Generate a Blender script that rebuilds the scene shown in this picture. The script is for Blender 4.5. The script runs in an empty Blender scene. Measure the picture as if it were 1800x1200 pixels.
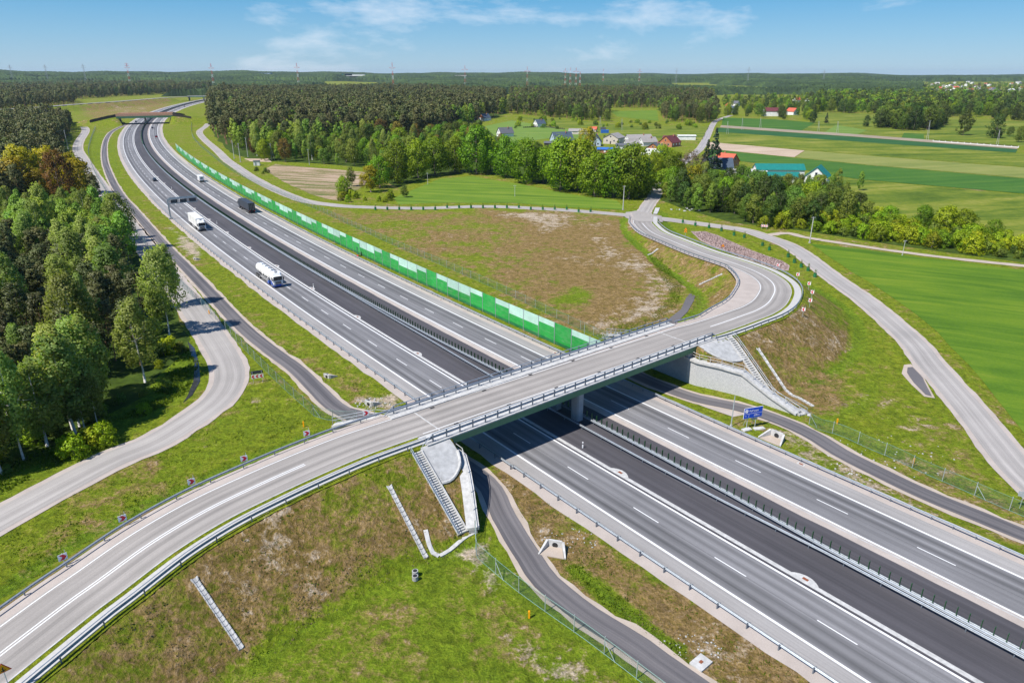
import bpy, bmesh, math, random
import numpy as np
from mathutils import Vector, Matrix, noise as mnoise
from mathutils.geometry import delaunay_2d_cdt

R = random.Random(7)
NR = np.random.RandomState(11)
D = bpy.data
SC = bpy.context.scene
COL = SC.collection

# ------------------------------------------------------------------ camera
CAM_H, FOC, PITCH = 50.0, 1200.0, math.atan(470 / 1200.0)
cd = D.cameras.new('camera')
cd.sensor_width = 36.0
cd.lens = 36.0 * FOC / 1800.0
cd.clip_start, cd.clip_end = 1.0, 40000.0
cam = D.objects.new('camera', cd)
COL.objects.link(cam)
cam.location = (0, 0, CAM_H)
cam.rotation_euler = (math.pi / 2 - PITCH, 0, 0)
SC.camera = cam

# ------------------------------------------------------------------ light
SUN_AZ = math.radians(37 + 180)      # where the sun stands, from +X, counter-clockwise
SUN_EL = math.radians(54)
SKY_STRENGTH = 0.085
sd_ = Vector((math.cos(SUN_AZ) * math.cos(SUN_EL), math.sin(SUN_AZ) * math.cos(SUN_EL), math.sin(SUN_EL)))
sl = D.lights.new('sun', 'SUN')
sl.energy, sl.angle, sl.color = 4.4, math.radians(0.53), (1.0, 0.955, 0.89)
so = D.objects.new('sun', sl)
so.rotation_euler = sd_.to_track_quat('Z', 'Y').to_euler()
so.location = (0, 0, 300)
COL.objects.link(so)

wd = D.worlds.new('World')
SC.world = wd
wd.use_nodes = True
nt = wd.node_tree
nt.nodes.clear()
def N(tree, typ, **kw):
    n = tree.nodes.new(typ)
    for k, v in kw.items():
        if k.startswith('i_'):
            n.inputs[k[2:].replace('_', ' ')].default_value = v
        else:
            setattr(n, k, v)
    return n
sky = N(nt, 'ShaderNodeTexSky', sky_type='NISHITA', sun_disc=False, sun_elevation=SUN_EL,
        sun_rotation=math.pi / 2 - SUN_AZ, altitude=200, air_density=1.0, dust_density=0.0, ozone_density=5.0)
hs = N(nt, 'ShaderNodeMix', data_type='RGBA', blend_type='MULTIPLY')
hs.inputs[0].default_value = 1.0
hs.inputs[7].default_value = (.50, .74, .98, 1)
nt.links.new(sky.outputs[0], hs.inputs[6])
# thin fair-weather cloud, the same noise over the whole sky
tc = N(nt, 'ShaderNodeTexCoord')
mp = N(nt, 'ShaderNodeMapping')
mp.inputs['Scale'].default_value = (3.0, 3.0, 9.0)
mp.inputs['Location'].default_value = (12.35, 1.385, 15.875)
nt.links.new(tc.outputs['Generated'], mp.inputs['Vector'])
n1 = N(nt, 'ShaderNodeTexNoise', i_Scale=1.0, i_Detail=12.0, i_Roughness=0.62, i_Distortion=0.2)
nt.links.new(mp.outputs[0], n1.inputs['Vector'])
cr = N(nt, 'ShaderNodeValToRGB')
cr.color_ramp.elements[0].position = 0.575
cr.color_ramp.elements[1].position = 0.76
nt.links.new(n1.outputs[0], cr.inputs[0])
mx = N(nt, 'ShaderNodeMix', data_type='RGBA')
cmul = N(nt, 'ShaderNodeMath', operation='MULTIPLY')
cmul.inputs[1].default_value = 0.8
nt.links.new(cr.outputs[0], cmul.inputs[0])
nt.links.new(cmul.outputs[0], mx.inputs[0])
# blue of the clear air by height above the horizon, the same all round
sz = N(nt, 'ShaderNodeSeparateXYZ')
nt.links.new(tc.outputs['Generated'], sz.inputs[0])
sr = N(nt, 'ShaderNodeValToRGB')
GAIN = 1 / (SKY_STRENGTH * 1.516)
for i_, (p_, c_) in enumerate([(0.0, (.46, .61, .75)), (.045, (.28, .525, .745)), (.09, (.125, .42, .71)), (.3, (.04, .22, .55)), (1.0, (.03, .13, .42))]):
    if i_ > 1: sr.color_ramp.elements.new(p_)
    sr.color_ramp.elements[i_].position = p_
    sr.color_ramp.elements[i_].color = (*c_, 1)
nt.links.new(sz.outputs[2], sr.inputs[0])
sg = N(nt, 'ShaderNodeVectorMath', operation='SCALE')
sg.inputs['Scale'].default_value = GAIN
nt.links.new(sr.outputs[0], sg.inputs[0])
sm = N(nt, 'ShaderNodeMix', data_type='RGBA')
sm.inputs[0].default_value = .75
nt.links.new(hs.outputs[2], sm.inputs[6])
nt.links.new(sg.outputs[0], sm.inputs[7])
nt.links.new(sm.outputs[2], mx.inputs[6])
mx.inputs[7].default_value = (7.6, 7.9, 8.4, 1)
bg = N(nt, 'ShaderNodeBackground', i_Strength=SKY_STRENGTH)
wo = N(nt, 'ShaderNodeOutputWorld')
nt.links.new(mx.outputs[2], bg.inputs[0])
nt.links.new(bg.outputs[0], wo.inputs[0])

SC.view_settings.view_transform = 'Standard'
SC.view_settings.look = 'None'
SC.view_settings.exposure = 0.6
SC.view_settings.gamma = 1.0
SC.view_settings.use_curve_mapping = False
SC.cycles.use_denoising = True
SC.cycles.max_bounces = 6
SC.cycles.diffuse_bounces = 2
SC.cycles.glossy_bounces = 2
SC.cycles.transparent_max_bounces = 12
SC.cycles.volume_bounces = 0

# ------------------------------------------------------------------ plan helpers (metres; the motorway lies at z = 0)
CP, SP = math.cos(PITCH), math.sin(PITCH)
def at(px, py, z=0.0):
    """plan position of the survey point seen at (px, py) of the 1800 x 1200 photograph, at height z"""
    u, v = (px - 900) / FOC, (600 - py) / FOC
    k = (z - CAM_H) / (-SP + v * CP)
    return (u * k, (CP + v * SP) * k)
def at3(px, py, z=0.0):
    x, y = at(px, py, z)
    return Vector((x, y, z))
TH = math.radians(-51.35)
TX, TY = math.cos(TH), math.sin(TH)
OX, OY = at(1250, 1021)
KC = 1.613e-4
def mw(s, d, z=0.0):
    """motorway frame: s metres along, d metres across from the left edge line"""
    k = KC * (s + 3) ** 2 if s < -3 else 0.0
    sl_ = 2 * KC * (s + 3) if s < -3 else 0.0
    l = math.hypot(1, sl_)
    tx, ty = TX - TY * sl_, TY + TX * sl_
    nx, ny = -ty / l, tx / l
    return Vector((OX + s * TX - k * TY + d * nx, OY + s * TY + k * TX + d * ny, z))
def mw_dir(s):
    v = mw(s + .5, 0) - mw(s - .5, 0)
    return v.normalized()
def sd(x, y):
    dx, dy = x - OX, y - OY
    s = dx * TX + dy * TY
    return s, -dx * TY + dy * TX
def rs(pts, ds=1.0):
    """Catmull-Rom through points, resampled every ds metres"""
    P = [Vector(p) for p in pts]
    P = [P[0] * 2 - P[1]] + P + [P[-1] * 2 - P[-2]]
    out = []
    for i in range(1, len(P) - 2):
        a, b, c, d = P[i - 1:i + 3]
        n = max(4, int((c - b).length / ds * 2))
        for j in range(n):
            t = j / n
            out.append(.5 * ((2 * b) + (c - a) * t + (2 * a - 5 * b + 4 * c - d) * t * t + (3 * b - a - 3 * c + d) * t ** 3))
    out.append(P[-2])
    L = [0.0]
    for a, b in zip(out, out[1:]):
        L.append(L[-1] + (b - a).length)
    n = max(2, int(L[-1] / ds) + 1)
    res, k = [], 0
    for i in range(n):
        q = L[-1] * i / (n - 1)
        while k < len(L) - 2 and L[k + 1] < q:
            k += 1
        f = (q - L[k]) / max(1e-6, L[k + 1] - L[k])
        res.append(out[k].lerp(out[k + 1], min(1, f)))
    return res
def side(C):
    """unit vectors to the right of travel"""
    S = []
    for i in range(len(C)):
        t = C[min(i + 1, len(C) - 1)] - C[max(i - 1, 0)]
        t.z = 0
        t.normalize()
        S.append(Vector((t.y, -t.x, 0)))
    return S
def offs(C, o, dz=0.0):
    S = side(C)
    return [c + s * (o(i) if callable(o) else o) + Vector((0, 0, dz)) for i, (c, s) in enumerate(zip(C, S))]

# ------------------------------------------------------------------ mesh helpers
class MB:
    def __init__(s):
        s.v, s.f, s.m, s.uv = [], [], [], None
    def add(s, vs, fs, mi=0):
        b = len(s.v)
        s.v += [tuple(q) for q in vs]
        s.f += [tuple(b + i for i in f) for f in fs]
        s.m += [mi] * len(fs)
        return s
    def box(s, c, size, rz=0.0, mi=0, taper=1.0, M=None):
        x, y, z = size[0] / 2, size[1] / 2, size[2] / 2
        q = [(-x, -y, -z), (x, -y, -z), (x, y, -z), (-x, y, -z), (-x * taper, -y * taper, z), (x * taper, -y * taper, z), (x * taper, y * taper, z), (-x * taper, y * taper, z)]
        T = Matrix.Translation(Vector(c)) @ (M if M else Matrix.Rotation(rz, 4, 'Z'))
        return s.add([T @ Vector(p) for p in q], [(0, 3, 2, 1), (4, 5, 6, 7), (0, 1, 5, 4), (1, 2, 6, 5), (2, 3, 7, 6), (3, 0, 4, 7)], mi)
    def bar(s, a, b, w, h, mi=0, up=(0, 0, 1)):
        a, b = Vector(a), Vector(b)
        d = b - a
        L = d.length
        if L < 1e-6: return s
        d.normalize()
        u = Vector(up)
        if abs(d.dot(u)) > .98: u = Vector((1, 0, 0))
        r = d.cross(u).normalized()
        u = r.cross(d)
        M = Matrix((d, r, u)).transposed().to_4x4()
        return s.box((a + b) / 2, (L, w, h), M=M, mi=mi)
    def tube(s, P, r, n=6, mi=0, cap=True):
        P = [Vector(p) for p in P]
        rr = r if isinstance(r, (list, tuple)) else [r] * len(P)
        rings = []
        for i, p in enumerate(P):
            t = (P[min(i + 1, len(P) - 1)] - P[max(i - 1, 0)]).normalized()
            u = Vector((0, 0, 1)) if abs(t.z) < .9 else Vector((1, 0, 0))
            a = t.cross(u).normalized()
            b = t.cross(a)
            rings.append([p + a * rr[i] * math.cos(2 * math.pi * k / n) + b * rr[i] * math.sin(2 * math.pi * k / n) for k in range(n)])
        vs = [q for g in rings for q in g]
        fs = [(i * n + k, i * n + (k + 1) % n, (i + 1) * n + (k + 1) % n, (i + 1) * n + k) for i in range(len(P) - 1) for k in range(n)]
        if cap:
            fs += [tuple(range(n)), tuple((len(P) - 1) * n + k for k in reversed(range(n)))]
        return s.add(vs, fs, mi)
    def loft(s, rows, mi=0, closed=False):
        n = len(rows[0])
        vs = [q for r in rows for q in r]
        fs = [(i * n + k, i * n + (k + 1) % n, (i + 1) * n + (k + 1) % n, (i + 1) * n + k) for i in range(len(rows) - 1) for k in range(n if closed else n - 1)]
        if closed:
            fs += [tuple(reversed(range(n))), tuple((len(rows) - 1) * n + k for k in range(n))]
        return s.add(vs, fs, mi)
    def prism(s, poly, z0, z1, mi=0):
        n = len(poly)
        z0 = z0 if isinstance(z0, (list, tuple)) else [z0] * n
        z1 = z1 if isinstance(z1, (list, tuple)) else [z1] * n
        vs = [(p[0], p[1], z) for p, z in zip(poly, z0)] + [(p[0], p[1], z) for p, z in zip(poly, z1)]
        fs = [tuple(reversed(range(n))), tuple(range(n, 2 * n))] + [(i, (i + 1) % n, n + (i + 1) % n, n + i) for i in range(n)]
        return s.add(vs, fs, mi)
    def build(s, name, mat, parent=None, smooth=False):
        me = D.meshes.new(name)
        me.from_pydata(s.v, [], s.f)
        for m in (mat if isinstance(mat, (list, tuple)) else [mat]):
            me.materials.append(m)
        if len(me.materials) > 1:
            me.polygons.foreach_set('material_index', s.m)
        if smooth:
            me.polygons.foreach_set('use_smooth', [True] * len(me.polygons))
        if s.uv:
            u = me.uv_layers.new(name='UVMap')
            idx = np.empty(len(me.loops), int)
            me.loops.foreach_get('vertex_index', idx)
            u.data.foreach_set('uv', np.array(s.uv, 'f')[idx].ravel())
        me.update()
        return link(name, me, parent)
def link(name, data, parent=None):
    o = D.objects.new(name, data)
    COL.objects.link(o)
    o.parent = parent
    return o
def tag(o, label=None, cat=None, group=None, kind=None):
    if label: o['label'] = label
    if cat: o['category'] = cat
    if group: o['group'] = group
    if kind: o['kind'] = kind
    return o
def thing(name, label, cat, loc=(0, 0, 0), rz=0.0, group=None, kind=None):
    o = link(name, None)
    o.empty_display_size = .3
    o.location, o.rotation_euler = loc, (0, 0, rz)
    return tag(o, label, cat, group, kind)
def kids(o, cache={}):
    return [c for c in D.objects if c.parent == o]
def dup(o, kl, loc, rz=0.0, sc=1.0, label=None, group=None):
    """copy of a thing and its parts; kl = [(part, [sub-parts])]"""
    r = o.copy(); COL.objects.link(r)
    r.location, r.rotation_euler = loc, (0, 0, rz)
    r.scale = (sc, sc, sc) if not isinstance(sc, (tuple, list)) else sc
    if label: r['label'] = label
    if group: r['group'] = group
    for p, subs in kl:
        c = p.copy(); COL.objects.link(c); c.parent = r
        for q in subs:
            e = q.copy(); COL.objects.link(e); e.parent = c
    return r
def ribbon(C, o0, o1, dz, mat, name, parent=None, n=1, jag=0.0, seed=0, kind=None, th=0.0):
    """sheet along the line C between two offsets; UV = (metres across, metres along)"""
    S = side(C)
    mb = MB()
    mb.uv = []
    rr = random.Random(seed)
    L = 0
    rows = []
    for i, (c, s_) in enumerate(zip(C, S)):
        if i: L += (c - C[i - 1]).length
        a = o0(i) if callable(o0) else o0
        b = o1(i) if callable(o1) else o1
        if jag:
            w_ = L * .35 + seed * 9.1
            a -= jag * (mnoise.noise((w_, seed, .3)) + .6 * mnoise.noise((w_ * 3.1, seed, 7.3)) + .5)
            b += jag * (mnoise.noise((w_, seed, 3.3)) + .6 * mnoise.noise((w_ * 3.3, seed, 5.3)) + .5)
        row = []
        for k in range(n + 1):
            q = a + (b - a) * k / n
            row.append(c + s_ * q + Vector((0, 0, dz)))
            mb.uv.append((q, L))
        rows.append(row)
    mb.loft(rows)
    if th:                                      # give the sheet an edge
        m0 = len(mb.v)
        low = [[r[0] - Vector((0, 0, th)), r[-1] - Vector((0, 0, th))] for r in rows]
        for i in range(len(rows) - 1):
            mb.add([rows[i][0], low[i][0], low[i + 1][0], rows[i + 1][0]], [(0, 1, 2, 3)])
            mb.add([rows[i][-1], rows[i + 1][-1], low[i + 1][1], low[i][1]], [(0, 1, 2, 3)])
            mb.uv += [(0, 0)] * 8
    o = mb.build(name, mat, parent)
    if kind: o['kind'] = kind
    return o
# ------------------------------------------------------------------ materials
def newmat(name):
    m = D.materials.new(name)
    m.use_nodes = True
    t = m.node_tree
    return m, t, t.nodes['Principled BSDF']
def rgba(c): return (c[0], c[1], c[2], 1)
def pos(t, scale=(1, 1, 1), uv=False, obj=False):
    if uv:
        src = N(t, 'ShaderNodeUVMap').outputs[0]
    elif obj:
        src = N(t, 'ShaderNodeTexCoord').outputs['Object']
    else:
        src = N(t, 'ShaderNodeNewGeometry').outputs['Position']
    m = N(t, 'ShaderNodeMapping')
    m.inputs['Scale'].default_value = scale
    t.links.new(src, m.inputs[0])
    return m.outputs[0]
def noise(t, vec, scale, detail=4, rough=.55, dist=0.0):
    n = N(t, 'ShaderNodeTexNoise', i_Scale=scale, i_Detail=detail, i_Roughness=rough, i_Distortion=dist)
    t.links.new(vec, n.inputs['Vector'])
    return n.outputs[0]
def ramp(t, fac, stops):
    r = N(t, 'ShaderNodeValToRGB')
    e = r.color_ramp.elements
    while len(e) < len(stops): e.new(.5)
    for i, (p, c) in enumerate(stops):
        e[i].position = p
        e[i].color = rgba(c) if not isinstance(c, (int, float)) else (c, c, c, 1)
    t.links.new(fac, r.inputs[0])
    return r.outputs[0]
def mixc(t, fac, a, b, blend='MIX'):
    m = N(t, 'ShaderNodeMix', data_type='RGBA', blend_type=blend)
    for i, v in ((0, fac), (6, a), (7, b)):
        if isinstance(v, (int, float)): m.inputs[i].default_value = v
        elif isinstance(v, tuple): m.inputs[i].default_value = rgba(v)
        else: t.links.new(v, m.inputs[i])
    return m.outputs[2]
def math_(t, op, a, b=None):
    m = N(t, 'ShaderNodeMath', operation=op)
    for i, v in enumerate((a, b)):
        if v is None: continue
        if isinstance(v, (int, float)): m.inputs[i].default_value = v
        else: t.links.new(v, m.inputs[i])
    return m.outputs[0]
def bump(t, bsdf, h, strength=.3, dist=.1):
    b = N(t, 'ShaderNodeBump', i_Strength=strength, i_Distance=dist)
    t.links.new(h, b.inputs['Height'])
    t.links.new(b.outputs[0], bsdf.inputs['Normal'])
def plain(name, c, rough=.6, var=.18, scale=1.5, metal=0.0, bmp=0.0, spec=None, obj=False):
    m, t, b = newmat(name)
    p = pos(t, obj=obj)
    f = noise(t, p, scale, 6, .6)
    lo = tuple(x * (1 - var) for x in c)
    hi = tuple(min(1, x * (1 + var)) for x in c)
    t.links.new(ramp(t, f, [(.3, lo), (.7, hi)]), b.inputs['Base Color'])
    b.inputs['Roughness'].default_value = rough
    b.inputs['Metallic'].default_value = metal
    if spec is not None: b.inputs['Specular IOR Level'].default_value = spec
    if bmp:
        bump(t, b, noise(t, p, scale * 6, 4), bmp, .05)
    return m
def asphalt(name, c, streak=.25, rough=.85, light=None, lines=()):
    """road surface: fine grain, long wheel-worn streaks along the road (UV = metres across, along); lines = (offset, width, gain)"""
    m, t, b = newmat(name)
    uv = pos(t, (1.0, .012, 1), uv=True)
    f1 = noise(t, uv, 1.3, 3, .5)
    uv2 = pos(t, (6.0, .05, 1), uv=True)
    f2 = noise(t, uv2, 1.0, 4, .6)
    g = noise(t, pos(t), 9.0, 6, .7)
    big = noise(t, pos(t), .09, 4, .55)
    lo = tuple(x * (1 - streak) for x in c)
    hi = tuple(x * (1 + streak) for x in (light or c))
    c1 = ramp(t, f1, [(.32, lo), (.68, hi)])
    c2 = mixc(t, .55, c1, ramp(t, f2, [(.25, .35), (.75, .65)]), 'OVERLAY')
    c3 = mixc(t, .5, c2, ramp(t, g, [(.2, .32), (.8, .68)]), 'OVERLAY')
    c4 = mixc(t, .45, c3, ramp(t, big, [(.3, .38), (.7, .62)]), 'OVERLAY')
    if lines:
        u = N(t, 'ShaderNodeSeparateXYZ')
        t.links.new(N(t, 'ShaderNodeUVMap').outputs[0], u.inputs[0])
        wob = math_(t, 'ADD', u.outputs[0], math_(t, 'MULTIPLY', math_(t, 'SUBTRACT', noise(t, pos(t, (1, .03, 1), uv=True), 1.0, 3), .5), .8))
        for o, w, gain in lines:
            dd = math_(t, 'DIVIDE', math_(t, 'ABSOLUTE', math_(t, 'SUBTRACT', wob, o)), w)
            k = math_(t, 'MAXIMUM', math_(t, 'SUBTRACT', 1.0, dd), 0.0)
            c4 = mixc(t, math_(t, 'MULTIPLY', k, .8), c4, (.5 + gain, .5 + gain, .5 + gain), 'OVERLAY')
    t.links.new(c4, b.inputs['Base Color'])
    b.inputs['Roughness'].default_value = rough
    bump(t, b, g, .25, .02)
    return m
M = {}
M['lane'] = asphalt('asphalt_lane', (.188, .185, .190), .2, lines=((1.0, .8, -.34), (2.6, .8, -.30), (4.5, .7, -.16), (6.0, .7, -.16)))
M['lane_r'] = asphalt('asphalt_lane_right', (.188, .185, .190), .2, lines=((25.3, .8, -.34), (23.7, .8, -.30), (21.9, .7, -.16), (20.6, .7, -.16)))
M['shoulder'] = asphalt('asphalt_shoulder', (.275, .262, .252), .12)
M['median'] = asphalt('asphalt_median', (.062, .058, .064), .22)
M['ramp'] = asphalt('asphalt_ramp', (.305, .280, .256), .16, lines=((-2.5, .6, -.14), (-.95, .6, -.14), (.95, .6, -.14), (2.5, .6, -.14)))
M['local'] = asphalt('asphalt_local', (.305, .284, .266), .12, lines=((-1.1, .6, .10), (1.1, .6, .10)))
M['service'] = asphalt('asphalt_service', (.080, .076, .085), .3, light=(.13, .12, .12))
def paint(name, c):
    m, t, b = newmat(name)
    p = pos(t)
    w = noise(t, p, 14, 5, .7)
    t.links.new(mixc(t, ramp(t, w, [(.3, .0), (.42, 1.0)]), tuple(x * .62 for x in c), c), b.inputs['Base Color'])
    b.inputs['Roughness'].default_value = .6
    return m
M['paint'] = paint('road_paint_white', (.70, .70, .69))
def gravel(name, c, c2, sc=3.0):
    m, t, b = newmat(name)
    p = pos(t)
    f = noise(t, p, sc * 4, 8, .75)
    g = noise(t, p, .35, 5, .6)
    k = mixc(t, ramp(t, g, [(.35, .0), (.7, 1.0)]), c, c2)
    t.links.new(mixc(t, .55, k, ramp(t, f, [(.2, .25), (.8, .72)]), 'OVERLAY'), b.inputs['Base Color'])
    b.inputs['Roughness'].default_value = .95
    bump(t, b, f, .5, .05)
    return m
M['verge'] = gravel('gravel_verge', (.43, .375, .335), (.36, .31, .275))
M['sand'] = gravel('sandy_gravel', (.44, .37, .31), (.36, .30, .24))
M['concrete'] = plain('concrete_pale', (.39, .39, .385), .85, .22, 1.2, bmp=.15)
M['concrete_lt'] = plain('concrete_light', (.45, .445, .43), .8, .22, 2.0, bmp=.1)
M['concrete_dk'] = plain('concrete_grey', (.33, .345, .36), .85, .16, .8, bmp=.15)
M['paving'] = plain('paving_concrete', (.43, .42, .40), .85, .12, 3.0, bmp=.15)
M['steel'] = plain('galvanised_steel', (.38, .42, .46), .45, .15, 3.0, metal=.55)
M['steel_dk'] = plain('galvanised_steel_dull', (.20, .23, .27), .5, .15, 3.0, metal=.5)
M['post'] = plain('fence_post_grey', (.42, .47, .47), .5, .1, 3.0, metal=.3)
M['fascia'] = plain('green_fascia', (.075, .19, .10), .55, .1, 1.0)
M['girder'] = plain('girder_grey_green', (.10, .15, .14), .6, .1, 1.0)
M['green_blade'] = plain('anti_glare_green', (.015, .085, .022), .45, .1, 2.0)
M['n_dark'] = plain('noise_panel_dark', (.004, .14, .045), .5, .12, .7)
M['n_green'] = plain('noise_panel_green', (.010, .31, .045), .55, .16, .5)
M['n_pale'] = plain('noise_panel_pale', (.42, .64, .53), .5, .12, .5)
M['white'] = plain('white_lacquer', (.80, .80, .79), .3, .03, 2.0)
M['dark'] = plain('dark_plastic', (.02, .021, .023), .6, .2, 2.0)
M['tyre'] = plain('tyre_rubber', (.018, .018, .018), .85, .2, 5.0)
M['rim'] = plain('wheel_rim', (.35, .35, .36), .4, .1, 5.0, metal=.6)
M['chrome'] = plain('bright_metal', (.55, .56, .58), .25, .08, 4.0, metal=.8)
M['blue'] = plain('blue_lacquer', (.01, .075, .40), .3, .05, 2.0)
M['slate'] = plain('dark_tarpaulin', (.035, .045, .06), .6, .25, 1.0)
M['black_car'] = plain('black_lacquer', (.012, .014, .018), .2, .1, 2.0)
M['red_car'] = plain('red_lacquer', (.30, .008, .012), .2, .05, 2.0)
M['navy_car'] = plain('navy_lacquer', (.01, .018, .05), .2, .05, 2.0)
M['silver_car'] = plain('silver_lacquer', (.50, .52, .55), .25, .05, 2.0, metal=.4)
def glassy(name, c=(.02, .03, .04)):
    m, t, b = newmat(name)
    b.inputs['Base Color'].default_value = rgba(c)
    b.inputs['Roughness'].default_value = .06
    f = noise(t, pos(t), .6, 2)
    t.links.new(ramp(t, f, [(.3, tuple(x * .7 for x in c)), (.7, tuple(x * 1.4 for x in c))]), b.inputs['Base Color'])
    return m
M['glass'] = glassy('window_glass')
for k_ in ('n_dark', 'n_green', 'n_pale'):
    m_ = M[k_]; t_ = m_.node_tree; b_ = t_.nodes['Principled BSDF']
    src_ = b_.inputs['Base Color'].links[0].from_socket
    hv = N(t_, 'ShaderNodeHueSaturation'); oi_ = N(t_, 'ShaderNodeObjectInfo')
    t_.links.new(src_, hv.inputs['Color'])
    t_.links.new(math_(t_, 'ADD', math_(t_, 'MULTIPLY', oi_.outputs['Random'], .28), .80), hv.inputs['Value'])
    dust_ = ramp(t_, noise(t_, pos(t_, (.6, .6, 2.5)), .9, 6, .7), [(.45, 0.0), (.8, .35)])
    t_.links.new(mixc(t_, dust_, hv.outputs[0], (.30, .34, .27)), b_.inputs['Base Color'])
M['red'] = plain('sign_red', (.62, .015, .03), .4, .05, 4)
M['sign_white'] = plain('sign_white', (.82, .82, .82), .4, .04, 4)
M['sign_blue'] = plain('sign_blue', (.0, .065, .52), .35, .04, 4)
M['yellow'] = plain('sign_yellow', (.85, .36, .005), .4, .05, 4)
M['sign_back'] = plain('sign_back_grey', (.30, .33, .35), .5, .1, 3)
M['wood_or'] = plain('timber_screen', (.56, .31, .20), .8, .2, 1.2)
M['wood_dk'] = plain('dark_timber', (.045, .035, .03), .8, .25, 1.2)
M['pinksoil'] = gravel('pink_beige_soil', (.46, .33, .27), (.40, .27, .22))
M['rust'] = plain('rusty_iron', (.22, .07, .03), .8, .3, 12)
M['water'] = None
def water():
    m, t, b = newmat('still_water')
    b.inputs['Base Color'].default_value = (.03, .035, .045, 1)
    b.inputs['Roughness'].default_value = .08
    f = noise(t, pos(t), .8, 4)
    t.links.new(ramp(t, f, [(.3, (.02, .024, .03)), (.7, (.05, .05, .055))]), b.inputs['Base Color'])
    bump(t, b, noise(t, pos(t), 3.0, 3), .05, .02)
    return m
M['water'] = water()
def brickwall():
    m, t, b = newmat('split_block_wall')
    br = N(t, 'ShaderNodeTexBrick', i_Scale=2.2)
    br.inputs['Color1'].default_value = (.46, .46, .46, 1)
    br.inputs['Color2'].default_value = (.56, .56, .55, 1)
    br.inputs['Mortar'].default_value = (.30, .30, .30, 1)
    br.inputs['Mortar Size'].default_value = .03
    t.links.new(pos(t, uv=True), br.inputs['Vector'])
    t.links.new(mixc(t, .4, br.outputs[0], ramp(t, noise(t, pos(t), 6, 5), [(.3, .35), (.7, .65)]), 'OVERLAY'), b.inputs['Base Color'])
    b.inputs['Roughness'].default_value = .9
    bump(t, b, br.outputs[1], -.4, .05)
    return m
M['blocks'] = brickwall()
def mesh_fence():
    m, t, b = newmat('green_wire_mesh')
    b.inputs['Base Color'].default_value = (.055, .16, .11, 1)
    b.inputs['Roughness'].default_value = .5
    uv = pos(t, (1, 1, 1), uv=True)
    sx = N(t, 'ShaderNodeSeparateXYZ'); t.links.new(uv, sx.inputs[0])
    h = math_(t, 'LESS_THAN', math_(t, 'FRACT', math_(t, 'MULTIPLY', sx.outputs[0], 8.0)), .10)
    v = math_(t, 'LESS_THAN', math_(t, 'FRACT', math_(t, 'MULTIPLY', sx.outputs[1], 8.0)), .10)
    a = math_(t, 'MAXIMUM', h, v)
    t.links.new(a, b.inputs['Alpha'])
    return m
M['mesh'] = mesh_fence()

def leafmat(name, c, c2, trans=.35, tint=.32, hue=.03):
    """foliage: tone per leaf clump and per tree"""
    m, t, b = newmat(name)
    g = N(t, 'ShaderNodeNewGeometry')
    oi = N(t, 'ShaderNodeObjectInfo')
    k = mixc(t, g.outputs['Random Per Island'], c, c2)
    hsv = N(t, 'ShaderNodeHueSaturation')
    t.links.new(k, hsv.inputs['Color'])
    t.links.new(math_(t, 'ADD', math_(t, 'MULTIPLY', oi.outputs['Random'], tint * 2), 1 - tint), hsv.inputs['Value'])
    t.links.new(math_(t, 'ADD', math_(t, 'MULTIPLY', math_(t, 'FRACT', math_(t, 'MULTIPLY', oi.outputs['Random'], 7.31)), hue * 2), .5 - hue), hsv.inputs['Hue'])
    t.links.new(hsv.outputs[0], b.inputs['Base Color'])
    b.inputs['Roughness'].default_value = .55
    b.inputs['Specular IOR Level'].default_value = .25
    tr = N(t, 'ShaderNodeBsdfTranslucent')
    t.links.new(mixc(t, 1.0, hsv.outputs[0], (1.0, 1.15, .45), 'MULTIPLY'), tr.inputs[0])
    ms = N(t, 'ShaderNodeMixShader')
    ms.inputs[0].default_value = trans
    out = t.nodes['Material Output']
    t.links.new(b.outputs[0], ms.inputs[1]); t.links.new(tr.outputs[0], ms.inputs[2])
    t.links.new(ms.outputs[0], out.inputs[0])
    return m
M['birch_leaf'] = leafmat('birch_leaves', (.195, .27, .050), (.37, .44, .11), .5)
M['aspen_leaf'] = leafmat('young_leaves', (.14, .235, .022), (.28, .39, .05))
M['pine_leaf'] = leafmat('pine_needles', (.068, .084, .023), (.145, .150, .050), .18)
M['maple_leaf'] = leafmat('maple_leaves', (.115, .205, .006), (.26, .375, .012))
M['lime_leaf'] = leafmat('lime_leaves', (.095, .155, .018), (.20, .275, .036))
M['oak_leaf'] = leafmat('oak_leaves_new', (.24, .225, .006), (.42, .38, .012))
M['rust_leaf'] = leafmat('oak_leaves_rust', (.16, .095, .018), (.24, .15, .03))
M['dark_leaf'] = leafmat('alder_leaves', (.045, .080, .014), (.10, .145, .026))
M['bush_leaf'] = leafmat('bush_leaves', (.19, .27, .006), (.34, .43, .014))
M['bare_leaf'] = leafmat('budding_twigs', (.13, .09, .06), (.19, .13, .085), .15)
M['plum_leaf'] = leafmat('plum_leaves', (.035, .012, .018), (.06, .022, .03))
M['spruce_leaf'] = leafmat('spruce_needles', (.020, .042, .020), (.035, .062, .028), .1)
M['bark'] = plain('grey_bark', (.16, .13, .105), .9, .3, 3, obj=True)
M['pine_bark'] = plain('pine_bark', (.24, .13, .075), .9, .35, 2, obj=True)
def birchbark():
    m, t, b = newmat('birch_bark')
    p = pos(t, (2, 2, 7), obj=True)
    f = noise(t, p, 1.2, 4, .7)
    t.links.new(ramp(t, f, [(.36, (.05, .045, .04)), (.44, (.62, .60, .56))]), b.inputs['Base Color'])
    b.inputs['Roughness'].default_value = .8
    return m
M['birch_bark'] = birchbark()

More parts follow.
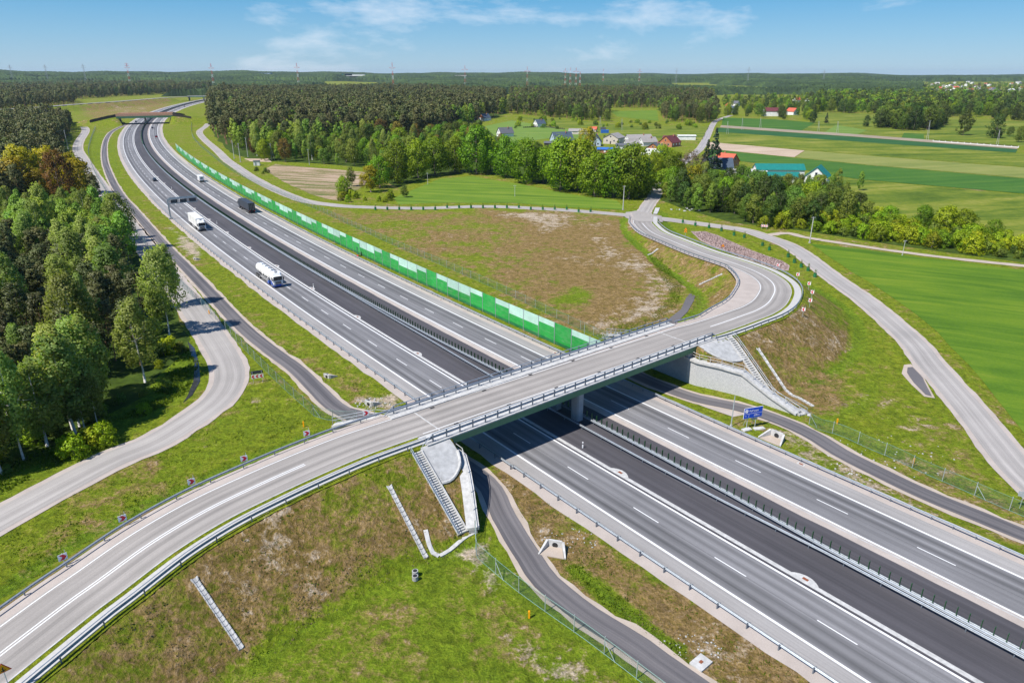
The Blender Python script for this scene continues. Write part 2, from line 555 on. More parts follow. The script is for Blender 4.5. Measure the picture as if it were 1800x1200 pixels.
# ground and fields
def groundmat():
    m, t, b = newmat('rough_grass')
    p = pos(t)
    def attr(n):
        a = N(t, 'ShaderNodeAttribute'); a.attribute_name = n
        return a.outputs['Fac']
    dry, bare, lush = attr('dry'), attr('bare'), attr('lush')
    fine = noise(t, p, 2.2, 8, .72)
    mid = noise(t, p, .42, 6, .62, .4)
    big = noise(t, p, .06, 5, .6, .5)
    green = ramp(t, math_(t, 'ADD', math_(t, 'MULTIPLY', fine, .5), math_(t, 'MULTIPLY', mid, .5)),
                 [(.30, (.060, .092, .008)), (.46, (.145, .185, .010)), (.58, (.215, .235, .016)), (.72, (.29, .25, .060))])
    lushc = ramp(t, math_(t, 'ADD', math_(t, 'MULTIPLY', fine, .6), math_(t, 'MULTIPLY', big, .4)),
                 [(.32, (.042, .085, .007)), (.5, (.122, .190, .011)), (.70, (.225, .27, .022))])
    dryc = ramp(t, math_(t, 'ADD', math_(t, 'MULTIPLY', fine, .65), math_(t, 'MULTIPLY', mid, .35)),
                [(.32, (.085, .098, .014)), (.45, (.175, .120, .034)), (.56, (.275, .185, .083)), (.70, (.40, .30, .18))])
    barec = ramp(t, fine, [(.25, (.27, .20, .135)), (.5, (.42, .34, .25)), (.75, (.62, .54, .44))])
    c = mixc(t, lush, green, lushc)
    def thr(a, n, w):
        return ramp(t, math_(t, 'ADD', a, math_(t, 'MULTIPLY', math_(t, 'SUBTRACT', n, .5), w)), [(.36, 0.0), (.64, 1.0)])
    mixn = math_(t, 'ADD', math_(t, 'MULTIPLY', big, .42), math_(t, 'ADD', math_(t, 'MULTIPLY', mid, .33), math_(t, 'MULTIPLY', fine, .25)))
    c = mixc(t, thr(dry, mixn, 3.4), c, dryc)
    c = mixc(t, thr(bare, mixn, 3.8), c, barec)
    clump = noise(t, p, .95, 5, .65, .6)
    c = mixc(t, .75, c, ramp(t, clump, [(.30, .22), (.5, .5), (.70, .76)]), 'OVERLAY')
    tiny = noise(t, p, 5.0, 4, .7)
    c = mixc(t, .55, c, ramp(t, tiny, [(.3, .25), (.7, .75)]), 'OVERLAY')
    t.links.new(c, b.inputs['Base Color'])
    b.inputs['Roughness'].default_value = .95
    b.inputs['Specular IOR Level'].default_value = .1
    bump(t, b, math_(t, 'ADD', math_(t, 'ADD', fine, clump), math_(t, 'MULTIPLY', mid, .8)), 1.0, .4)
    return m
M['ground'] = groundmat()
def field(name, stops, ang=0.0, sx=.5, sy=.02, sc=1.0, fine=2.0, warp=.25, bmp=.5):
    """crop or meadow: tone bands along the rows, fine grain"""
    m, t, b = newmat(name)
    g = N(t, 'ShaderNodeNewGeometry')
    mp_ = N(t, 'ShaderNodeMapping')
    mp_.inputs['Rotation'].default_value = (0, 0, ang)
    t.links.new(g.outputs['Position'], mp_.inputs[0])
    mq = N(t, 'ShaderNodeMapping')
    mq.inputs['Scale'].default_value = (sy, sx, 1)
    t.links.new(mp_.outputs[0], mq.inputs[0])
    f = noise(t, mq.outputs[0], sc, 5, .6, warp)
    p = pos(t)
    fi = noise(t, p, fine, 7, .7)
    bg_ = noise(t, p, .05, 4, .6)
    k = math_(t, 'ADD', math_(t, 'MULTIPLY', f, .55), math_(t, 'ADD', math_(t, 'MULTIPLY', fi, .25), math_(t, 'MULTIPLY', bg_, .2)))
    t.links.new(ramp(t, k, stops), b.inputs['Base Color'])
    b.inputs['Roughness'].default_value = .95
    b.inputs['Specular IOR Level'].default_value = .1
    bump(t, b, fi, bmp, .2)
    return m
M['wheat'] = field('wheat_crop', [(.34, (.040, .095, .010)), (.46, (.075, .150, .012)), (.54, (.110, .185, .014)), (.68, (.18, .225, .024))], math.radians(25), .22, .03, 1.0, warp=.7)
M['wheat2'] = field('green_crop', [(.36, (.065, .130, .016)), (.5, (.115, .195, .020)), (.64, (.19, .245, .034))], math.radians(12), .25, .02)
M['stripe_green'] = field('dark_green_crop', [(.36, (.032, .090, .016)), (.5, (.052, .130, .020)), (.64, (.09, .160, .024))], math.radians(-15), .12, .01, fine=.6)
M['stripe_teal'] = field('blue_green_crop', [(.36, (.020, .070, .025)), (.5, (.030, .098, .032)), (.64, (.05, .115, .035))], math.radians(-15), .12, .01, fine=.6)
M['meadow'] = field('olive_meadow', [(.38, (.048, .088, .010)), (.46, (.095, .140, .015)), (.53, (.155, .185, .022)), (.62, (.25, .24, .055))], math.radians(-12), .05, .009, fine=.35, warp=1.2)
M['pale_meadow'] = field('pale_meadow', [(.34, (.12, .16, .035)), (.5, (.19, .215, .055)), (.66, (.27, .26, .085))], math.radians(-15), .10, .01, fine=.6)
M['lawn'] = field('mown_meadow', [(.34, (.095, .165, .030)), (.5, (.135, .215, .040)), (.66, (.19, .25, .055))], math.radians(-8), .12, .012, fine=.6)
M['soil'] = field('bare_soil', [(.36, (.30, .22, .15)), (.5, (.44, .34, .25)), (.64, (.55, .45, .35))], math.radians(-12), .5, .02, fine=.9)
M['soil_green'] = field('soil_with_sprouts', [(.38, (.08, .125, .028)), (.46, (.19, .165, .07)), (.52, (.34, .25, .17)), (.66, (.48, .37, .28))], math.radians(18), .22, .02, fine=.7, warp=.8)
M['strip_soil'] = field('sandy_strip', [(.36, (.21, .17, .12)), (.5, (.29, .24, .175)), (.64, (.36, .31, .235))], math.radians(-5), .4, .02, fine=.5)
M['heather'] = field('pink_mulch', [(.34, (.21, .145, .125)), (.5, (.34, .255, .235)), (.66, (.48, .40, .38))], 0, 1, 1, fine=3.0)
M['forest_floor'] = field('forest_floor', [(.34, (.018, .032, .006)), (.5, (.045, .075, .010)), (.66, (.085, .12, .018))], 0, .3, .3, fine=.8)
# ------------------------------------------------------------------ road lines in plan
def centre(A, B, ds=1.0):
    a = rs([at3(*p) for p in A], ds)
    b = rs([at3(*p) for p in B], .5)
    bn = np.array([(p.x, p.y, p.z) for p in b])
    out = []
    for p in a:
        j = int(np.argmin((bn[:, 0] - p.x) ** 2 + (bn[:, 1] - p.y) ** 2))
        out.append((p + b[j]) / 2)
    for _ in range(6):
        out = [out[0]] + [(out[i - 1] + out[i] * 2 + out[i + 1]) / 4 for i in range(1, len(out) - 1)] + [out[-1]]
    return rs(out[::4] + [out[-1]], ds)
RA = [(0, 1095, 4.6), (80, 1047, 4.9), (150, 997, 5.2), (225, 940, 5.6), (325, 880, 6.0), (466, 819, 6.35), (633, 757, 6.5), (730, 723, 6.5), (820, 692, 6.5), (960, 648, 6.5), (1100, 603, 6.5), (1185, 576, 6.5)]
RB = [(25, 1200, 4.6), (82, 1150, 4.8), (175, 1062, 5.2), (237, 1017, 5.45), (297, 975, 5.75), (375, 930, 6.0), (425, 900, 6.1), (600, 812, 6.45), (670, 785, 6.5), (775, 752, 6.5), (950, 692, 6.5), (1210, 602, 6.5), (1230, 595, 6.5)]
QA = [(1185, 576, 6.5), (1275, 547, 6.3), (1317, 535, 6.2), (1336, 512, 6.0), (1333, 496, 5.7), (1312, 482, 5.3), (1262, 462, 4.4), (1212, 447, 3.4), (1160, 425, 2.1), (1130, 407, 1.2), (1115, 392, .7), (1114, 382, .4)]
QB = [(1210, 602, 6.5), (1275, 585, 6.4), (1312, 572, 6.3), (1350, 555, 6.2), (1375, 537, 6.0), (1387, 517, 5.9), (1387, 502, 5.7), (1375, 490, 5.5), (1350, 474, 5.0), (1312, 461, 4.4), (1250, 440, 3.4), (1200, 421, 2.3), (1162, 409, 1.3), (1147, 397, .8), (1142, 389, .4)]
c1 = centre(RA, RB)
c2 = centre(QA, QB)
t0 = (c1[0] - c1[4]).normalized()
ext = [c1[0] + t0 * 40 + Vector((-3, -14, -.4)), c1[0] + t0 * 20 + Vector((-.5, -4, -.2))]
jn = at3(1131, 374, .12)
RAMP = rs(ext + c1[::6] + c2[4::6] + [jn], 1.0)
RS = side(RAMP)
RN = np.array([(p.x, p.y, p.z) for p in RAMP])
def rsd(i):
    return sd(RAMP[i].x, RAMP[i].y)
IB0 = min(range(len(RAMP)), key=lambda i: abs(rsd(i)[1] + 10.6) + (0 if rsd(i)[0] > -60 else 99))
IB1 = min(range(len(RAMP)), key=lambda i: abs(rsd(i)[1] - 40.0) + (0 if rsd(i)[0] > -60 else 99))
def near_i(p):
    return int(np.argmin((RN[:, 0] - p[0]) ** 2 + (RN[:, 1] - p[1]) ** 2))

def sdv0(s, d): return Vector((OX + s * TX - d * TY, OY + s * TY + d * TX, .05))
def line(px, z=0.05, ds=2.0):
    return rs([at3(x, y, z) for x, y in px], ds)
L_LOCAL = line([(-70, 950), (0, 912), (100, 858), (200, 806), (275, 775), (350, 728), (385, 700), (402, 672), (402, 645), (385, 610), (355, 565), (330, 530), (300, 490), (265, 445), (222, 390), (190, 345), (165, 310), (145, 278), (137, 262), (140, 248), (150, 232), (148, 224), (135, 219), (100, 214)], .05)
L_SERV_N = line([(640, 741), (623, 732), (587, 713), (553, 680), (520, 648), (470, 611), (425, 573), (370, 515), (325, 468), (300, 443), (275, 416), (239, 374), (212, 343), (194, 311), (184, 280), (185, 251), (195, 233), (215, 222), (232, 217)], .05)
L_SERV_S = rs([sdv0(-60, -12.9), sdv0(-52, -9.6), sdv0(-44, -7.7), sdv0(-36, -7.4), sdv0(-31, -7.4)] + [at3(x, y, .05) for x, y in [(866, 862), (882, 900), (912, 952), (935, 987), (958, 1020), (1028, 1078), (1111, 1130), (1167, 1172), (1200, 1194), (1300, 1265)]], 2.0)
for p_ in L_SERV_S: p_.z += .007
R_SERV = rs([sdv0(-64, 37.5), sdv0(-52, 35.2), sdv0(-42, 34), sdv0(-34, 33.9)] + [at3(x, y, .05) for x, y in [(1225, 700), (1300, 716), (1362, 735), (1425, 763), (1475, 794), (1525, 820), (1625, 868), (1725, 909), (1800, 940), (1900, 980)]], 2.0)
R_LOCAL = line([(1140, 382), (1175, 386), (1250, 396), (1310, 405), (1350, 418), (1395, 436), (1462, 486), (1520, 527), (1568, 567), (1607, 604), (1635, 640), (1668, 677), (1705, 720), (1745, 770), (1790, 825), (1860, 890), (1960, 970), (2100, 1080)], .05)
T_LOCAL = line([(372, 208), (363, 221), (351, 231), (357, 243), (382, 265), (398, 281), (415, 293), (440, 310), (473, 328), (507, 343), (540, 354), (590, 361), (640, 364), (739, 366), (850, 363), (933, 366), (1017, 371), (1125, 380)], .05)
V_ROAD = line([(1131, 374), (1141, 358), (1149, 347), (1154, 336), (1165, 320), (1195, 290), (1228, 264), (1240, 246), (1253, 219), (1262, 211), (1285, 203)], .05)
TRACK = line([(1352, 413), (1385, 410), (1420, 418), (1510, 432), (1600, 445), (1700, 457), (1820, 469)], .04)

# ------------------------------------------------------------------ height of the land
def wallL(s):
    return np.interp(s, [-60, -56, -43.5, -31.5, -25.8, -21.8, -18], [-20.6, -17.6, -10.6, -10.6, -13.2, -15.8, -15.8])
def wallR(s):
    return np.interp(s, [-62, -57, -43.5, -31.2, -24.4, -14.3, -12], [46.8, 43.8, 39.3, 39.4, 41.9, 42.7, 42.7])
eb = [i for i in range(len(RAMP)) if i <= IB0 or i >= IB1]
EB = np.array([(RAMP[i].x + RS[i].x * .95, RAMP[i].y + RS[i].y * .95, RAMP[i].z - .10) for i in eb])
# far crossings: green bridge and interchange bridge, with their approach banks
FB_S, FB2_S = -822.0, -1500.0
def bank_pts(s, d0, d1, z0, z1, n=30):
    return [(*mw(s, d0 + (d1 - d0) * i / n)[:2], z0 + (z1 - z0) * i / n) for i in range(n + 1)]
FBK = np.array(bank_pts(FB_S, -14, -75, 8.3, 2) + bank_pts(FB_S, 42, 100, 8.3, 2))
FBK2 = np.array([(*at(x, y, 8)[:2], 8) for x, y in [(-40, 195), (60, 189), (140, 183), (200, 179), (250, 175), (296, 171.5)]])
FBK2 = np.concatenate([np.array([np.linspace(a, b, 12) for a, b in zip(FBK2, FBK2[1:])]).reshape(-1, 3), np.array(bank_pts(FB2_S, 42, 160, 8, 2))])
def mw_open(x, y, d0, d1):
    dx, dy = x - OX, y - OY
    s = dx * TX + dy * TY
    sl_ = 2 * KC * (s + 3)
    d = (-dx * TY + dy * TX - KC * (s + 3) ** 2) / np.sqrt(1 + sl_ ** 2)
    return (d > d0) & (d < d1)
def H(x, y):
    x = np.atleast_1d(np.asarray(x, float)); y = np.atleast_1d(np.asarray(y, float))
    r = np.hypot(x, y)
    az = np.degrees(np.arctan2(x, y))
    k = np.clip((r - 2000) / 4000, 0, 1)
    k = k * k * (3 - 2 * k)
    h = k * (40 - .42 * (az + 5) + 5 * np.sin(az * .31 + 1.3) + 3.5 * np.sin(az * .83) + 2 * np.sin(az * 2.1 + r * .0011))
    k2 = np.clip((r - 6500) / 4000, 0, 1)
    h = h + k2 * (7 * np.sin(az * .5 + 2) + 4 * np.sin(az * 1.3))
    def bank(P, hw, slope, sel):
        if not sel.any(): return
        xs, ys = x[sel], y[sel]
        b = np.full(xs.shape, -9.0)
        for q in range(0, len(xs), 20000):
            d = np.sqrt((xs[q:q + 20000, None] - P[None, :, 0]) ** 2 + (ys[q:q + 20000, None] - P[None, :, 1]) ** 2)
            j = d.argmin(1)
            b[q:q + 20000] = P[j, 2] - np.maximum(0, d[np.arange(len(j)), j] - hw) / slope
        return b
    sel = (x > -130) & (x < 130) & (y > 10) & (y < 290)
    if sel.any():
        b = bank(EB, 5.25, 1.7, sel)
        dx, dy = x[sel] - OX, y[sel] - OY
        s = dx * TX + dy * TY; d = -dx * TY + dy * TX
        d = d - np.where(s < -3, KC * (s + 3) ** 2, 0)
        cut = (d > wallL(s)) & (d < wallR(s))
        b = np.where(cut, -9, b)
        b = np.where(b < .12, b * .3, b)
        h[sel] = np.maximum(h[sel], np.minimum(b, 99)) if True else h[sel]
        # shallow ditches: lush line at the toe of the ramp bank, motorway side ditch
        h[sel] = np.where((b < -.05) & (b > -.5) & ~cut, -.25 * np.sin((-.05 - b) / .45 * math.pi), h[sel])
    sel = (x > -640) & (x < -250) & (y > 600) & (y < 950)
    if sel.any():
        b = bank(FBK, 13, 2.0, sel)
        h[sel] = np.maximum(h[sel], np.where(mw_open(x[sel], y[sel], -10.5, 38.5), -9, b))
    sel = (x < -380) & (y > 850) & (y < 1750) & (x > -1500)
    if sel.any():
        h[sel] = np.maximum(h[sel], np.where(mw_open(x[sel], y[sel], -13, 43), -9, bank(FBK2, 8, 2.2, sel)))
    return h
def hz(x, y): return float(H(x, y)[0])

def inpoly(x, y, P):
    P = np.array(P, float)
    c = np.zeros(x.shape, bool)
    j = len(P) - 1
    for i in range(len(P)):
        xi, yi, xj, yj = P[i, 0], P[i, 1], P[j, 0], P[j, 1]
        if yi != yj:
            c ^= ((yi > y) != (yj > y)) & (x < (xj - xi) * (y - yi) / (yj - yi) + xi)
        j = i
    return c
def polydist(x, y, P, closed=True):
    P = np.array(P, float)[:, :2]
    Q = np.roll(P, -1, 0) if closed else P[1:]
    if not closed: P = P[:-1]
    best = np.full(x.shape, 1e9)
    for (ax, ay), (bx, by) in zip(P, Q):
        dx, dy = bx - ax, by - ay
        t = np.clip(((x - ax) * dx + (y - ay) * dy) / (dx * dx + dy * dy + 1e-9), 0, 1)
        best = np.minimum(best, np.hypot(x - ax - t * dx, y - ay - t * dy))
    return best
def soft(x, y, px, w, z=0.0):
    """1 inside a patch, fading over w metres"""
    P = [at(a, b, z) for a, b in px]
    d = polydist(x, y, P)
    return np.clip(.5 + np.where(inpoly(x, y, P), d, -d) / w, 0, 1)

# ------------------------------------------------------------------ the ground: one sheet to the horizon
NCL = 600
rr = np.concatenate([14 * (330 / 14.0) ** (np.arange(430) / 430.0), 330 * (16000 / 330.0) ** (np.arange(250) / 249.0)])
NRW = len(rr)
aa = np.radians(np.linspace(-64, 64, NCL))
GX = (rr[:, None] * np.sin(aa)[None, :]).ravel()
GY = (rr[:, None] * np.cos(aa)[None, :]).ravel() - 2.0
GZ = H(GX, GY)
dry = np.full(GX.shape, .30)
bare = np.full(GX.shape, .05)
lush = np.full(GX.shape, .25)
def put(arr, px, v, w=4.0, z=0.0):
    k = soft(GX, GY, px, w, z)
    arr[:] = arr * (1 - k) + v * k
nearm = np.hypot(GX, GY) < 420
def near_line(L, w, off=0.0):
    d = np.full(GX.shape, 1e9)
    sel = np.hypot(GX, GY) < 900
    P = np.array([(p.x, p.y) for p in L])
    xs, ys = GX[sel], GY[sel]
    o = np.full(xs.shape, 1e9)
    for q in range(0, len(xs), 30000):
        o[q:q + 30000] = np.sqrt((xs[q:q + 30000, None] - P[None, :, 0]) ** 2 + (ys[q:q + 30000, None] - P[None, :, 1]) ** 2).min(1)
    d[sel] = o
    return np.clip((w - d) / (w * .5), 0, 1)
# dry ramp banks
MEADOW = [(560, 374), (700, 371), (1000, 375), (1085, 384), (1130, 440), (1192, 492), (1182, 530), (1140, 572), (1062, 592), (880, 512), (700, 432)]
put(dry, MEADOW, .52, 8)
put(dry, [(860, 372), (1060, 378), (1100, 420), (1185, 485), (1180, 530), (1110, 580), (1020, 560), (930, 480), (930, 410)], .82, 22)
put(bare, [(880, 372), (1040, 376), (1070, 395), (960, 405)], .50, 12)
put(bare, [(1040, 400), (1110, 440), (1150, 470), (1100, 500), (1020, 450)], .36, 14)
put(bare, [(1120, 460), (1190, 490), (1185, 530), (1120, 575), (1060, 590), (1040, 565), (1120, 540)], .56, 10)
put(lush, [(1010, 505), (1040, 515), (1030, 535), (980, 530)], .8, 6)
put(dry, [(1010, 505), (1040, 515), (1030, 535), (980, 530)], .2, 6)
bank_on = (GZ > .35) & nearm
dry = np.where(bank_on, .60, dry)
bare = np.where(bank_on, .17, bare)
lush = np.where(bank_on, .1, lush)
dd_ = sd(GX, GY)
toe = (GZ < -.03) & nearm
lush = np.where(toe, 1.0, lush); dry = np.where(toe, .0, dry); bare = np.where(toe, 0.0, bare)
# left bank of the ramp, greener on the local road's side
put(dry, [(0, 920), (200, 830), (420, 700), (560, 715), (600, 740), (500, 790), (330, 860), (150, 970), (0, 1060)], .42, 5)
put(bare, [(0, 920), (200, 830), (420, 700), (560, 715), (600, 740), (500, 790), (330, 860), (150, 970), (0, 1060)], .10, 5)
put(lush, [(230, 800), (420, 690), (560, 720), (480, 770), (300, 850)], .45, 6)
put(dry, [(430, 660), (560, 735), (500, 780), (330, 830), (300, 800), (420, 730)], .12, 6)
# bright field at the bottom
put(dry, [(400, 1200), (560, 1080), (700, 1000), (820, 965), (1060, 1180), (1080, 1260), (300, 1290)], .33, 5)
put(lush, [(400, 1200), (560, 1080), (700, 1000), (820, 965), (1060, 1180), (1080, 1260), (300, 1290)], .62, 5)
put(bare, [(780, 965), (840, 955), (900, 1030), (870, 1050), (830, 1000)], .48, 3)
put(bare, [(900, 1120), (1000, 1150), (1040, 1200), (980, 1230)], .40, 4)
# strip between carriageway and service road, left and right
put(dry, [(855, 815), (900, 900), (940, 985), (1040, 1080), (1220, 1200), (1520, 1260), (1400, 1170), (1100, 985), (900, 830)], .70, 3)
put(bare, [(860, 820), (920, 890), (990, 925), (1010, 980), (950, 960), (900, 900)], .42, 4)
put(bare, [(1180, 1120), (1290, 1140), (1290, 1200), (1190, 1200)], .45, 4)
put(lush, [(1000, 1000), (1020, 995), (1200, 1140), (1190, 1158), (1150, 1140), (1060, 1060)], 1.0, 1.5)
put(dry, [(1000, 1000), (1020, 995), (1200, 1140), (1190, 1158), (1150, 1140), (1060, 1060)], .0, 1.5)
put(lush, [(850, 930), (870, 960), (1130, 1200), (1060, 1180), (900, 1040), (845, 990)], .85, 3)
put(dry, [(850, 930), (870, 960), (1130, 1200), (1060, 1180), (900, 1040), (845, 990)], .1, 3)
put(dry, [(560, 650), (700, 705), (640, 720), (430, 560), (250, 390), (260, 380), (420, 500)], .40, 4)
put(bare, [(630, 700), (700, 690), (700, 712), (640, 725)], .50, 3)
put(bare, [(300, 400), (335, 415), (360, 450), (345, 458), (310, 430)], .60, 4)
put(lush, [(230, 380), (300, 430), (560, 670), (600, 705), (640, 735), (560, 690), (400, 530), (290, 420)], .6, 3)
put(lush, [(150, 245), (180, 230), (205, 260), (215, 340), (260, 400), (240, 400), (180, 330), (155, 290)], .55, 5)
put(dry, [(150, 245), (180, 230), (205, 260), (215, 340), (260, 400), (240, 400), (180, 330), (155, 290)], .12, 5)
put(dry, [(1180, 700), (1300, 735), (1500, 845), (1800, 985), (1900, 1000), (1900, 960), (1560, 850), (1350, 745)], .45, 3)
put(bare, [(1340, 745), (1390, 755), (1480, 810), (1620, 885), (1780, 945), (1750, 950), (1560, 880), (1400, 800)], .40, 3)
put(dry, [(1420, 700), (1500, 640), (1590, 640), (1640, 720), (1780, 860), (1780, 900), (1600, 830), (1440, 750)], .34, 6)
put(bare, [(1500, 720), (1570, 690), (1640, 740), (1640, 800), (1560, 810)], .30, 10)
put(lush, [(1440, 735), (1520, 700), (1535, 650), (1490, 560), (1510, 560), (1545, 650), (1525, 715), (1450, 745)], .8, 3)
put(dry, [(1440, 735), (1520, 700), (1535, 650), (1490, 560), (1510, 560), (1545, 650), (1525, 715), (1450, 745)], .1, 3)
put(dry, [(1300, 640), (1420, 600), (1500, 650), (1440, 720), (1380, 680)], .62, 5, 2.5)
put(lush, [(0, 870), (150, 790), (330, 690), (360, 620), (330, 600), (200, 720), (0, 800)], .95, 6)
put(dry, [(0, 870), (150, 790), (330, 690), (360, 620), (330, 600), (200, 720), (0, 800)], .05, 6)
put(dry, [(1290, 205), (1800, 240), (1800, 200), (1430, 196)], .35, 20)
put(dry, [(150, 180), (300, 176), (300, 200), (150, 210)], .6, 20)
put(bare, [(190, 190), (260, 186), (265, 198), (190, 200)], .3, 20)
fl = (np.hypot(GX, GY) > 1500)
dry = np.where(fl, .35, dry)
me = D.meshes.new('ground')
qi = (np.arange(NRW - 1)[:, None] * NCL + np.arange(NCL - 1)[None, :]).ravel()
me.from_pydata(np.stack([GX, GY, GZ], 1).tolist(), [], np.stack([qi, qi + 1, qi + NCL + 1, qi + NCL], 1)[:, ::-1].tolist())
for nm, arr in (('dry', dry), ('bare', bare), ('lush', lush)):
    a_ = me.attributes.new(nm, 'FLOAT', 'POINT')
    a_.data.foreach_set('value', arr.astype('f'))
me.polygons.foreach_set('use_smooth', [True] * len(me.polygons))
me.materials.append(M['ground'])
GROUND = tag(link('ground', me), kind='structure')

# ------------------------------------------------------------------ fields, laid as sheets on the ground
def sheet(name, P, mat, dz=.03, step=6.0, jag=0.0, kind='structure', parent=None):
    """polygon draped over the ground"""
    B = []
    for i in range(len(P)):
        a, b = Vector(P[i][:2]), Vector(P[(i + 1) % len(P)][:2])
        n = max(1, int((b - a).length / step))
        for k in range(n):
            q = a.lerp(b, k / n)
            if jag:
                q += Vector((mnoise.noise((q.x * .3, q.y * .3, 1)), mnoise.noise((q.x * .3, q.y * .3, 9)))) * jag
            B.append(q)
    xs = [q.x for q in B]; ys = [q.y for q in B]
    I = []
    nx, ny = int((max(xs) - min(xs)) / step), int((max(ys) - min(ys)) / step)
    if nx * ny < 20000:
        gx, gy = np.meshgrid(np.arange(1, nx) * step + min(xs), np.arange(1, ny) * step + min(ys))
        gx, gy = gx.ravel(), gy.ravel()
        if len(gx):
            PB = [(q.x, q.y) for q in B]
            ok = inpoly(gx, gy, PB) & (polydist(gx, gy, PB) > step * .4)
            I = [Vector((a, b)) for a, b in zip(gx[ok], gy[ok])]
    n = len(B)
    vs, _, fs, *_ = delaunay_2d_cdt(B + I, [], [list(range(n))], 1, 1e-4)
    V = np.array([(v.x, v.y) for v in vs])
    Z = H(V[:, 0], V[:, 1]) + dz
    mb = MB()
    fs = [f if (V[f[1]] - V[f[0]])[0] * (V[f[2]] - V[f[0]])[1] - (V[f[1]] - V[f[0]])[1] * (V[f[2]] - V[f[0]])[0] > 0 else f[::-1] for f in fs]
    mb.add([(a, b, c) for (a, b), c in zip(V, Z)], fs)
    o = mb.build(name, mat, parent, smooth=True)
    if kind: o['kind'] = kind
    return o
def pf(name, px, mat, dz=.05, step=8.0, jag=0.0, **k):
    return sheet(name, [at(a, b) for a, b in px], mat, dz, step, jag, **k)
pf('wheat_field', [(1422, 428), (1510, 437), (1600, 450), (1700, 462), (1860, 482), (1950, 640), (1950, 900), (1860, 830), (1800, 765), (1755, 705), (1700, 640), (1650, 585), (1600, 545), (1540, 505), (1470, 460)], M['wheat'], .05, 6, .8)
pf('crop_field', [(692, 348), (740, 328), (775, 314), (830, 310), (920, 325), (1010, 343), (1085, 352), (1094, 362), (1094, 369), (1000, 365), (900, 357), (760, 357), (700, 360)], M['wheat2'], .05, 6, .6)
pf('sprouting_field', [(466, 297), (484, 289), (600, 299), (640, 303), (645, 322), (610, 345), (595, 354), (555, 345), (515, 328), (482, 310)], M['soil_green'], .05, 6, 1.2)
pf('dirt_patch', [(428, 279), (470, 279), (478, 285), (440, 284)], M['soil'], .05, 5, 1)
pf('ploughed_strip_field', [(1246, 250), (1415, 265), (1396, 277), (1247, 262)], M['soil'], .12, 12, .6)
pf('green_strip_field', [(1248, 263), (1396, 278), (1525, 291), (1870, 320), (1870, 348), (1800, 341), (1504, 315), (1380, 293), (1244, 277)], M['stripe_green'], .12, 12, .8)
pf('pale_meadow_field', [(1417, 265), (1600, 280), (1870, 300), (1870, 319), (1525, 290), (1398, 277)], M['pale_meadow'], .10, 12, .8)
pf('olive_meadow_field', [(1262, 232), (1500, 248), (1800, 271), (1870, 276), (1870, 299), (1600, 279), (1418, 264), (1247, 249)], M['meadow'], .08, 12, .8)
pf('blue_green_field', [(1263, 225), (1500, 241), (1788, 263), (1786, 269), (1500, 249), (1261, 232)], M['stripe_teal'], .12, 12, .6)
pf('sandy_farm_strip', [(1267, 220.5), (1500, 236), (1790, 258), (1788, 262.5), (1500, 240.5), (1266, 224.5)], M['strip_soil'], .16, 12, .5)
pf('upper_green_field', [(1271, 207), (1360, 210), (1433, 216), (1408, 230), (1268, 220)], M['stripe_green'], .1, 12, .6)
pf('grey_green_plot', [(1449, 233), (1470, 220), (1524, 229), (1507, 237)], M['lawn'], .14, 10, .3)
pf('green_plot', [(1589, 234), (1624, 236), (1624, 247), (1584, 243)], M['stripe_green'], .14, 10, .3)
pf('upper_meadow_field', [(1436, 197), (1800, 214), (1870, 218), (1870, 256), (1792, 257), (1500, 235), (1412, 229)], M['meadow'], .06, 16, .8)
pf('lower_meadow_field', [(1330, 300), (1380, 294), (1504, 316), (1870, 349), (1870, 470), (1800, 420), (1560, 395), (1480, 345), (1400, 318)], M['meadow'], .06, 12, .8)
pf('village_lawn', [(852, 222), (900, 212), (990, 226), (1060, 236), (1030, 246), (960, 244), (905, 252), (868, 238)], M['lawn'], .08, 10, .8)
pf('village_meadow', [(905, 205), (1010, 212), (1110, 222), (1250, 222), (1232, 250), (1100, 238), (990, 225)], M['meadow'], .06, 12, .8)
pf('garden_lawn', [(1045, 272), (1110, 276), (1125, 292), (1050, 284)], M['lawn'], .08, 8, .5)
pf('far_green_field', [(1074, 196), (1155, 194), (1158, 213), (1110, 208), (1085, 205)], M['wheat2'], .1, 16, .5)
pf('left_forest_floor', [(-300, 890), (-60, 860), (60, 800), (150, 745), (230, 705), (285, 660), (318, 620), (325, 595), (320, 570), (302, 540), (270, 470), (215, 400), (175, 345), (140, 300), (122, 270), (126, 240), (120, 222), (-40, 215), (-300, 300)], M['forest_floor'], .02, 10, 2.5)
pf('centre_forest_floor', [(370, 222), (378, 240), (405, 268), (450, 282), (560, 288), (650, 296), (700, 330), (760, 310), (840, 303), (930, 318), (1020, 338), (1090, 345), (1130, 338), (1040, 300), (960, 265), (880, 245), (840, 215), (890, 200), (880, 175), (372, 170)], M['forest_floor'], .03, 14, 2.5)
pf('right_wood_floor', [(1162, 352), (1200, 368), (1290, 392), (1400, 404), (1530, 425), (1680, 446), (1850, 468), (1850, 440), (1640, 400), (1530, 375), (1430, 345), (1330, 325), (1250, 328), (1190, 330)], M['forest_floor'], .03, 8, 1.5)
HB = pf('flower_bed', [(1214, 407), (1240, 407), (1262, 414), (1320, 440), (1375, 459), (1388, 467), (1386, 476), (1360, 474), (1320, 460), (1262, 437), (1232, 424)], M['heather'], .07, 2.0, .3)
tag(HB, kind='structure')
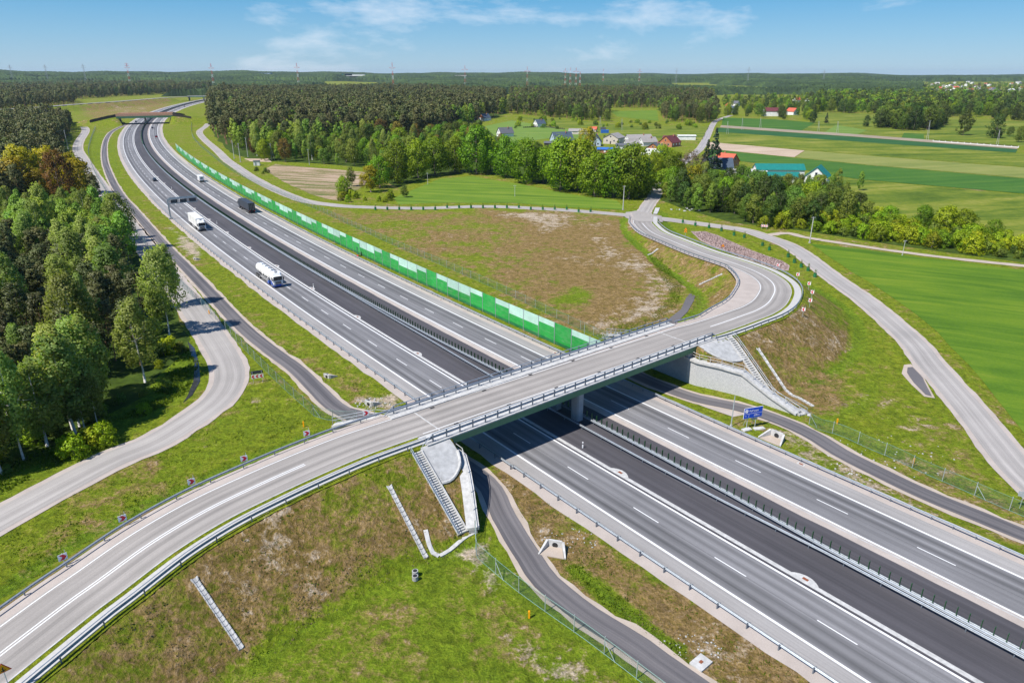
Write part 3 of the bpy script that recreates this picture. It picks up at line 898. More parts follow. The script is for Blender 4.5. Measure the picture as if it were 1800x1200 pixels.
# standing water in the ditches
pf('ditch_water', [(330, 600), (342, 612), (350, 640), (352, 670), (338, 695), (322, 708), (330, 695), (340, 670), (342, 640), (334, 618)], M['water'], .06, 2.0)
pf('ditch_path', [(1160, 580), (1190, 566), (1208, 549), (1219, 530), (1222, 519), (1213, 516), (1206, 524), (1197, 544), (1174, 562), (1148, 576)], M['service'], .08, 2.0)
pf('puddle_hollow', [(1588, 641), (1602, 640), (1625, 662), (1643, 700), (1625, 697), (1600, 675), (1585, 656)], M['sand'], .05, 1.5, .3)
pf('puddle', [(1595, 646), (1604, 645), (1622, 664), (1638, 697), (1627, 694), (1605, 672), (1594, 655)], M['service'], .075, 1.5, .1)
# ------------------------------------------------------------------ motorway
M['seam'] = plain('bitumen_seam', (.03, .03, .032), .7, .2, 2)
def mline(d, z, s0, s1, n=None):
    n = n or max(2, int(abs(s1 - s0) / 4))
    return [mw(s0 + (s1 - s0) * i / n, d, z) for i in range(n + 1)]
S0, S1 = 45.0, -2300.0
def mrib(name, d0, d1, z, mat, parent=None, s0=S0, s1=S1, kind=None, jag=0.0, seed=0):
    C = [mw(s, 0, 0) for s in list(np.arange(s0, max(s1, -400), -3.0)) + list(np.arange(-400, s1, -12.0))] if s1 < -400 else [mw(s, 0, 0) for s in np.arange(s0, s1 - .01, -3.0)]
    return ribbon(C, d0, d1, z, mat, name, parent, 1, jag, seed, kind)
# travelling towards -s, "right of travel" is +d
MWV = mrib('motorway_verge', -3.9, 30.6, .016, M['verge'], kind='structure', jag=.35, seed=3)
MWL = mrib('left_carriageway', -.15, 7.0, .030, M['lane'], kind='structure')
mrib('hard_shoulder', -2.35, -.15, .030, M['shoulder'], MWL)
MWR = mrib('right_carriageway', 19.6, 26.45, .030, M['lane_r'], kind='structure')
mrib('hard_shoulder', 26.45, 28.7, .030, M['shoulder'], MWR)
MED = mrib('median_strip', 7.0, 18.25, .026, M['median'], kind='structure')
mrib('gravel_edge', 18.25, 19.25, .034, M['verge'], MED, jag=.12, seed=8)
for d_ in (10.47, 12.2, 15.9):
    mrib('paving_seam', d_ - .02, d_ + .02, .030, M['seam'], MED, s1=-330)
mrib('paving_seam', 3.38, 3.42, .034, M['seam'], MWL, s1=-330)
mrib('paving_seam', 22.78, 22.82, .034, M['seam'], MWR, s1=-330)
GUT = mrib('gutter', 7.36, 7.95, .036, M['concrete_lt'], MED)
mrib('gutter', 19.22, 19.42, .036, M['concrete'], MED)
for o, d0, d1 in ((MWL, -.14, .16), (MWL, 6.72, 7.00), (MWR, 19.62, 19.92), (MWR, 26.16, 26.44)):
    mrib('edge_line', d0, d1, .040, M['paint'], o)
def dashes(par, d, ph):
    mesh = None
    far = MB()
    k = 0
    for i in range(-8, 170):
        s = ph - 12 * i
        if s > 40: continue
        if s > -420:
            mb = MB()
            a, b = mw(s, d, .040), mw(s + 4, d, .040)
            n = (mw(s, d + 1) - mw(s, d)) * .075
            mb.add([a - n, b - n, b + n, a + n], [(0, 1, 2, 3)])
            mb.build('lane_dash', M['paint'], par)
        else:
            a, b = mw(s, d, .040), mw(s + 4, d, .040)
            n = (mw(s, d + 1) - mw(s, d)) * .09
            far.add([a - n, b - n, b + n, a + n], [(0, 1, 2, 3)])
    o = far.build('lane_dashes_far', M['paint'], par)
    o['kind'] = 'stuff'
dashes(MWL, 3.5, -38.1)
dashes(MWR, 22.9, 11.2)
# drain inlets along the median gutter
inl = [-20.6, 6.1] + [-47.3 - 26.7 * i for i in range(14)]
for s in inl:
    P = []
    for k in range(13):
        f = k / 12
        P.append(mw(s - 1.6 + 3.2 * f, 7.9 + .75 * math.sin(math.pi * f) ** .8, 0))
    P += [mw(s + 1.6, 7.4), mw(s - 1.6, 7.4)]
    mb = MB(); mb.prism([(p.x, p.y) for p in P][::-1], .02, .046)
    i_ = mb.build('drain_inlet', M['concrete_lt'], MED)
    g = MB(); q = mw(s, 8.05, .055)
    g.box(q, (.62, .36, .02), math.atan2(mw_dir(s).y, mw_dir(s).x))
    g.build('grate', M['rust'], i_)
for s in (-6.5, -58, -100):
    q = mw(s, 29.1, .045)
    g = MB(); g.box(q, (1.1, .5, .03), TH); o = g.build('drain_inlet', M['concrete_lt'], MWR)
    g = MB(); g.box(q + Vector((0, 0, .02)), (.6, .3, .02), TH); g.build('grate', M['rust'], o)

# ------------------------------------------------------------------ side roads
def road(name, C, w, mat, gv=.9, gm='verge', jag=.25, seed=1):
    r = ribbon(C, -w / 2, w / 2, .03, mat, name, None, 2, .05, seed, 'structure')
    g = ribbon(C, -w / 2 - gv, w / 2 + gv, .010, M[gm], 'gravel_verge', r, 1, jag, seed + 20)
    return r
road('local_road', L_LOCAL, 5.0, M['local'], .75, 'verge', .3, 1)
road('service_road', L_SERV_N, 2.9, M['service'], .55, 'sand', .35, 2)
road('service_road', L_SERV_S, 2.9, M['service'], .40, 'sand', .4, 3)
road('service_road', R_SERV, 2.9, M['service'], .45, 'sand', .4, 4)
road('local_road', R_LOCAL, 4.7, M['local'], .75, 'verge', .25, 5)
road('local_road', T_LOCAL, 4.2, M['local'], .6, 'verge', .3, 6)
road('village_road', V_ROAD, 4.6, M['local'], .5, 'verge', .3, 7)
ribbon(TRACK, -1.3, 1.3, .03, M['sand'], 'farm_track', None, 1, .4, 9, 'structure')
pf('gravel_layby', [(1172, 685), (1200, 694), (1245, 708), (1290, 722), (1312, 728), (1290, 733), (1240, 716), (1190, 697)], M['verge'], .055, 2, .2)
# concrete slabs crossing the left service road
for s in (-205, -262, -300, -395, -470):
    pass

# ------------------------------------------------------------------ overpass road with both ramps
RW = 3.3
n_ = len(RAMP)
def bend_extra(i):
    """paved apron on the inside of the tight bend"""
    p = RAMP[i]
    q = Vector(at(1330, 512, 6)) 
    d = math.hypot(p.x - q.x, p.y - q.y)
    return 3.6 * max(0, 1 - (d / 26) ** 2)
RR = ribbon(RAMP, -RW, RW, 0, M['ramp'], 'overpass_road', None, 3, 0, 11, 'structure', th=.1)
ribbon(RAMP, lambda i: -RW - 1.6 - bend_extra(i), -RW, -.02, M['verge'], 'gravel_verge', RR, 1, 0, 12)
def part_rng(a, b): return RAMP[max(0, a):min(n_, b)]
iL, iR = IB0 - 2, IB1 + 5           # deck ends
for C in (RAMP[:iL], RAMP[iR:n_ - 8]):
    ribbon(C, RW + .12, RW + .7, .02, M['ground'], 'grass_strip', RR, 1, .08, 14)
    s_ = ribbon(C, RW + .7, RW + 2.1, .07, M['paving'], 'footpath', RR, 1, 0, 15, th=.15)
    ribbon(C, RW + 2.1, RW + 2.75, -.03, M['ground'], 'grass_edge', RR, 1, .15, 16)
    ribbon(C, RW, RW + .14, .06, M['concrete_lt'], 'kerb', RR, 1, 0, 17, th=.1)
ribbon(RAMP[:n_ - 14], -RW + .22, -RW + .36, .012, M['paint'], 'edge_line', RR)
ribbon(RAMP[iL:iR], RW - .36, RW - .22, .012, M['paint'], 'edge_line', RR)
i2 = near_i(at(556, 808, 6.4))
for o in (-.16, .16):
    ribbon(RAMP[:i2], o - .07, o + .07, .012, M['paint'], 'centre_line', RR)
i3, i4 = near_i(at(1260, 578, 6.4)), near_i(at(1126, 392, .6))
ribbon(RAMP[i3:i4], -.1, .1, .012, M['paint'], 'centre_line', RR)
# flare at the junction
pf('junction_apron', [(1100, 373), (1118, 371), (1143, 377), (1163, 380), (1165, 391), (1146, 393), (1120, 392), (1110, 388), (1098, 381)], M['ramp'], .16, 2)
pf('footpath', [(1152, 366), (1160, 366), (1155, 377), (1148, 377)], M['concrete_lt'], .20, 2)

# ------------------------------------------------------------------ the bridge
ZD = 6.5
BR = thing('road_bridge', 'grey concrete road bridge with green side fascia crossing the motorway', 'bridge', mw(-38, 14, 0))
def sdv(s, d, z): return Vector((OX + s * TX - d * TY, OY + s * TY + d * TX, z))
def bpart(name, mb, mat, par=BR, smooth=False):
    o = mb.build(name, mat, None, smooth)
    o.parent = par
    o.matrix_parent_inverse = Matrix.Translation(-par.location) if par is BR else Matrix.Identity(4)
    return o
def sdbox(mb, s0, s1, d0, d1, z0, z1):
    return mb.prism([sdv(a, b, 0)[:2] for a, b in ((s0, d0), (s1, d0), (s1, d1), (s0, d1))], z0, z1)
# where the roadway lies on the deck
SA = float(np.mean([rsd(i)[0] for i in range(IB0, IB1)]))
E0, E1 = SA - 4.75, SA + 5.6        # far and near deck edges (s)
D0, D1 = -14.2, 45.5
mb = MB(); sdbox(mb, E0 + .35, E1 - .35, D0, D1, 5.75, ZD - .09); bpart('deck_slab', mb, M['concrete'])
for e0, e1, nm in ((SA + RW + .02, E1, 'kerb_walkway'), (E0, SA - RW - .02, 'kerb_walkway')):
    mb = MB(); sdbox(mb, e0, e1, D0, D1, ZD - .35, ZD + .13); bpart(nm, mb, M['concrete_lt'])
for e, w in ((E1, .12), (E0 - .12, .12)):
    mb = MB(); sdbox(mb, e - (.0 if w > 0 else .0), e + w, D0 + .3, D1 - .3, 5.55, ZD + .0); bpart('fascia', mb, M['fascia'])
    mb = MB(); sdbox(mb, e - .25, e + w + .06, D0, D1, ZD + .004, ZD + .17); bpart('coping', mb, M['concrete_lt'])
for g in (SA - 3.2, SA - .2, SA + 3.2):
    mb = MB(); sdbox(mb, g - .6, g + .6, -9.6, 38.3, 5.12, 5.75); bpart('girder', mb, M['girder'])
for d in (14.2,):
    for s in (SA + 3.3, SA - 1.6):
        mb = MB()
        P = [sdv(s + a, d + b, 0)[:2] for a, b in ((-.85, -.45), (-.55, -.62), (.55, -.62), (.85, -.45), (.85, .45), (.55, .62), (-.55, .62), (-.85, .45))]
        mb.prism(P, -.2, 5.12); bpart('pillar', mb, M['concrete_dk'])
for d0, d1 in ((-11.0, -9.85), (38.45, 39.7)):
    mb = MB(); sdbox(mb, E0 + .3, E1 - .3, d0, d1, -.3, 5.6); bpart('abutment', mb, M['concrete_dk'])
for i, d in ((IB0, -10.7), (IB1, 40.2)):
    mb = MB(); sdbox(mb, SA - RW, SA + RW, d - .1, d + .1, ZD + .006, ZD + .022); bpart('expansion_joint', mb, M['concrete_lt'])
# wing cheeks at the near corners
for d0, d1, e in ((-13.9, -11.0, E1 - .55), (39.7, 45.0, E1 - .55), (-13.9, -11.0, E0 + .3), (39.7, 45.0, E0 + .3)):
    mb = MB()
    zz = (1.8, 4.2) if d0 < 0 else (3.4, 4.6)
    a, b = sdv(e, d0, 0), sdv(e, d1, 0)
    n = Vector((TX, TY, 0)) * .25
    mb.prism([(a)[:2], (b)[:2], (b + n)[:2], (a + n)[:2]], [5.2 if d0 < 0 else 2.8, 2.8 if d0 < 0 else 5.4, 2.8 if d0 < 0 else 5.4, 5.2 if d0 < 0 else 2.8], 6.15)
    bpart('wing_wall', mb, M['concrete'])
# deck drains: small dark gully grates along both kerbs
for d in range(-8, 44, 9):
    for s in (SA - RW + .35, SA + RW - .3):
        mb = MB(); mb.box(sdv(s, d, ZD + .012), (.35, .7, .02), TH); bpart('gully', mb, M['dark'])

def beam_profile():
    return [(-.04, .0), (.05, .05), (.05, .11), (-.02, .155), (.05, .20), (.05, .26), (-.04, .31)]
def guardrail(name, label, P, face=1, z=.45, sp=4.0, bracket=False, group=None, n_beam=1, double=False, parent=None, post_in=.16, thick=1.0, cap=True, mat='steel'):
    """steel crash barrier along the line P (points on the surface): profiled beam, single posts"""
    root = parent if parent is not None else thing(name, label, 'guardrail', P[0], 0, group)
    base = P[0] if parent is None else Vector((0, 0, 0))
    S = side(P)
    for f in ((face,) if not double else (face, -face)):
        mb = MB()
        mb.loft([[p + s * (x * f + (.22 * f if double else 0)) + Vector((0, 0, z + y)) - base for x, y in beam_profile()] for p, s in zip(P, S)])
        mb.build('rail', M[mat], root)
    L, nx = 0, .4
    pm = MB()
    pm.box((0, 0, z / 2 + .08), (.10, .10, z + .26))
    if bracket:
        pm.bar((0, 0, z + .22), (0, .55, z - .02), .07, .07)
        pm.bar((0, .55, z - .02), (0, .1, .05), .07, .07)
    me_ = None
    cnt = 0
    far = MB()
    for a, b, s in zip(P, P[1:], S):
        l = (b - a).length
        while nx <= L + l:
            q = a.lerp(b, (nx - L) / l) - s * (face * post_in * (0 if double else 1)) - base
            if cnt < 280:
                if me_ is None:
                    o = pm.build('post', M['steel_dk'], root); me_ = o.data
                else:
                    o = link('post', me_, root)
                o.location = q
                o.rotation_euler = (0, 0, math.atan2(s.y, s.x) + math.pi / 2 * (1 if face < 0 else -1))
            else:
                far.box(q + Vector((0, 0, z / 2)), (.1, .1, z + .2))
            cnt += 1
            nx += sp
        L += l
    if far.v:
        far.build('posts_far', M['steel_dk'], root)['kind'] = 'stuff'
    return root
# bridge rails: crash barrier with handrail above, both sides
def bridge_rail(s, face, d0, d1, i):
    R_ = thing('bridge_railing', ('grey steel barrier and handrail along the near edge of the bridge' if i else 'grey steel barrier and handrail along the far edge of the bridge'), 'railing', sdv(s, d0, ZD + .15))
    a, b = sdv(s, d0, 0), sdv(s, d1, 0)
    a0 = sdv(s, d0, ZD + .15)
    dv = (b - a)
    L = dv.length
    dv.normalize()
    nv = Vector((TX, TY, 0)) * face
    def at_(t, z, o=0): return dv * t + nv * o + Vector((0, 0, z))
    mb = MB(); mb.tube([at_(-1.6, .0), at_(.0, 1.12), at_(.3, 1.18), at_(L - .3, 1.18), at_(L, 1.12), at_(L + 1.6, 0)], .055, 6); mb.build('handrail', M['steel'], R_)
    for z in (.72,):
        mb = MB(); mb.tube([at_(0, z), at_(L, z)], .05, 5); mb.build('rail', M['steel'], R_)
    mb = MB()
    mb.loft([[at_(t, .42 + y * 1.05, -.22 - x * 1.0) for x, y in beam_profile()] for t in (-1, L + 1)]); mb.build('crash_rail', M['steel'], R_)
    pm = MB(); pm.box((0, 0, .58), (.13, .17, 1.16)); pm.box((0, -.14 * 1, .55), (.1, .2, .16))
    me_ = None
    n = int(L / 2.0)
    for k in range(n + 1):
        if me_ is None:
            o = pm.build('post', M['steel_dk'], R_); me_ = o.data
        else: o = link('post', me_, R_)
        o.location = at_(k * L / n, 0)
        o.rotation_euler = (0, 0, math.atan2(dv.y, dv.x) + (0 if face > 0 else math.pi) + math.pi)
    return R_
bridge_rail(E1 - .18, 1, D0 + 1.0, D1 - 1.0, 1)
bridge_rail(E0 + .18, -1, D0 + 1.0, D1 - 1.0, 0)

# ------------------------------------------------------------------ crash barriers beside the roads
guardrail('guardrail', 'long steel guardrail on the left verge of the motorway, in front of the bridge', mline(-2.75, .02, 44, -30), 1, sp=3.4, bracket=True)
guardrail('guardrail', 'steel guardrail on the left verge of the motorway, beyond the bridge', mline(-2.9, .02, -30, -300), 1, sp=3.6, bracket=True)
guardrail('guardrail', 'steel guardrail on the right verge of the motorway beside the blue sign', mline(29.5, .02, 44, -47), -1, sp=2.4)
guardrail('guardrail', 'steel guardrail at the foot of the green noise barrier', mline(29.6, .02, -47, -420), -1, sp=2.6)
def med_d(s, d1):
    k = np.interp(s, [-120, -80, -52, -20, -8, 6, 44], [0, .35, 1, 1, .75, .15, .0])
    return 13.45 + d1 * (.28 + k * 1.0)
ss = list(np.arange(44, -560, -3.0))
guardrail('median_guardrail', 'steel median guardrail facing the carriageway with the tanker', [mw(s, med_d(s, -1), .03) for s in ss], -1, z=.5, sp=4.0)
MG = guardrail('median_guardrail', 'steel median guardrail carrying upright green anti-glare blades', [mw(s, med_d(s, 1), .03) for s in ss], 1, z=.5, sp=4.0, double=True)
g0 = MG.location.copy()
bl = MB(); bl.box((0, 0, .45), (.05, .23, .95)); bl.box((0, 0, -.02), (.08, .12, .06))
bme = None; farb = MB()
for k in range(0, 560):
    s = 43 - 1.07 * k
    q = mw(s, med_d(s, 1), .86) - g0
    if k < 290:
        if bme is None:
            o = bl.build('anti_glare_blade', M['green_blade'], MG); bme = o.data
        else: o = link('anti_glare_blade', bme, MG)
        o.location = q
        dv = mw_dir(s); o.rotation_euler = (0, 0, math.atan2(dv.y, dv.x))
    else:
        dv = mw_dir(s)
        farb.box(q + Vector((0, 0, .45)), (.05, .23, .95), math.atan2(dv.y, dv.x))
farb.build('anti_glare_blades_far', M['green_blade'], MG)['kind'] = 'stuff'
# farther up only the green screen and rails
for dd in (-.3, .3):
    pass
M['n_dummy'] = None
mb = MB(); ll = [mw(s, 13.45, .03) for s in np.arange(-560, -1500, -12.0)]
sl2 = side(ll)
mb.loft([[p + q * -.3 + Vector((0, 0, .45)), p + q * -.3 + Vector((0, 0, .8)), p + Vector((0, 0, 1.6)), p + q * .3 + Vector((0, 0, .8)), p + q * .3 + Vector((0, 0, .45))] for p, q in zip(ll, sl2)])
tag(mb.build('median_screen', M['green_blade']), 'green median screen running towards the far bridges', 'screen')
mb = MB(); mb.loft([[p + q * -.45 + Vector((0, 0, .4)), p + q * -.45 + Vector((0, 0, .8))] for p, q in zip(ll, sl2)])
tag(mb.build('median_guardrail', M['steel']), 'thin steel rail in front of the far green median screen', 'guardrail')

def ramp_rail(i0, i1, off, face, label, sp=4.0, z=.45, hand=False):
    C = RAMP[i0:i1]
    P = offs(C, off, -.02)
    g = guardrail('guardrail', label, P, face, z=z, sp=sp)
    if hand:
        b = P[0]
        mb = MB(); mb.tube([p - b + Vector((0, 0, .98)) for p in P[::2]], .045, 5); mb.build('handrail', M['steel'], g)
    return g
ramp_rail(0, iL + 2, -RW - 1.2, 1, 'steel guardrail beside the red chevron signs on the left ramp')
ramp_rail(0, iL + 1, RW + 2.25, -1, 'steel guardrail outside the footpath on the left ramp', hand=True)
ir2 = n_ - 10
C = RAMP[iR:ir2]
P = offs(C, lambda i: -RW - 1.2 - bend_extra(i + iR) * .95, -.02)
guardrail('guardrail', 'steel guardrail on the inner side of the bend beyond the bridge', P, 1, sp=2.6)
ramp_rail(iR, ir2 - 6, RW + 2.25, -1, 'steel guardrail round the outer side of the bend beyond the bridge', sp=2.6, hand=False, z=.5)

# ------------------------------------------------------------------ noise barrier
NB = thing('noise_barrier', 'long green noise barrier of stepped pale and bright panels beside the motorway', 'noise barrier', mw(-46.8, 32.2, 0))
n0 = NB.location.copy()
pat = [1.0, .72, .45, .45, .70]
bays = 92
slat = {}
def nb_panel(z0, z1, w=4.86):
    key = (round(z0, 2), round(z1, 2))
    mb = MB()
    n = max(1, int(round((z1 - z0) / .5)))
    h = (z1 - z0) / n
    for i in range(n):
        a, b = z0 + i * h, z0 + (i + 1) * h
        mb.add([(0, -.05, a + .02), (w, -.05, a + .02), (w, -.07, b - .03), (0, -.07, b - .03), (0, .06, a), (w, .06, a), (w, .06, b), (0, .06, b), (0, -.05, b), (w, -.05, b), (0, -.05, a), (w, -.05, a)],
               [(0, 1, 2, 3), (3, 2, 9, 8), (10, 11, 1, 0), (5, 4, 7, 6), (4, 10, 8, 7), (11, 5, 6, 9), (8, 9, 6, 7)])
    return mb
cache = {}
HB_ = 4.5
pme = None
for k in range(bays + 1):
    s = -46.8 - 5.0 * k
    q = mw(s, 32.2, 0) - n0
    q2 = mw(s - 5.0, 32.2, 0) - n0
    v = q2 - q
    rz = math.atan2(v.y, v.x)
    top = HB_ if k > 1 else HB_ - .0
    if pme is None:
        mb = MB(); mb.box((0, 0, 2.3), (.14, .22, 4.6)); o = mb.build('post', M['steel'], NB); pme = o.data
    else: o = link('post', pme, NB)
    o.location = q; o.rotation_euler = (0, 0, rz)
    if k == bays: break
    g = pat[(k + 3) % 5]
    for nm, z0, z1, mt in (('base_panel', .1, .7, 'n_dark'), ('green_panel', .72, .72 + (HB_ - .72) * g, 'n_green'), ('pale_panel', .74 + (HB_ - .72) * g, HB_, 'n_pale')):
        if z1 - z0 < .2: continue
        key = (nm, round(z0, 2), round(z1, 2))
        if key not in cache:
            o = nb_panel(z0, z1).build(nm, M[mt], NB); cache[key] = o.data
        else: o = link(nm, cache[key], NB)
        o.location = q + v.normalized() * .07; o.rotation_euler = (0, 0, rz)
        o.scale = ((v.length - .14) / 4.86, -1, 1) if False else ((v.length - .14) / 4.86, 1, 1)
# ------------------------------------------------------------------ retaining walls, slope paving, stairs, chutes
def poly_wall(name, label, P, th, zb, zt, cop=.25):
    """wall along plan points with its own top heights, coping on top"""
    T_ = thing(name, label, 'wall', (P[0][0], P[0][1], 0))
    b = Vector((P[0][0], P[0][1], 0))
    L = [Vector((p[0], p[1], 0)) for p in P]
    S = side(L)
    mb = MB(); mb.uv = []
    rows = []
    for p, s, zt_ in zip(L, S, zt):
        a, c = p - b, p + s * th - b
        rows.append([a + Vector((0, 0, zb)), a + Vector((0, 0, zt_)), c + Vector((0, 0, zt_)), c + Vector((0, 0, zb))])
    l = 0
    for i in range(len(rows) - 1):
        r0, r1 = rows[i], rows[i + 1]
        l1 = l + (L[i + 1] - L[i]).length
        for k in range(4):
            k2 = (k + 1) % 4
            mb.add([r0[k], r1[k], r1[k2], r0[k2]], [(0, 1, 2, 3)])
            mb.uv += [(l, r0[k].z), (l1, r1[k].z), (l1, r1[k2].z), (l, r0[k2].z)]
        l = l1
    mb.add(rows[0], [(0, 1, 2, 3)]); mb.add(rows[-1], [(3, 2, 1, 0)])
    mb.uv += [(0, 0)] * 8
    mb.build('wall_face', M['blocks'], T_)
    mb = MB()
    mb.loft([[r[1] + s * -cop + Vector((0, 0, -.02)), r[1] + s * -cop + Vector((0, 0, .32)), r[2] + s * cop + Vector((0, 0, .32)), r[2] + s * cop + Vector((0, 0, -.02))] for r, s in zip(rows, S)], closed=True)
    mb.build('coping', M['concrete_lt'], T_)
    return T_
def railing(name, label, P, sp=1.8, h=1.1, mat='steel'):
    T_ = thing(name, label, 'railing', P[0])
    b = P[0]
    for z in (h, h * .55):
        mb = MB(); mb.tube([p - b + Vector((0, 0, z)) for p in P], .045, 5); mb.build('rail', M[mat], T_)
    pm = None
    for a, c in zip(P, P[1:]):
        n = max(1, int((c - a).length / sp))
        for k in range(n + (1 if c is P[-1] else 0)):
            if pm is None:
                mb = MB(); mb.box((0, 0, h / 2), (.07, .07, h)); o = mb.build('post', M[mat], T_); pm = o.data
            else: o = link('post', pm, T_)
            o.location = a.lerp(c, k / n) - b
    return T_
wl = [(-34.2, -9.9, 4.4), (-32.6, -9.9, 4.3), (-31.2, -9.85, 4.2), (-28.3, -11.2, 3.6), (-25.8, -12.5, 2.6), (-22.0, -14.6, .55)]
WLW = poly_wall('retaining_wall', 'pale retaining wall along the service road left of the motorway', [sdv(a, b, 0) for a, b, c in wl], 1.0, -.2, [c for *_, c in wl])
railing('railing', 'white pipe railing on the retaining wall left of the motorway', [sdv(a, b - .35, c + .3) for a, b, c in wl], mat='concrete_lt')
wr = [(-34.2, 38.5, 4.4), (-31.6, 38.6, 4.2), (-28.0, 39.9, 4.15), (-24.4, 41.0, 3.9), (-19.2, 41.5, 1.6), (-14.6, 41.9, .1)]
WRW = poly_wall('retaining_wall', 'grey block retaining wall behind the blue sign', [sdv(a, b, 0) for a, b, c in wr][::-1], 1.1, -.3, [c for *_, c in wr][::-1], .3)
railing('railing', 'white pipe railing on the grey block retaining wall behind the blue sign', [sdv(a, b + .5, c + .3) for a, b, c in wr], mat='concrete_lt')
wl2 = [(-56, -16.5, .6), (-50, -12.4, 3.0), (-43.8, -9.9, 4.3)]
poly_wall('retaining_wall', 'pale retaining wall end beyond the bridge near the chevron sign', [sdv(a, b, 0) for a, b, c in wl2], .7, -.2, [c for *_, c in wl2])
railing('railing', 'light pipe railing beyond the bridge next to the service road end', [sdv(a, b - .35, c + .3) for a, b, c in wl2])
wr2 = [(-57, 42.8, .6), (-50, 40.4, 3.0), (-43.8, 38.8, 4.3)]
poly_wall('retaining_wall', 'retaining wall hidden behind the right end of the bridge', [sdv(a, b, 0) for a, b, c in wr2][::-1], .7, -.2, [c for *_, c in wr2][::-1])
railing('railing', 'light pipe railing behind the right end of the bridge', [sdv(a, b + .35, c + .3) for a, b, c in wr2])

def drape(P, dz=.1): return [Vector((p[0], p[1], hz(p[0], p[1]) + dz)) for p in P]
def cone(name, label, poly, arc):
    """concrete slope paving draped over the bank end, kerb round its lower rim"""
    P = [sdv(a_, b_, 0) for a_, b_ in poly]
    T_ = thing(name, label, 'paving')
    sheet('slope_slab', [(p.x, p.y) for p in P], M['concrete'], .14, .8, kind=None, parent=T_)
    Q = rs([sdv(*poly[i], 0) for i in arc], .5)
    mb = MB(); mb.tube([Vector((p.x, p.y, hz(p.x, p.y) + .14)) for p in Q], .2, 6); mb.build('kerb', M['concrete_lt'], T_)
    return T_
cone('slope_paving', 'rounded concrete slope paving at the left end of the bridge', [(-33.2, -15.1), (-28.4, -15.2), (-28.3, -14.0), (-28.8, -12.7), (-29.8, -11.5), (-31.2, -10.9), (-33.2, -10.9)], [1, 2, 3, 4, 5])
cone('slope_paving', 'triangular concrete slope paving at the right end of the bridge', [(-33.0, 46.8), (-33.0, 40.2), (-31.6, 40.2), (-30.0, 41.2), (-28.6, 42.8), (-27.8, 44.8), (-27.6, 47.0)], [2, 3, 4, 5, 6])
def stairs(label, a, b, w, n, rail_side=1):
    """service stairs down the bank: each step its own slab"""
    a, b = Vector(a), Vector(b)
    T_ = thing('stairs', label, 'stairs', a)
    d = b - a
    h = Vector((d.x, d.y, 0)); L = h.length; h.normalize()
    r = Vector((h.y, -h.x, 0))
    rz = math.atan2(h.y, h.x)
    def bk(f, o, dz):
        q = a + d * f + o
        return Vector((q.x, q.y, hz(a.x + d.x * f, a.y + d.y * f) + dz)) - a
    st = None
    for k in range(n):
        if st is None:
            mb = MB(); mb.box((0, 0, -.09), (L / n * .82, w, .18)); o = mb.build('step', M['concrete_lt'], T_); st = o.data
        else: o = link('step', st, T_)
        q = a + d * ((k + .5) / n); o.location = (q.x - a.x, q.y - a.y, hz(q.x, q.y) + .2 - a.z); o.rotation_euler = (0, 0, rz)
    for s_ in (-1, 1):
        mb = MB(); G = [bk(k / 12, r * s_ * (w / 2 + .09), .2) for k in range(13)]
        for g0_, g1_ in zip(G, G[1:]): mb.bar(g0_, g1_, .14, .4)
        mb.build('stringer', M['concrete_lt'], T_)
    o_ = r * rail_side * (w / 2 + .3)
    for z in (1.0, .55):
        mb = MB(); mb.tube([bk(k / 12, o_, z + .15) for k in range(13)], .045, 5); mb.build('handrail', M['steel'], T_)
    pm = None
    for k in range(9):
        if pm is None:
            mb = MB(); mb.box((0, 0, .5), (.06, .06, 1.0)); o = mb.build('post', M['steel'], T_); pm = o.data
        else: o = link('post', pm, T_)
        o.location = bk(k / 8, o_, .15)
    return T_
stairs('grey service stairs with handrail down the bank left of the motorway', (*sdv(-32.8, -15.9, 0)[:2], 6.3), (*sdv(-22.6, -16.2, 0)[:2], .2), 1.0, 36, 1)
stairs('grey service stairs with handrail down the bank beside the grey block wall', (*sdv(-32.2, 47.9, 0)[:2], 6.2), (*sdv(-14.0, 42.7, 0)[:2], .15), 1.0, 46, -1)
def path_strip(name, label, P, w, mat='concrete_lt'):
    P = rs(P, .7)
    T_ = ribbon([Vector((p.x, p.y, hz(p.x, p.y))) for p in P], -w / 2, w / 2, .1, M[mat], name, None, 1, .05, 5, th=.15)
    return tag(T_, label, 'path')
path_strip('concrete_gutter', 'narrow concrete gutter at the foot of the left stairs', [sdv(-22.4, -14.6, 0), sdv(-22.2, -16.4, 0), sdv(-21.6, -18.6, 0), sdv(-21.5, -20.2, 0)], .45)
path_strip('concrete_gutter', 'short concrete gutter climbing the bank left of the stairs foot', [sdv(-21.5, -20.2, 0), sdv(-22.6, -20.6, 0), sdv(-24.6, -20.0, 0)], .45)
path_strip('concrete_gutter', 'narrow concrete gutter at the foot of the right stairs', [sdv(-15.5, 44.6, 0), sdv(-13.8, 44.0, 0), sdv(-13.2, 43.2, 0)], .5)
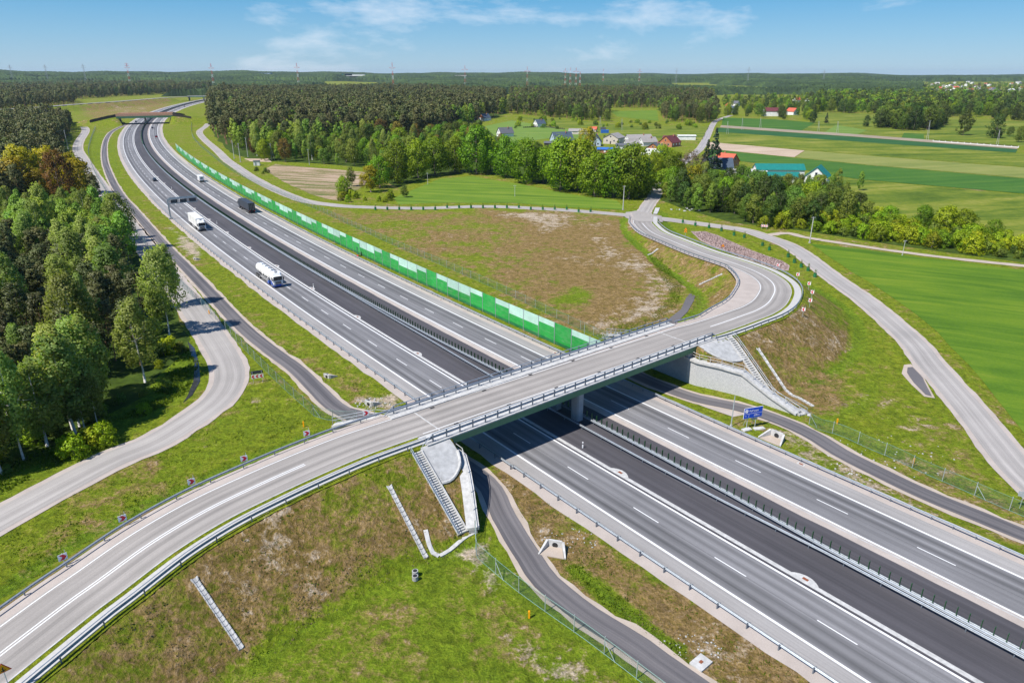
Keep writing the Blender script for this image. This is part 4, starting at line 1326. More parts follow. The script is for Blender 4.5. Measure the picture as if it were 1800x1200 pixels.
def chute(label, a, b, w=.46, n=14):
    """precast drainage chute down a bank, laid in short trough pieces"""
    a, b = Vector(a), Vector(b)
    pts = [a.lerp(b, k / n) for k in range(n + 1)]
    pts = [Vector((p.x, p.y, hz(p.x, p.y) + .06)) for p in pts]
    T_ = thing('drainage_chute', label, 'chute', pts[0])
    for k in range(n):
        p, q = pts[k] - pts[0], pts[k + 1] - pts[0]
        d = (q - p); l = d.length; d.normalize()
        r = Vector((d.y, -d.x, 0)).normalized() * w / 2
        u = Vector((0, 0, .10))
        p = p + Vector((0, 0, .02))
        q = p + d * l * .88
        mb = MB()
        prof = lambda c, f: [c - r * f * 1.15 + u, c - r * f * .8 + u, c - r * f * .45, c + r * f * .45, c + r * f * .8 + u, c + r * f * 1.15 + u, c + r * f * 1.15 - u, c - r * f * 1.15 - u]
        f = 1.35 if k == 0 else 1
        mb.loft([prof(p, f), prof(q, 1)], closed=True)
        mb.build('trough', M['concrete'], T_)
    return T_
chute('stepped concrete drainage chute on the brown bank left of the stairs', sdv(-30.4, -21.2, 0), sdv(-21.9, -21.6, 0), n=16)
chute('stepped concrete drainage chute low on the ramp bank at the bottom left', at3(345, 1035, 3.6), at3(427, 1149, 0), n=16)
chute('long thin drainage chute on the bank right of the stairs by the blue sign', at3(1332, 612, 4.6), at3(1430, 715, 0), .45, n=18)
chute('short drainage chute on the inner bank below the bend', at3(1157, 434, 1.8), at3(1139, 446, .2), .5, n=7)
chute('drainage chute halfway along the inner bank of the bend', at3(1270, 477, 4.2), at3(1228, 503, .1), .5, n=10)
chute('drainage chute on the inner bank close to the bridge', at3(1280, 536, 5.2), at3(1248, 548, 3.2), .5, n=8)

def culvert(label, p, rz, s=1.0):
    """precast culvert mouth: back wall with pipe hole, two splayed wings, floor"""
    T_ = thing('culvert', label, 'culvert', p, rz)
    mb = MB(); mb.box((0, .55 * s, .35 * s), (1.5 * s, .22 * s, 1.0 * s)); mb.build('head_wall', M['concrete_lt'], T_)
    mb = MB(); mb.tube([(0, .42 * s, .3 * s), (0, .7 * s, .3 * s)], .32 * s, 12); mb.build('pipe', M['dark'], T_)
    for q in (-1, 1):
        mb = MB()
        a, b = Vector((q * .75 * s, .45 * s, 0)), Vector((q * 1.35 * s, -1.2 * s, 0))
        n = Vector((q * .16 * s, .05, 0))
        mb.prism([a[:2], b[:2], (b + n)[:2], (a + n * 1.6)[:2]][::(1 if q < 0 else -1)], -.2, [.85 * s, .12 * s, .12 * s, .85 * s][::(1 if q < 0 else -1)])
        mb.build('wing', M['concrete_lt'], T_)
    mb = MB(); mb.prism([(-.75 * s, .45 * s), (-1.3 * s, -1.2 * s), (1.3 * s, -1.2 * s), (.75 * s, .45 * s)], -.15, .05); mb.build('floor', M['sand'], T_)
    return T_
culvert('white concrete culvert mouth beside the service road in front of the bridge', at3(974, 966, .05), math.radians(-15), 1.05)
culvert('white concrete culvert mouth near the right guardrail below the blue sign', at3(1361, 771, .05), math.radians(-50), 1.2)
culvert('small white concrete culvert mouth on the grass strip near the tanker', at3(578, 662, .05), math.radians(150), .8)
culvert('small white concrete culvert mouth at the broken ground before the bridge', at3(652, 710, .05), math.radians(150), .9)
culvert('tiny white concrete culvert mouth on the verge beside the gantry', at3(345, 540 - 84, .05), math.radians(150), .7)
def slab(label, px, rz, size, mat='concrete_lt', name='concrete_slab'):
    p = at3(*px, 0)
    p.z = hz(p.x, p.y)
    mb = MB(); mb.box((0, 0, .1), size); 
    T_ = thing(name, label, 'slab', p, rz)
    mb.build('slab', M[mat], T_)
    return T_
q = slab('white concrete drain slab with rusty lid at the bottom edge of the picture', (1232, 1166), math.radians(40), (1.7, 1.3, .24))
mb = MB(); mb.box((0, 0, .24), (.35, .28, .08)); mb.build('lid', M['rust'], q)
slab('concrete collar in the footpath grass strip of the left ramp', (290, 985), math.radians(35), (.1, .1, .05))
for i, (x, y) in enumerate([(730, 1009), (730, 1018)]):
    T_ = thing('well_ring', ['grey concrete well ring in the bright field, the farther of two', 'grey concrete well ring in the bright field, the nearer of two'][i], 'well', at3(x, y, 0))
    mb = MB(); mb.tube([(0, 0, 0), (0, 0, .5)], .33, 14); mb.build('ring', M['concrete'], T_)
    mb = MB(); mb.tube([(0, 0, .48), (0, 0, .53)], .24, 12); mb.build('opening', M['dark'], T_)

# broken concrete and stones in the verges
LN = [(np.array([(p.x, p.y) for p in L]), w_) for L, w_ in ((RAMP, 6.6), (L_LOCAL, 3.4), (L_SERV_N, 2.2), (L_SERV_S, 2.1), (R_SERV, 2.1), (R_LOCAL, 3.2))]
def on_road(x, y):
    s_, d_ = sd(x, y)
    if -4.2 < d_ - (KC * (s_ + 3) ** 2 if s_ < -3 else 0) < 31: return True
    return any(((P[:, 0] - x) ** 2 + (P[:, 1] - y) ** 2).min() < w_ * w_ for P, w_ in LN)
def rocks(name, label, px, n, r0, seed, spread):
    rr_ = random.Random(seed)
    c = at3(*px, 0)
    mb = MB()
    for k in range(n):
        a, q = rr_.uniform(0, 6.28), spread * math.sqrt(rr_.random())
        x, y = c.x + q * math.cos(a), c.y + q * math.sin(a) * .6
        if on_road(x, y): continue
        r = r0 * rr_.uniform(.4, 1.3)
        vs = [Vector((math.sin(t) * math.cos(p_), math.sin(t) * math.sin(p_), math.cos(t) * .7)) * r * rr_.uniform(.7, 1.2) for t in (.5, 1.4, 2.3) for p_ in [j * 1.257 for j in range(5)]]
        b = Vector((x, y, hz(x, y) + r * .2))
        fs = [(i * 5 + j, i * 5 + (j + 1) % 5, (i + 1) * 5 + (j + 1) % 5, (i + 1) * 5 + j) for i in range(2) for j in range(5)] + [(4, 3, 2, 1, 0), (10, 11, 12, 13, 14)]
        mb.add([v + b for v in vs], [f[::-1] for f in fs])
    return tag(mb.build(name, M['concrete']), label, kind='stuff')
rocks('rubble', 'pale rubble on the strip before the bridge', (655, 708), 60, .16, 3, 3.2)
rocks('rubble', 'pale rubble beside the right guardrail', (1500, 830), 50, .14, 4, 4)
rocks('rubble', 'pale rubble where the noise barrier meets the bridge', (1075, 590), 60, .16, 5, 3)
rocks('rubble', 'pale stones near the culvert by the service road', (990, 950), 60, .10, 6, 4)
rocks('rubble', 'pale stones by the drain slab at the bottom', (1215, 1140), 70, .10, 7, 3)
rocks('rubble', 'scattered stones on the meadow right of the service road', (1560, 800), 60, .12, 8, 10)
rocks('rubble', 'white stones at the wood edge by the junction', (1206, 369), 16, .5, 9, 6)
# ------------------------------------------------------------------ trees
def leaf_cloud(cl, per, size, rng, flat=.0, droop=0.0, tri=False):
    """leaf faces round clump centres cl = [(x,y,z,r)]; normals lean outwards from each clump so that crowns shade as masses"""
    V, Fs, Nn = [], [], []
    for (cx, cy, cz, r) in cl:
        n = max(3, int(per * rng.uniform(.75, 1.25)))
        d = rng.normal(size=(n, 3)); d /= np.linalg.norm(d, axis=1)[:, None] + 1e-9
        q = r * rng.uniform(.55, 1.08, size=(n, 1))
        p = d * q * np.array([1, 1, 1 - flat]) + np.array([cx, cy, cz])
        if droop: p[:, 2] -= droop * rng.random(n) * r
        a = rng.normal(size=(n, 3)); a -= (a * d).sum(1)[:, None] * d * .75
        a /= np.linalg.norm(a, axis=1)[:, None] + 1e-9
        b = np.cross(d + rng.normal(size=(n, 3)) * .45, a)
        b /= np.linalg.norm(b, axis=1)[:, None] + 1e-9
        s = size * rng.uniform(.6, 1.3, size=(n, 1))
        b0 = len(V) and sum(len(v) for v in V) or 0
        quad = np.stack([p - a * s * .5, p - b * s * .45, p + a * s * .55, p + b * s * .45], 1).reshape(-1, 3)
        V.append(quad)
        Nn.append(np.repeat(d * .8 + np.array([0, 0, .25]), 4, 0))
    V = np.concatenate(V); Nn = np.concatenate(Nn)
    n = len(V) // 4
    return V, np.arange(n * 4).reshape(n, 4), Nn
def leafmesh(name, V, F, Nn, mat, extra=None):
    me = D.meshes.new(name)
    V = np.asarray(V)
    if extra:
        ev, ef, em = extra
        ev = np.array(ev)
        F_ = F.tolist() + [tuple(i + len(V) for i in f) for f in ef]
        Nn = np.concatenate([Nn, np.zeros((len(ev), 3))])
        V = np.concatenate([V, ev])
    else: F_ = F.tolist()
    me.from_pydata(V.tolist(), [], F_)
    me.materials.append(mat)
    if extra:
        me.materials.append(em)
        mi = np.zeros(len(F_), int); mi[len(F):] = 1
        me.polygons.foreach_set('material_index', mi)
    me.polygons.foreach_set('use_smooth', [True] * len(me.polygons))
    Nn = Nn.copy(); L = np.linalg.norm(Nn, axis=1); z = L < 1e-6
    Nn[~z] /= L[~z][:, None]; Nn[z] = 0
    me.normals_split_custom_set_from_vertices([tuple(x) for x in Nn])
    me.update()
    return me
def trunk_mb(h, r, rng, limbs, bend=.04, h1=None):
    mb = MB()
    P, x, y = [], 0.0, 0.0
    n = 6
    for i in range(n + 1):
        P.append((x, y, h * i / n)); x += rng.normal() * bend * h / n; y += rng.normal() * bend * h / n
    mb.tube(P, [r * (1.25 if i == 0 else 1 - .8 * i / n) for i in range(n + 1)], 7)
    for (z0, dx, dy, dz) in limbs:
        f = min(.99, z0 / h)
        i = int(f * n); b = Vector(P[i]).lerp(Vector(P[min(i + 1, n)]), f * n - i)
        rr_ = r * (1 - .8 * f) * .55
        mb.tube([b, b + Vector((dx * .55, dy * .55, dz * .4)), b + Vector((dx, dy, dz))], [rr_, rr_ * .7, rr_ * .25], 5)
    return mb
def crown_clumps(kind, h, w, base, n, rng):
    """clump centres filling the crown's envelope, uneven, with gaps"""
    C = []
    lob = rng.uniform(-.25, .25, size=(7,))
    for k in range(n):
        t = rng.random()
        if kind == 'pine':
            t = t ** .7
            env = (.35 + .75 * math.sin(math.pi * min(1, .12 + .86 * t)) ** .7) * (1.05 - .35 * t)
        elif kind == 'spruce':
            env = (1 - t) * .98 + .06
        elif kind == 'birch':
            env = math.sin(math.pi * (.10 + .86 * t)) ** .75 * (1 - .30 * t)
        elif kind == 'bush':
            env = math.sqrt(max(.05, 1 - (t * .95) ** 2))
        else:
            env = math.sin(math.pi * (.16 + .80 * t)) ** .6
        a = rng.uniform(0, 6.283)
        env *= 1 + lob[int(a * 7 / 6.284)] + .12 * math.sin(3 * a + t * 9)
        q = math.sqrt(rng.uniform(.25, 1.0)) * env * w / 2
        r = w * rng.uniform(.09, .17) * (1 if kind != 'spruce' else (.35 + .9 * (1 - t)))
        C.append((q * math.cos(a), q * math.sin(a), base + (h - base) * t, r))
    return C
KINDS = {}
def tree_kind(key, kind, h, w, base, trunk_r, leaf, bark, n, per, size, seeds, droop=0, flat=0, limbs=7):
    out = []
    for s in seeds:
        rng = np.random.RandomState(s)
        cl = crown_clumps(kind, h, w, base, n, rng)
        V, F, Nn = leaf_cloud(cl, per, size, rng, flat, droop)
        Nn = Nn + .75 * (V - np.array([0, 0, base + (h - base) * .45])) / np.array([w * .5, w * .5, (h - base) * .6])
        cm = leafmesh(key + '_crown', V, F, Nn, M[leaf])
        L = []
        for k in range(limbs):
            a = rng.uniform(0, 6.28); q = w * rng.uniform(.22, .42)
            L.append((h * rng.uniform(.35, .8) if base > 1 else h * rng.uniform(.1, .5), q * math.cos(a), q * math.sin(a), h * rng.uniform(.06, .18)))
        tm = trunk_mb(h * .93, trunk_r, rng, L, .03)
        m_ = D.meshes.new(key + '_trunk'); m_.from_pydata(tm.v, [], tm.f); m_.materials.append(M[bark]); m_.update()
        m_.polygons.foreach_set('use_smooth', [True] * len(m_.polygons))
        out.append((cm, m_, h))
    KINDS[key] = out
tree_kind('birch', 'birch', 17, 7.4, 5.0, .17, 'birch_leaf', 'birch_bark', 120, 46, .38, (1, 2, 3, 4, 8, 9), droop=1.3)
tree_kind('young', 'birch', 13, 6.4, 2.0, .13, 'aspen_leaf', 'bark', 90, 34, .42, (5, 6, 7, 15, 16), droop=.5)
tree_kind('pine', 'pine', 17, 6.4, 6.0, .20, 'pine_leaf', 'pine_bark', 80, 34, .42, (11, 12, 13, 14, 17, 18), flat=.3, limbs=9)
tree_kind('maple', 'round', 14, 11.5, 1.6, .30, 'maple_leaf', 'bark', 120, 46, .52, (21, 22, 23, 24, 25), limbs=9)
tree_kind('lime', 'round', 15, 9.5, 2.2, .26, 'lime_leaf', 'bark', 110, 40, .5, (31, 32, 33, 34, 35))
tree_kind('oak', 'round', 14, 10, 2.5, .28, 'oak_leaf', 'bark', 110, 40, .5, (41, 42))
tree_kind('rust', 'round', 15, 9.5, 3.0, .28, 'rust_leaf', 'bark', 100, 36, .5, (45, 46))
tree_kind('alder', 'round', 15, 9.5, 1.2, .24, 'dark_leaf', 'bark', 100, 34, .55, (51, 52, 53))
tree_kind('bush', 'bush', 4.2, 5.2, .2, .10, 'bush_leaf', 'bark', 60, 34, .34, (61, 62, 63), limbs=5)
tree_kind('shrub', 'bush', 3.4, 4.2, .2, .09, 'lime_leaf', 'bark', 45, 30, .32, (65, 66), limbs=5)
tree_kind('budding', 'round', 13, 11, 1.5, .28, 'bare_leaf', 'bark', 90, 34, .42, (71,), limbs=14)
tree_kind('spruce', 'spruce', 15, 6.5, .8, .2, 'spruce_leaf', 'bark', 110, 36, .45, (75, 76), flat=.5, limbs=3)
tree_kind('plum', 'round', 6, 5.5, 1.0, .12, 'plum_leaf', 'bark', 50, 30, .35, (81,), limbs=6)
NAMES = dict(birch='birch_tree', young='young_tree', pine='pine_tree', maple='maple_tree', lime='lime_tree', oak='oak_tree', rust='oak_tree', alder='alder_tree', bush='bush', shrub='bush', budding='budding_tree', spruce='spruce_tree', plum='plum_tree')
CATS = dict(bush='bush', shrub='bush')
def plant(key, x, y, sc, label, group, rng, z=None, sz=1.0):
    V = KINDS[key]
    cm, tm, h = V[rng.randrange(len(V))]
    o = thing(NAMES[key], label, CATS.get(key, 'tree'), (x, y, hz(x, y) if z is None else z), rng.uniform(0, 6.28), group)
    u = rng.uniform(.82, 1.16)
    o.scale = (sc * u * rng.uniform(.92, 1.08), sc * u, sc * sz * rng.uniform(.86, 1.16))
    link('trunk', tm, o)
    link('crown', cm, o)
    return o
def scatter(P, step, rng, jit=.42):
    """jittered points in a plan polygon, nearest the camera first"""
    xs = [p[0] for p in P]; ys = [p[1] for p in P]
    gx, gy = np.meshgrid(np.arange(min(xs), max(xs), step), np.arange(min(ys), max(ys), step))
    gx = gx.ravel() + np.array([rng.uniform(-jit, jit) * step for _ in range(gx.size)])
    gy = gy.ravel() + np.array([rng.uniform(-jit, jit) * step for _ in range(gy.size)])
    k = inpoly(gx, gy, P)
    pts = sorted(zip(gx[k], gy[k]), key=lambda q: math.hypot(*q))
    return pts
def inview(x, y, m=1.04):
    return abs(x) < (y * CP + CAM_H * SP) * .75 * m + 8
MASS = {}
def mass(key, x, y, sc): MASS.setdefault(key, []).append((x, y, hz(x, y) if math.hypot(x, y) < 1900 else 0.0, sc))
rt = random.Random(5)
PX = lambda L: [at(a, b) for a, b in L]
# --- wood left of the motorway
LEFT = PX([(-260, 900), (-40, 868), (60, 815), (130, 775), (215, 735), (300, 672), (318, 640)]) + [(p.x, p.y) for p in offs(L_LOCAL, lambda i: -9.5 if L_LOCAL[i].y < 185 else -5.5) if 128 < p.y < 300] + [(p.x, p.y) for p in offs(L_LOCAL, -11) if 300 < p.y < 760] + PX([(110, 222), (-60, 214), (-260, 240)])
Z_OAK = PX([(20, 330), (60, 318), (150, 322), (168, 345), (160, 372), (60, 372), (10, 350)])
Z_YOUNG = PX([(-200, 350), (10, 352), (70, 372), (168, 365), (220, 410), (250, 470), (200, 500), (90, 470), (0, 470), (-200, 480)])
Z_PINE2 = PX([(-300, 470), (0, 455), (90, 460), (190, 490), (250, 515), (262, 570), (250, 640), (190, 690), (120, 700), (60, 690), (-300, 760)])
cnt = dict(pine=0, birch=0, young=0)
ORD7 = ['second', 'fourth', 'sixth', 'third', 'fifth', 'seventh', 'first']
OAKP = [at(x, y) for x, y in [(52, 345), (92, 340), (130, 343), (75, 358), (112, 362), (148, 352), (40, 360)]]
def inz(x, y, P): return bool(inpoly(np.array([x]), np.array([y]), P)[0])
for x, y in scatter(LEFT, 5.0, rt, .7):
    if not inview(x, y, 1.12): continue
    r = math.hypot(x, y)
    if inz(x, y, Z_OAK): continue
    if r < 330 and inz(x, y, Z_PINE2):
        key = 'pine' if rt.random() < .86 else 'birch'
    elif r < 330 and inz(x, y, Z_YOUNG):
        key = 'young' if rt.random() < .8 else 'birch'
    elif r < 150:
        key = 'birch' if rt.random() < .68 else ('young' if rt.random() < .5 else 'pine')
        if rt.random() < .26: continue
    elif r < 260:
        key = 'birch' if rt.random() < .6 else 'young'
    else:
        key = 'pine' if rt.random() < .93 else 'young'
    sc = rt.uniform(.66, .98)
    if key == 'pine' and r < 330: sc *= .80
    if key != 'pine' and r < 135: sc *= .84
    if key != 'pine' and 135 < r < 300: sc *= 1.1
    if key != 'pine' and 205 < r < 330 and x < -150: sc *= .74
    if cnt[key] < (190 if key == 'pine' else 230):
        cnt[key] += 1
        plant(key, x, y, sc, {'pine': 'dark pine crowded in the wood left of the motorway', 'birch': 'slender white-stemmed birch in the wood left of the motorway', 'young': 'light green young broadleaf tree in the wood left of the motorway'}[key], 'trees of the left wood: ' + key, rt)
    else:
        mass(key, x, y, sc)
for i, (x, y) in enumerate(OAKP):
    plant('oak' if i != 4 else 'rust', x, y, rt.uniform(1.15, 1.35), 'yellow-green oak among green trees of the left wood, ' + ORD7[i] + ' counted from the far left', 'yellow oaks of the left wood', rt)
# lone birches at the edge of the left wood, by the bend
for px, lb, sc in (((42, 808), 'tall white birch with a forked top at the left edge of the picture', 1.0), ((133, 762), 'white birch, leftmost of the slim trunks leaning together by the local road', .95), ((128, 755), 'white birch with thin leaning trunk beside the local road bend', .9), ((140, 750), 'white birch behind the slim trunks by the local road bend', .9), ((158, 722), 'white birch with straight bare trunk near the local road bend', .95), ((171, 718), 'white birch, rightmost of the bare trunks near the bend', .95), ((255, 672), 'full green birch overhanging the ditch inside the bend', .92), ((298, 590), 'drooping birch leaning over the local road', .95), ((302, 540), 'green birch shading the local road above the bend', .9)):
    x, y = at(*px)
    plant('birch', x, y, sc, lb, None, rt)
for i in range(26):
    px = rt.choice([(60, 780), (110, 790), (190, 745), (180, 770), (230, 715), (270, 690), (20, 830), (90, 760), (300, 650), (310, 625)])
    x, y = at(px[0] + rt.uniform(-25, 25), px[1] + rt.uniform(-14, 14))
    plant(rt.choice(['shrub', 'bush']), x, y, rt.uniform(.35, .75), 'low green bush in the undergrowth of the left wood', 'undergrowth of the left wood', rt)
# --- pine forest in the centre
CENTRE = PX([(371, 222), (380, 240), (410, 262), (455, 268), (560, 262), (640, 250), (760, 240), (840, 214), (888, 200), (885, 172), (700, 163), (371, 167)])
c = 0
for x, y in scatter(CENTRE, 6.8, rt, .8):
    if not inview(x, y): continue
    k = rt.random()
    nz = mnoise.noise((x / 60, y / 90, 7.7))
    key = 'pine' if k < .88 - max(0, nz) * 1.5 else ('young' if k < .96 else 'lime')
    if nz < -.52 and math.hypot(x, y) > 520: continue
    sc = rt.uniform(.95, 1.35)
    if key == 'pine' and c < 105:
        c += 1
        plant(key, x, y, sc, 'tall dark pine at the front of the forest beyond the sprouting field', 'front pines of the central forest', rt)
    else:
        mass(key, x, y, sc)
# --- broadleaf trees in front of it
MIXED = PX([(430, 270), (470, 284), (560, 289), (640, 296), (668, 318), (720, 300), (800, 285), (860, 262), (840, 236), (760, 244), (640, 254), (520, 262)])
for x, y in scatter(MIXED, 9.5, rt):
    k = rt.random()
    key = 'lime' if k < .38 else 'young' if k < .66 else 'maple' if k < .86 else 'rust' if k < .93 else 'birch'
    plant(key, x, y, rt.uniform(.5, .95), {'lime': 'mid green broadleaf tree in front of the central pines', 'young': 'light green slender tree in front of the central pines', 'maple': 'bright green maple in front of the central pines', 'rust': 'rust-brown oak in front of the central pines', 'birch': 'pale birch in front of the central pines'}[key], 'mixed trees before the central pines: ' + key, rt)
for i, (px, key, sc) in enumerate([((452, 274), 'birch', 1.15), ((530, 272), 'birch', 1.2), ((670, 252), 'rust', 1.1), ((700, 254), 'rust', 1.0), ((640, 252), 'birch', 1.1), ((725, 285), 'lime', 1.1)]):
    x, y = at(*px)
    plant(key, x, y, sc, ['big pale birch by the forest corner near the power poles', 'big pale birch midway along the forest front', 'rust-orange oak, the larger of the pair before the pines', 'rust-orange oak, the smaller of the pair before the pines', 'pale birch left of the rust-orange oaks', 'grey-green lime tree behind the maple row'][i], None, rt)
# --- the row of big maples round the green field
ORD = 'first second third fourth fifth sixth seventh eighth ninth tenth eleventh twelfth thirteenth fourteenth fifteenth sixteenth'.split()
ROW = [(652, 338, .75, 'oak'), (668, 330, .85, 'maple'), (700, 322, 1.0, 'maple'), (735, 313, 1.05, 'maple'), (765, 308, 1.1, 'maple'), (800, 303, 1.0, 'maple'), (838, 306, 1.25, 'maple'), (862, 300, .9, 'maple'), (890, 312, 1.1, 'maple'), (925, 322, 1.2, 'maple'), (955, 322, .95, 'maple'), (985, 335, 1.15, 'maple'), (1015, 336, 1.2, 'maple'), (1045, 345, 1.0, 'maple'), (1078, 347, 1.1, 'maple'), (1105, 350, 1.15, 'maple'), (1122, 346, .9, 'maple')]
for i, (x, y, s, k) in enumerate(ROW):
    w = at(x, y)
    plant(k, w[0], w[1], s * 1.28, 'yellowish oak at the left end of the maple row' if i == 0 else 'big bright green maple in the row along the green field, ' + ORD[i - 1] + ' from the left', None if i == 0 else 'maples along the green field', rt)
BACKROW = PX([(700, 300), (850, 290), (950, 302), (1050, 325), (1130, 335), (1120, 318), (1030, 295), (960, 282), (860, 270), (740, 285)])
for x, y in scatter(BACKROW, 10, rt):
    key = rt.choice(['maple', 'lime', 'maple', 'alder', 'young'])
    plant(key, x, y, rt.uniform(.5, .78), 'half-hidden leafy ' + NAMES[key].replace('_', ' ') + ' behind the big maple row', 'trees behind the maple row: ' + key, rt)
for i, px in enumerate([(1128, 340), (1137, 330), (1166, 338), (1175, 328), (1150, 318), (1160, 312), (1185, 312), (1172, 300)]):
    x, y = at(*px); plant('maple', x, y, rt.uniform(.75, 1.05), 'leafy maple arching over the village road', 'maples over the village road', rt)
x, y = at(1032, 268); plant('oak', x, y, 1.1, 'golden-green tree standing above the maple row before the village', None, rt)
for px, sc, key, lb in (((880, 255), .5, 'rust', 'small rusty tree at the left end of the village'), ((617, 328), .62, 'birch', 'small lone birch at the end of the sprouting field'), ((712, 347), .3, 'lime', 'tiny lone tree on the green field beside its shadow'), ((605, 345), .55, 'maple', 'slim leafy tree at the corner by the local road'), ((1215, 312), 1.15, 'budding', 'broad bare-branched tree by the village road'), ((1240, 306), 1.2, 'spruce', 'dark spruce, left of the pair by the village road'), ((1252, 309), 1.45, 'spruce', 'dark spruce, right and taller of the pair by the village road'), ((1132, 298), .6, 'spruce', 'small dark spruce beside the old grey-roofed house'), ((1300, 322), .9, 'plum', 'dark purple plum tree before the white farm buildings'), ((1330, 322), .75, 'plum', 'smaller dark purple plum tree by the white farm wall'), ((1190, 300), .6, 'budding', 'smaller bare-branched tree beside the old house')):
    x, y = at(*px); plant(key, x, y, sc, lb, None, rt)
for i in range(16):
    x, y = at(rt.uniform(598, 690), rt.uniform(344, 356))
    plant('bush', x, y, rt.uniform(.4, .75), 'bush at the corner of the sprouting field by the local road', 'bushes at the field corner', rt)
for i in range(7):
    x, y = at(rt.uniform(447, 475), rt.uniform(300, 307)); plant('shrub', x, y, rt.uniform(.4, .6), 'low shrub beside the small white hut', 'shrubs by the hut', rt)
# --- wood right of the junction
RWOOD = PX([(1163, 350), (1200, 364), (1250, 380), (1320, 396), (1390, 402), (1480, 402), (1530, 396), (1520, 378), (1440, 350), (1370, 338), (1290, 330), (1230, 326), (1180, 334)])
for x, y in scatter(RWOOD, 6.6, rt):
    k = rt.random()
    key = 'lime' if k < .42 else 'young' if k < .66 else 'maple' if k < .8 else 'alder'
    plant(key, x, y, rt.uniform(.5, .78), {'lime': 'mid green tree in the wood right of the junction', 'young': 'slender light tree in the wood right of the junction', 'maple': 'bright leafy maple in the wood right of the junction', 'alder': 'dark alder in the wood right of the junction'}[key], 'trees of the wood right of the junction: ' + key, rt)
x, y = at(1218, 345); plant('oak', x, y, .85, 'yellow-green tree, brightest in the wood right of the junction', None, rt)
for px, s in (((1470, 338), .7), ((1458, 345), .75), ((1510, 335), .6), ((1395, 345), .6), ((1485, 350), .62)):
    x, y = at(*px); plant('young', x, y, s, 'narrow dark-green poplar-like tree beside the teal-roofed farm', 'poplars by the farm', rt)
for x, y in scatter(PX([(1330, 400), (1400, 403), (1530, 424), (1680, 443), (1850, 464), (1850, 440), (1660, 405), (1540, 384), (1420, 388)]), 4.0, rt):
    k = rt.random()
    plant('bush' if k < .7 else 'shrub', x, y, rt.uniform(.6, 1.15), 'rounded lime-green bush of the thick hedge along the farm track' if k < .7 else 'darker bush of the thick hedge along the farm track', 'hedge along the farm track' if k < .7 else 'dark bushes of the hedge', rt)
for px, s in (((1620, 405), .62), ((1660, 410), .7), ((1690, 412), .6), ((1560, 398), .55), ((1740, 430), .5)):
    x, y = at(*px); plant('maple', x, y, s, 'bright tree rising above the hedge along the farm track', 'trees in the hedge', rt)
# --- groves and belts beyond
def belt(P, step, keys, s0, s1, label, group, lim):
    k = 0
    for x, y in scatter(PX(P), step, rt):
        if not inview(x, y): continue
        key = rt.choice(keys)
        if k < lim:
            k += 1
            plant(key, x, y, rt.uniform(s0, s1), label.format(NAMES[key].replace('_', ' ')), group + ': ' + key, rt)
        else: mass(key, x, y, rt.uniform(s0, s1))
belt([(1545, 226), (1600, 231), (1660, 226), (1662, 210), (1600, 205), (1548, 210)], 11, ['alder', 'alder', 'lime'], .95, 1.35, 'dark {} in the round grove on the right meadow', 'grove on the right meadow', 60)
belt([(1430, 197), (1540, 202), (1660, 206), (1700, 205), (1830, 216), (1860, 200), (1830, 176), (1600, 166), (1436, 170)], 16, ['alder', 'alder', 'lime', 'maple', 'young'], .8, 1.2, '{} in the wooded belt across the right meadows', 'belt across the right meadows', 70)
belt([(895, 201), (1000, 210), (1068, 216), (1070, 200), (1074, 190), (1158, 190), (1160, 214), (1255, 217), (1262, 209), (1250, 172), (1100, 163), (898, 166)], 11, ['pine', 'pine', 'pine', 'young', 'lime'], .85, 1.25, '{} of the forest behind the village meadow', 'forest behind the village', 90)
belt([(1270, 204), (1330, 206), (1350, 208), (1420, 214), (1440, 214), (1430, 172), (1270, 176)], 24, ['lime', 'maple', 'alder', 'young'], .6, .95, '{} among the far white houses', 'garden trees of the far village', 60)
belt([(-100, 182), (60, 178), (140, 174.5), (230, 169), (300, 165.5), (372, 164), (372, 152), (-100, 152)], 13, ['pine', 'pine', 'pine', 'alder'], 1.0, 1.4, 'dark tree of the forest behind the interchange', 'forest behind the interchange', 0)
belt([(1610, 168), (1860, 172), (1860, 146), (1610, 148)], 44, ['lime', 'alder', 'maple', 'young'], .7, 1.1, '', '', 0)
belt([(-60, 206), (130, 186), (136, 176), (-60, 176)], 12, ['pine'], 1.0, 1.3, '', '', 0)
for i, (px, s, key) in enumerate([((1692, 238), 1.15, 'alder'), ((1748, 243), 1.2, 'alder'), ((1522, 223), .8, 'alder'), ((1452, 217), .8, 'spruce'), ((1428, 216), .8, 'alder'), ((1790, 250), .7, 'lime'), ((1640, 222), .9, 'lime'), ((1775, 240), .6, 'lime')]):
    x, y = at(*px); plant(key, x, y, s, ['lone round dark tree on the right meadow, left of two', 'lone leaning dark tree on the right meadow near the frame edge', 'small lone tree on the meadow left of the grove', 'narrow dark spruce beside the far fields', 'dark tree at the end of the upper green field', 'bush-like tree at the right frame edge by the far strip', 'tree at the right rim of the round grove', 'low tree between the two lone meadow trees'][i], None, rt)
for i in range(70):
    px = (rt.uniform(905, 1235), rt.uniform(208, 228))
    if px[1] < 205 + (px[0] - 900) * .045: continue
    x, y = at(*px); plant(rt.choice(['bush', 'shrub']), x, y, rt.uniform(.6, 1.3), 'small bush on the rough meadow behind the village', 'bushes on the village meadow', rt)
for i in range(22):
    x, y = at(rt.uniform(870, 1110), rt.uniform(246, 292)); plant(rt.choice(['lime', 'shrub', 'young']), x, y, rt.uniform(.35, .6), 'garden tree or shrub between the village houses', 'village garden greenery', rt)

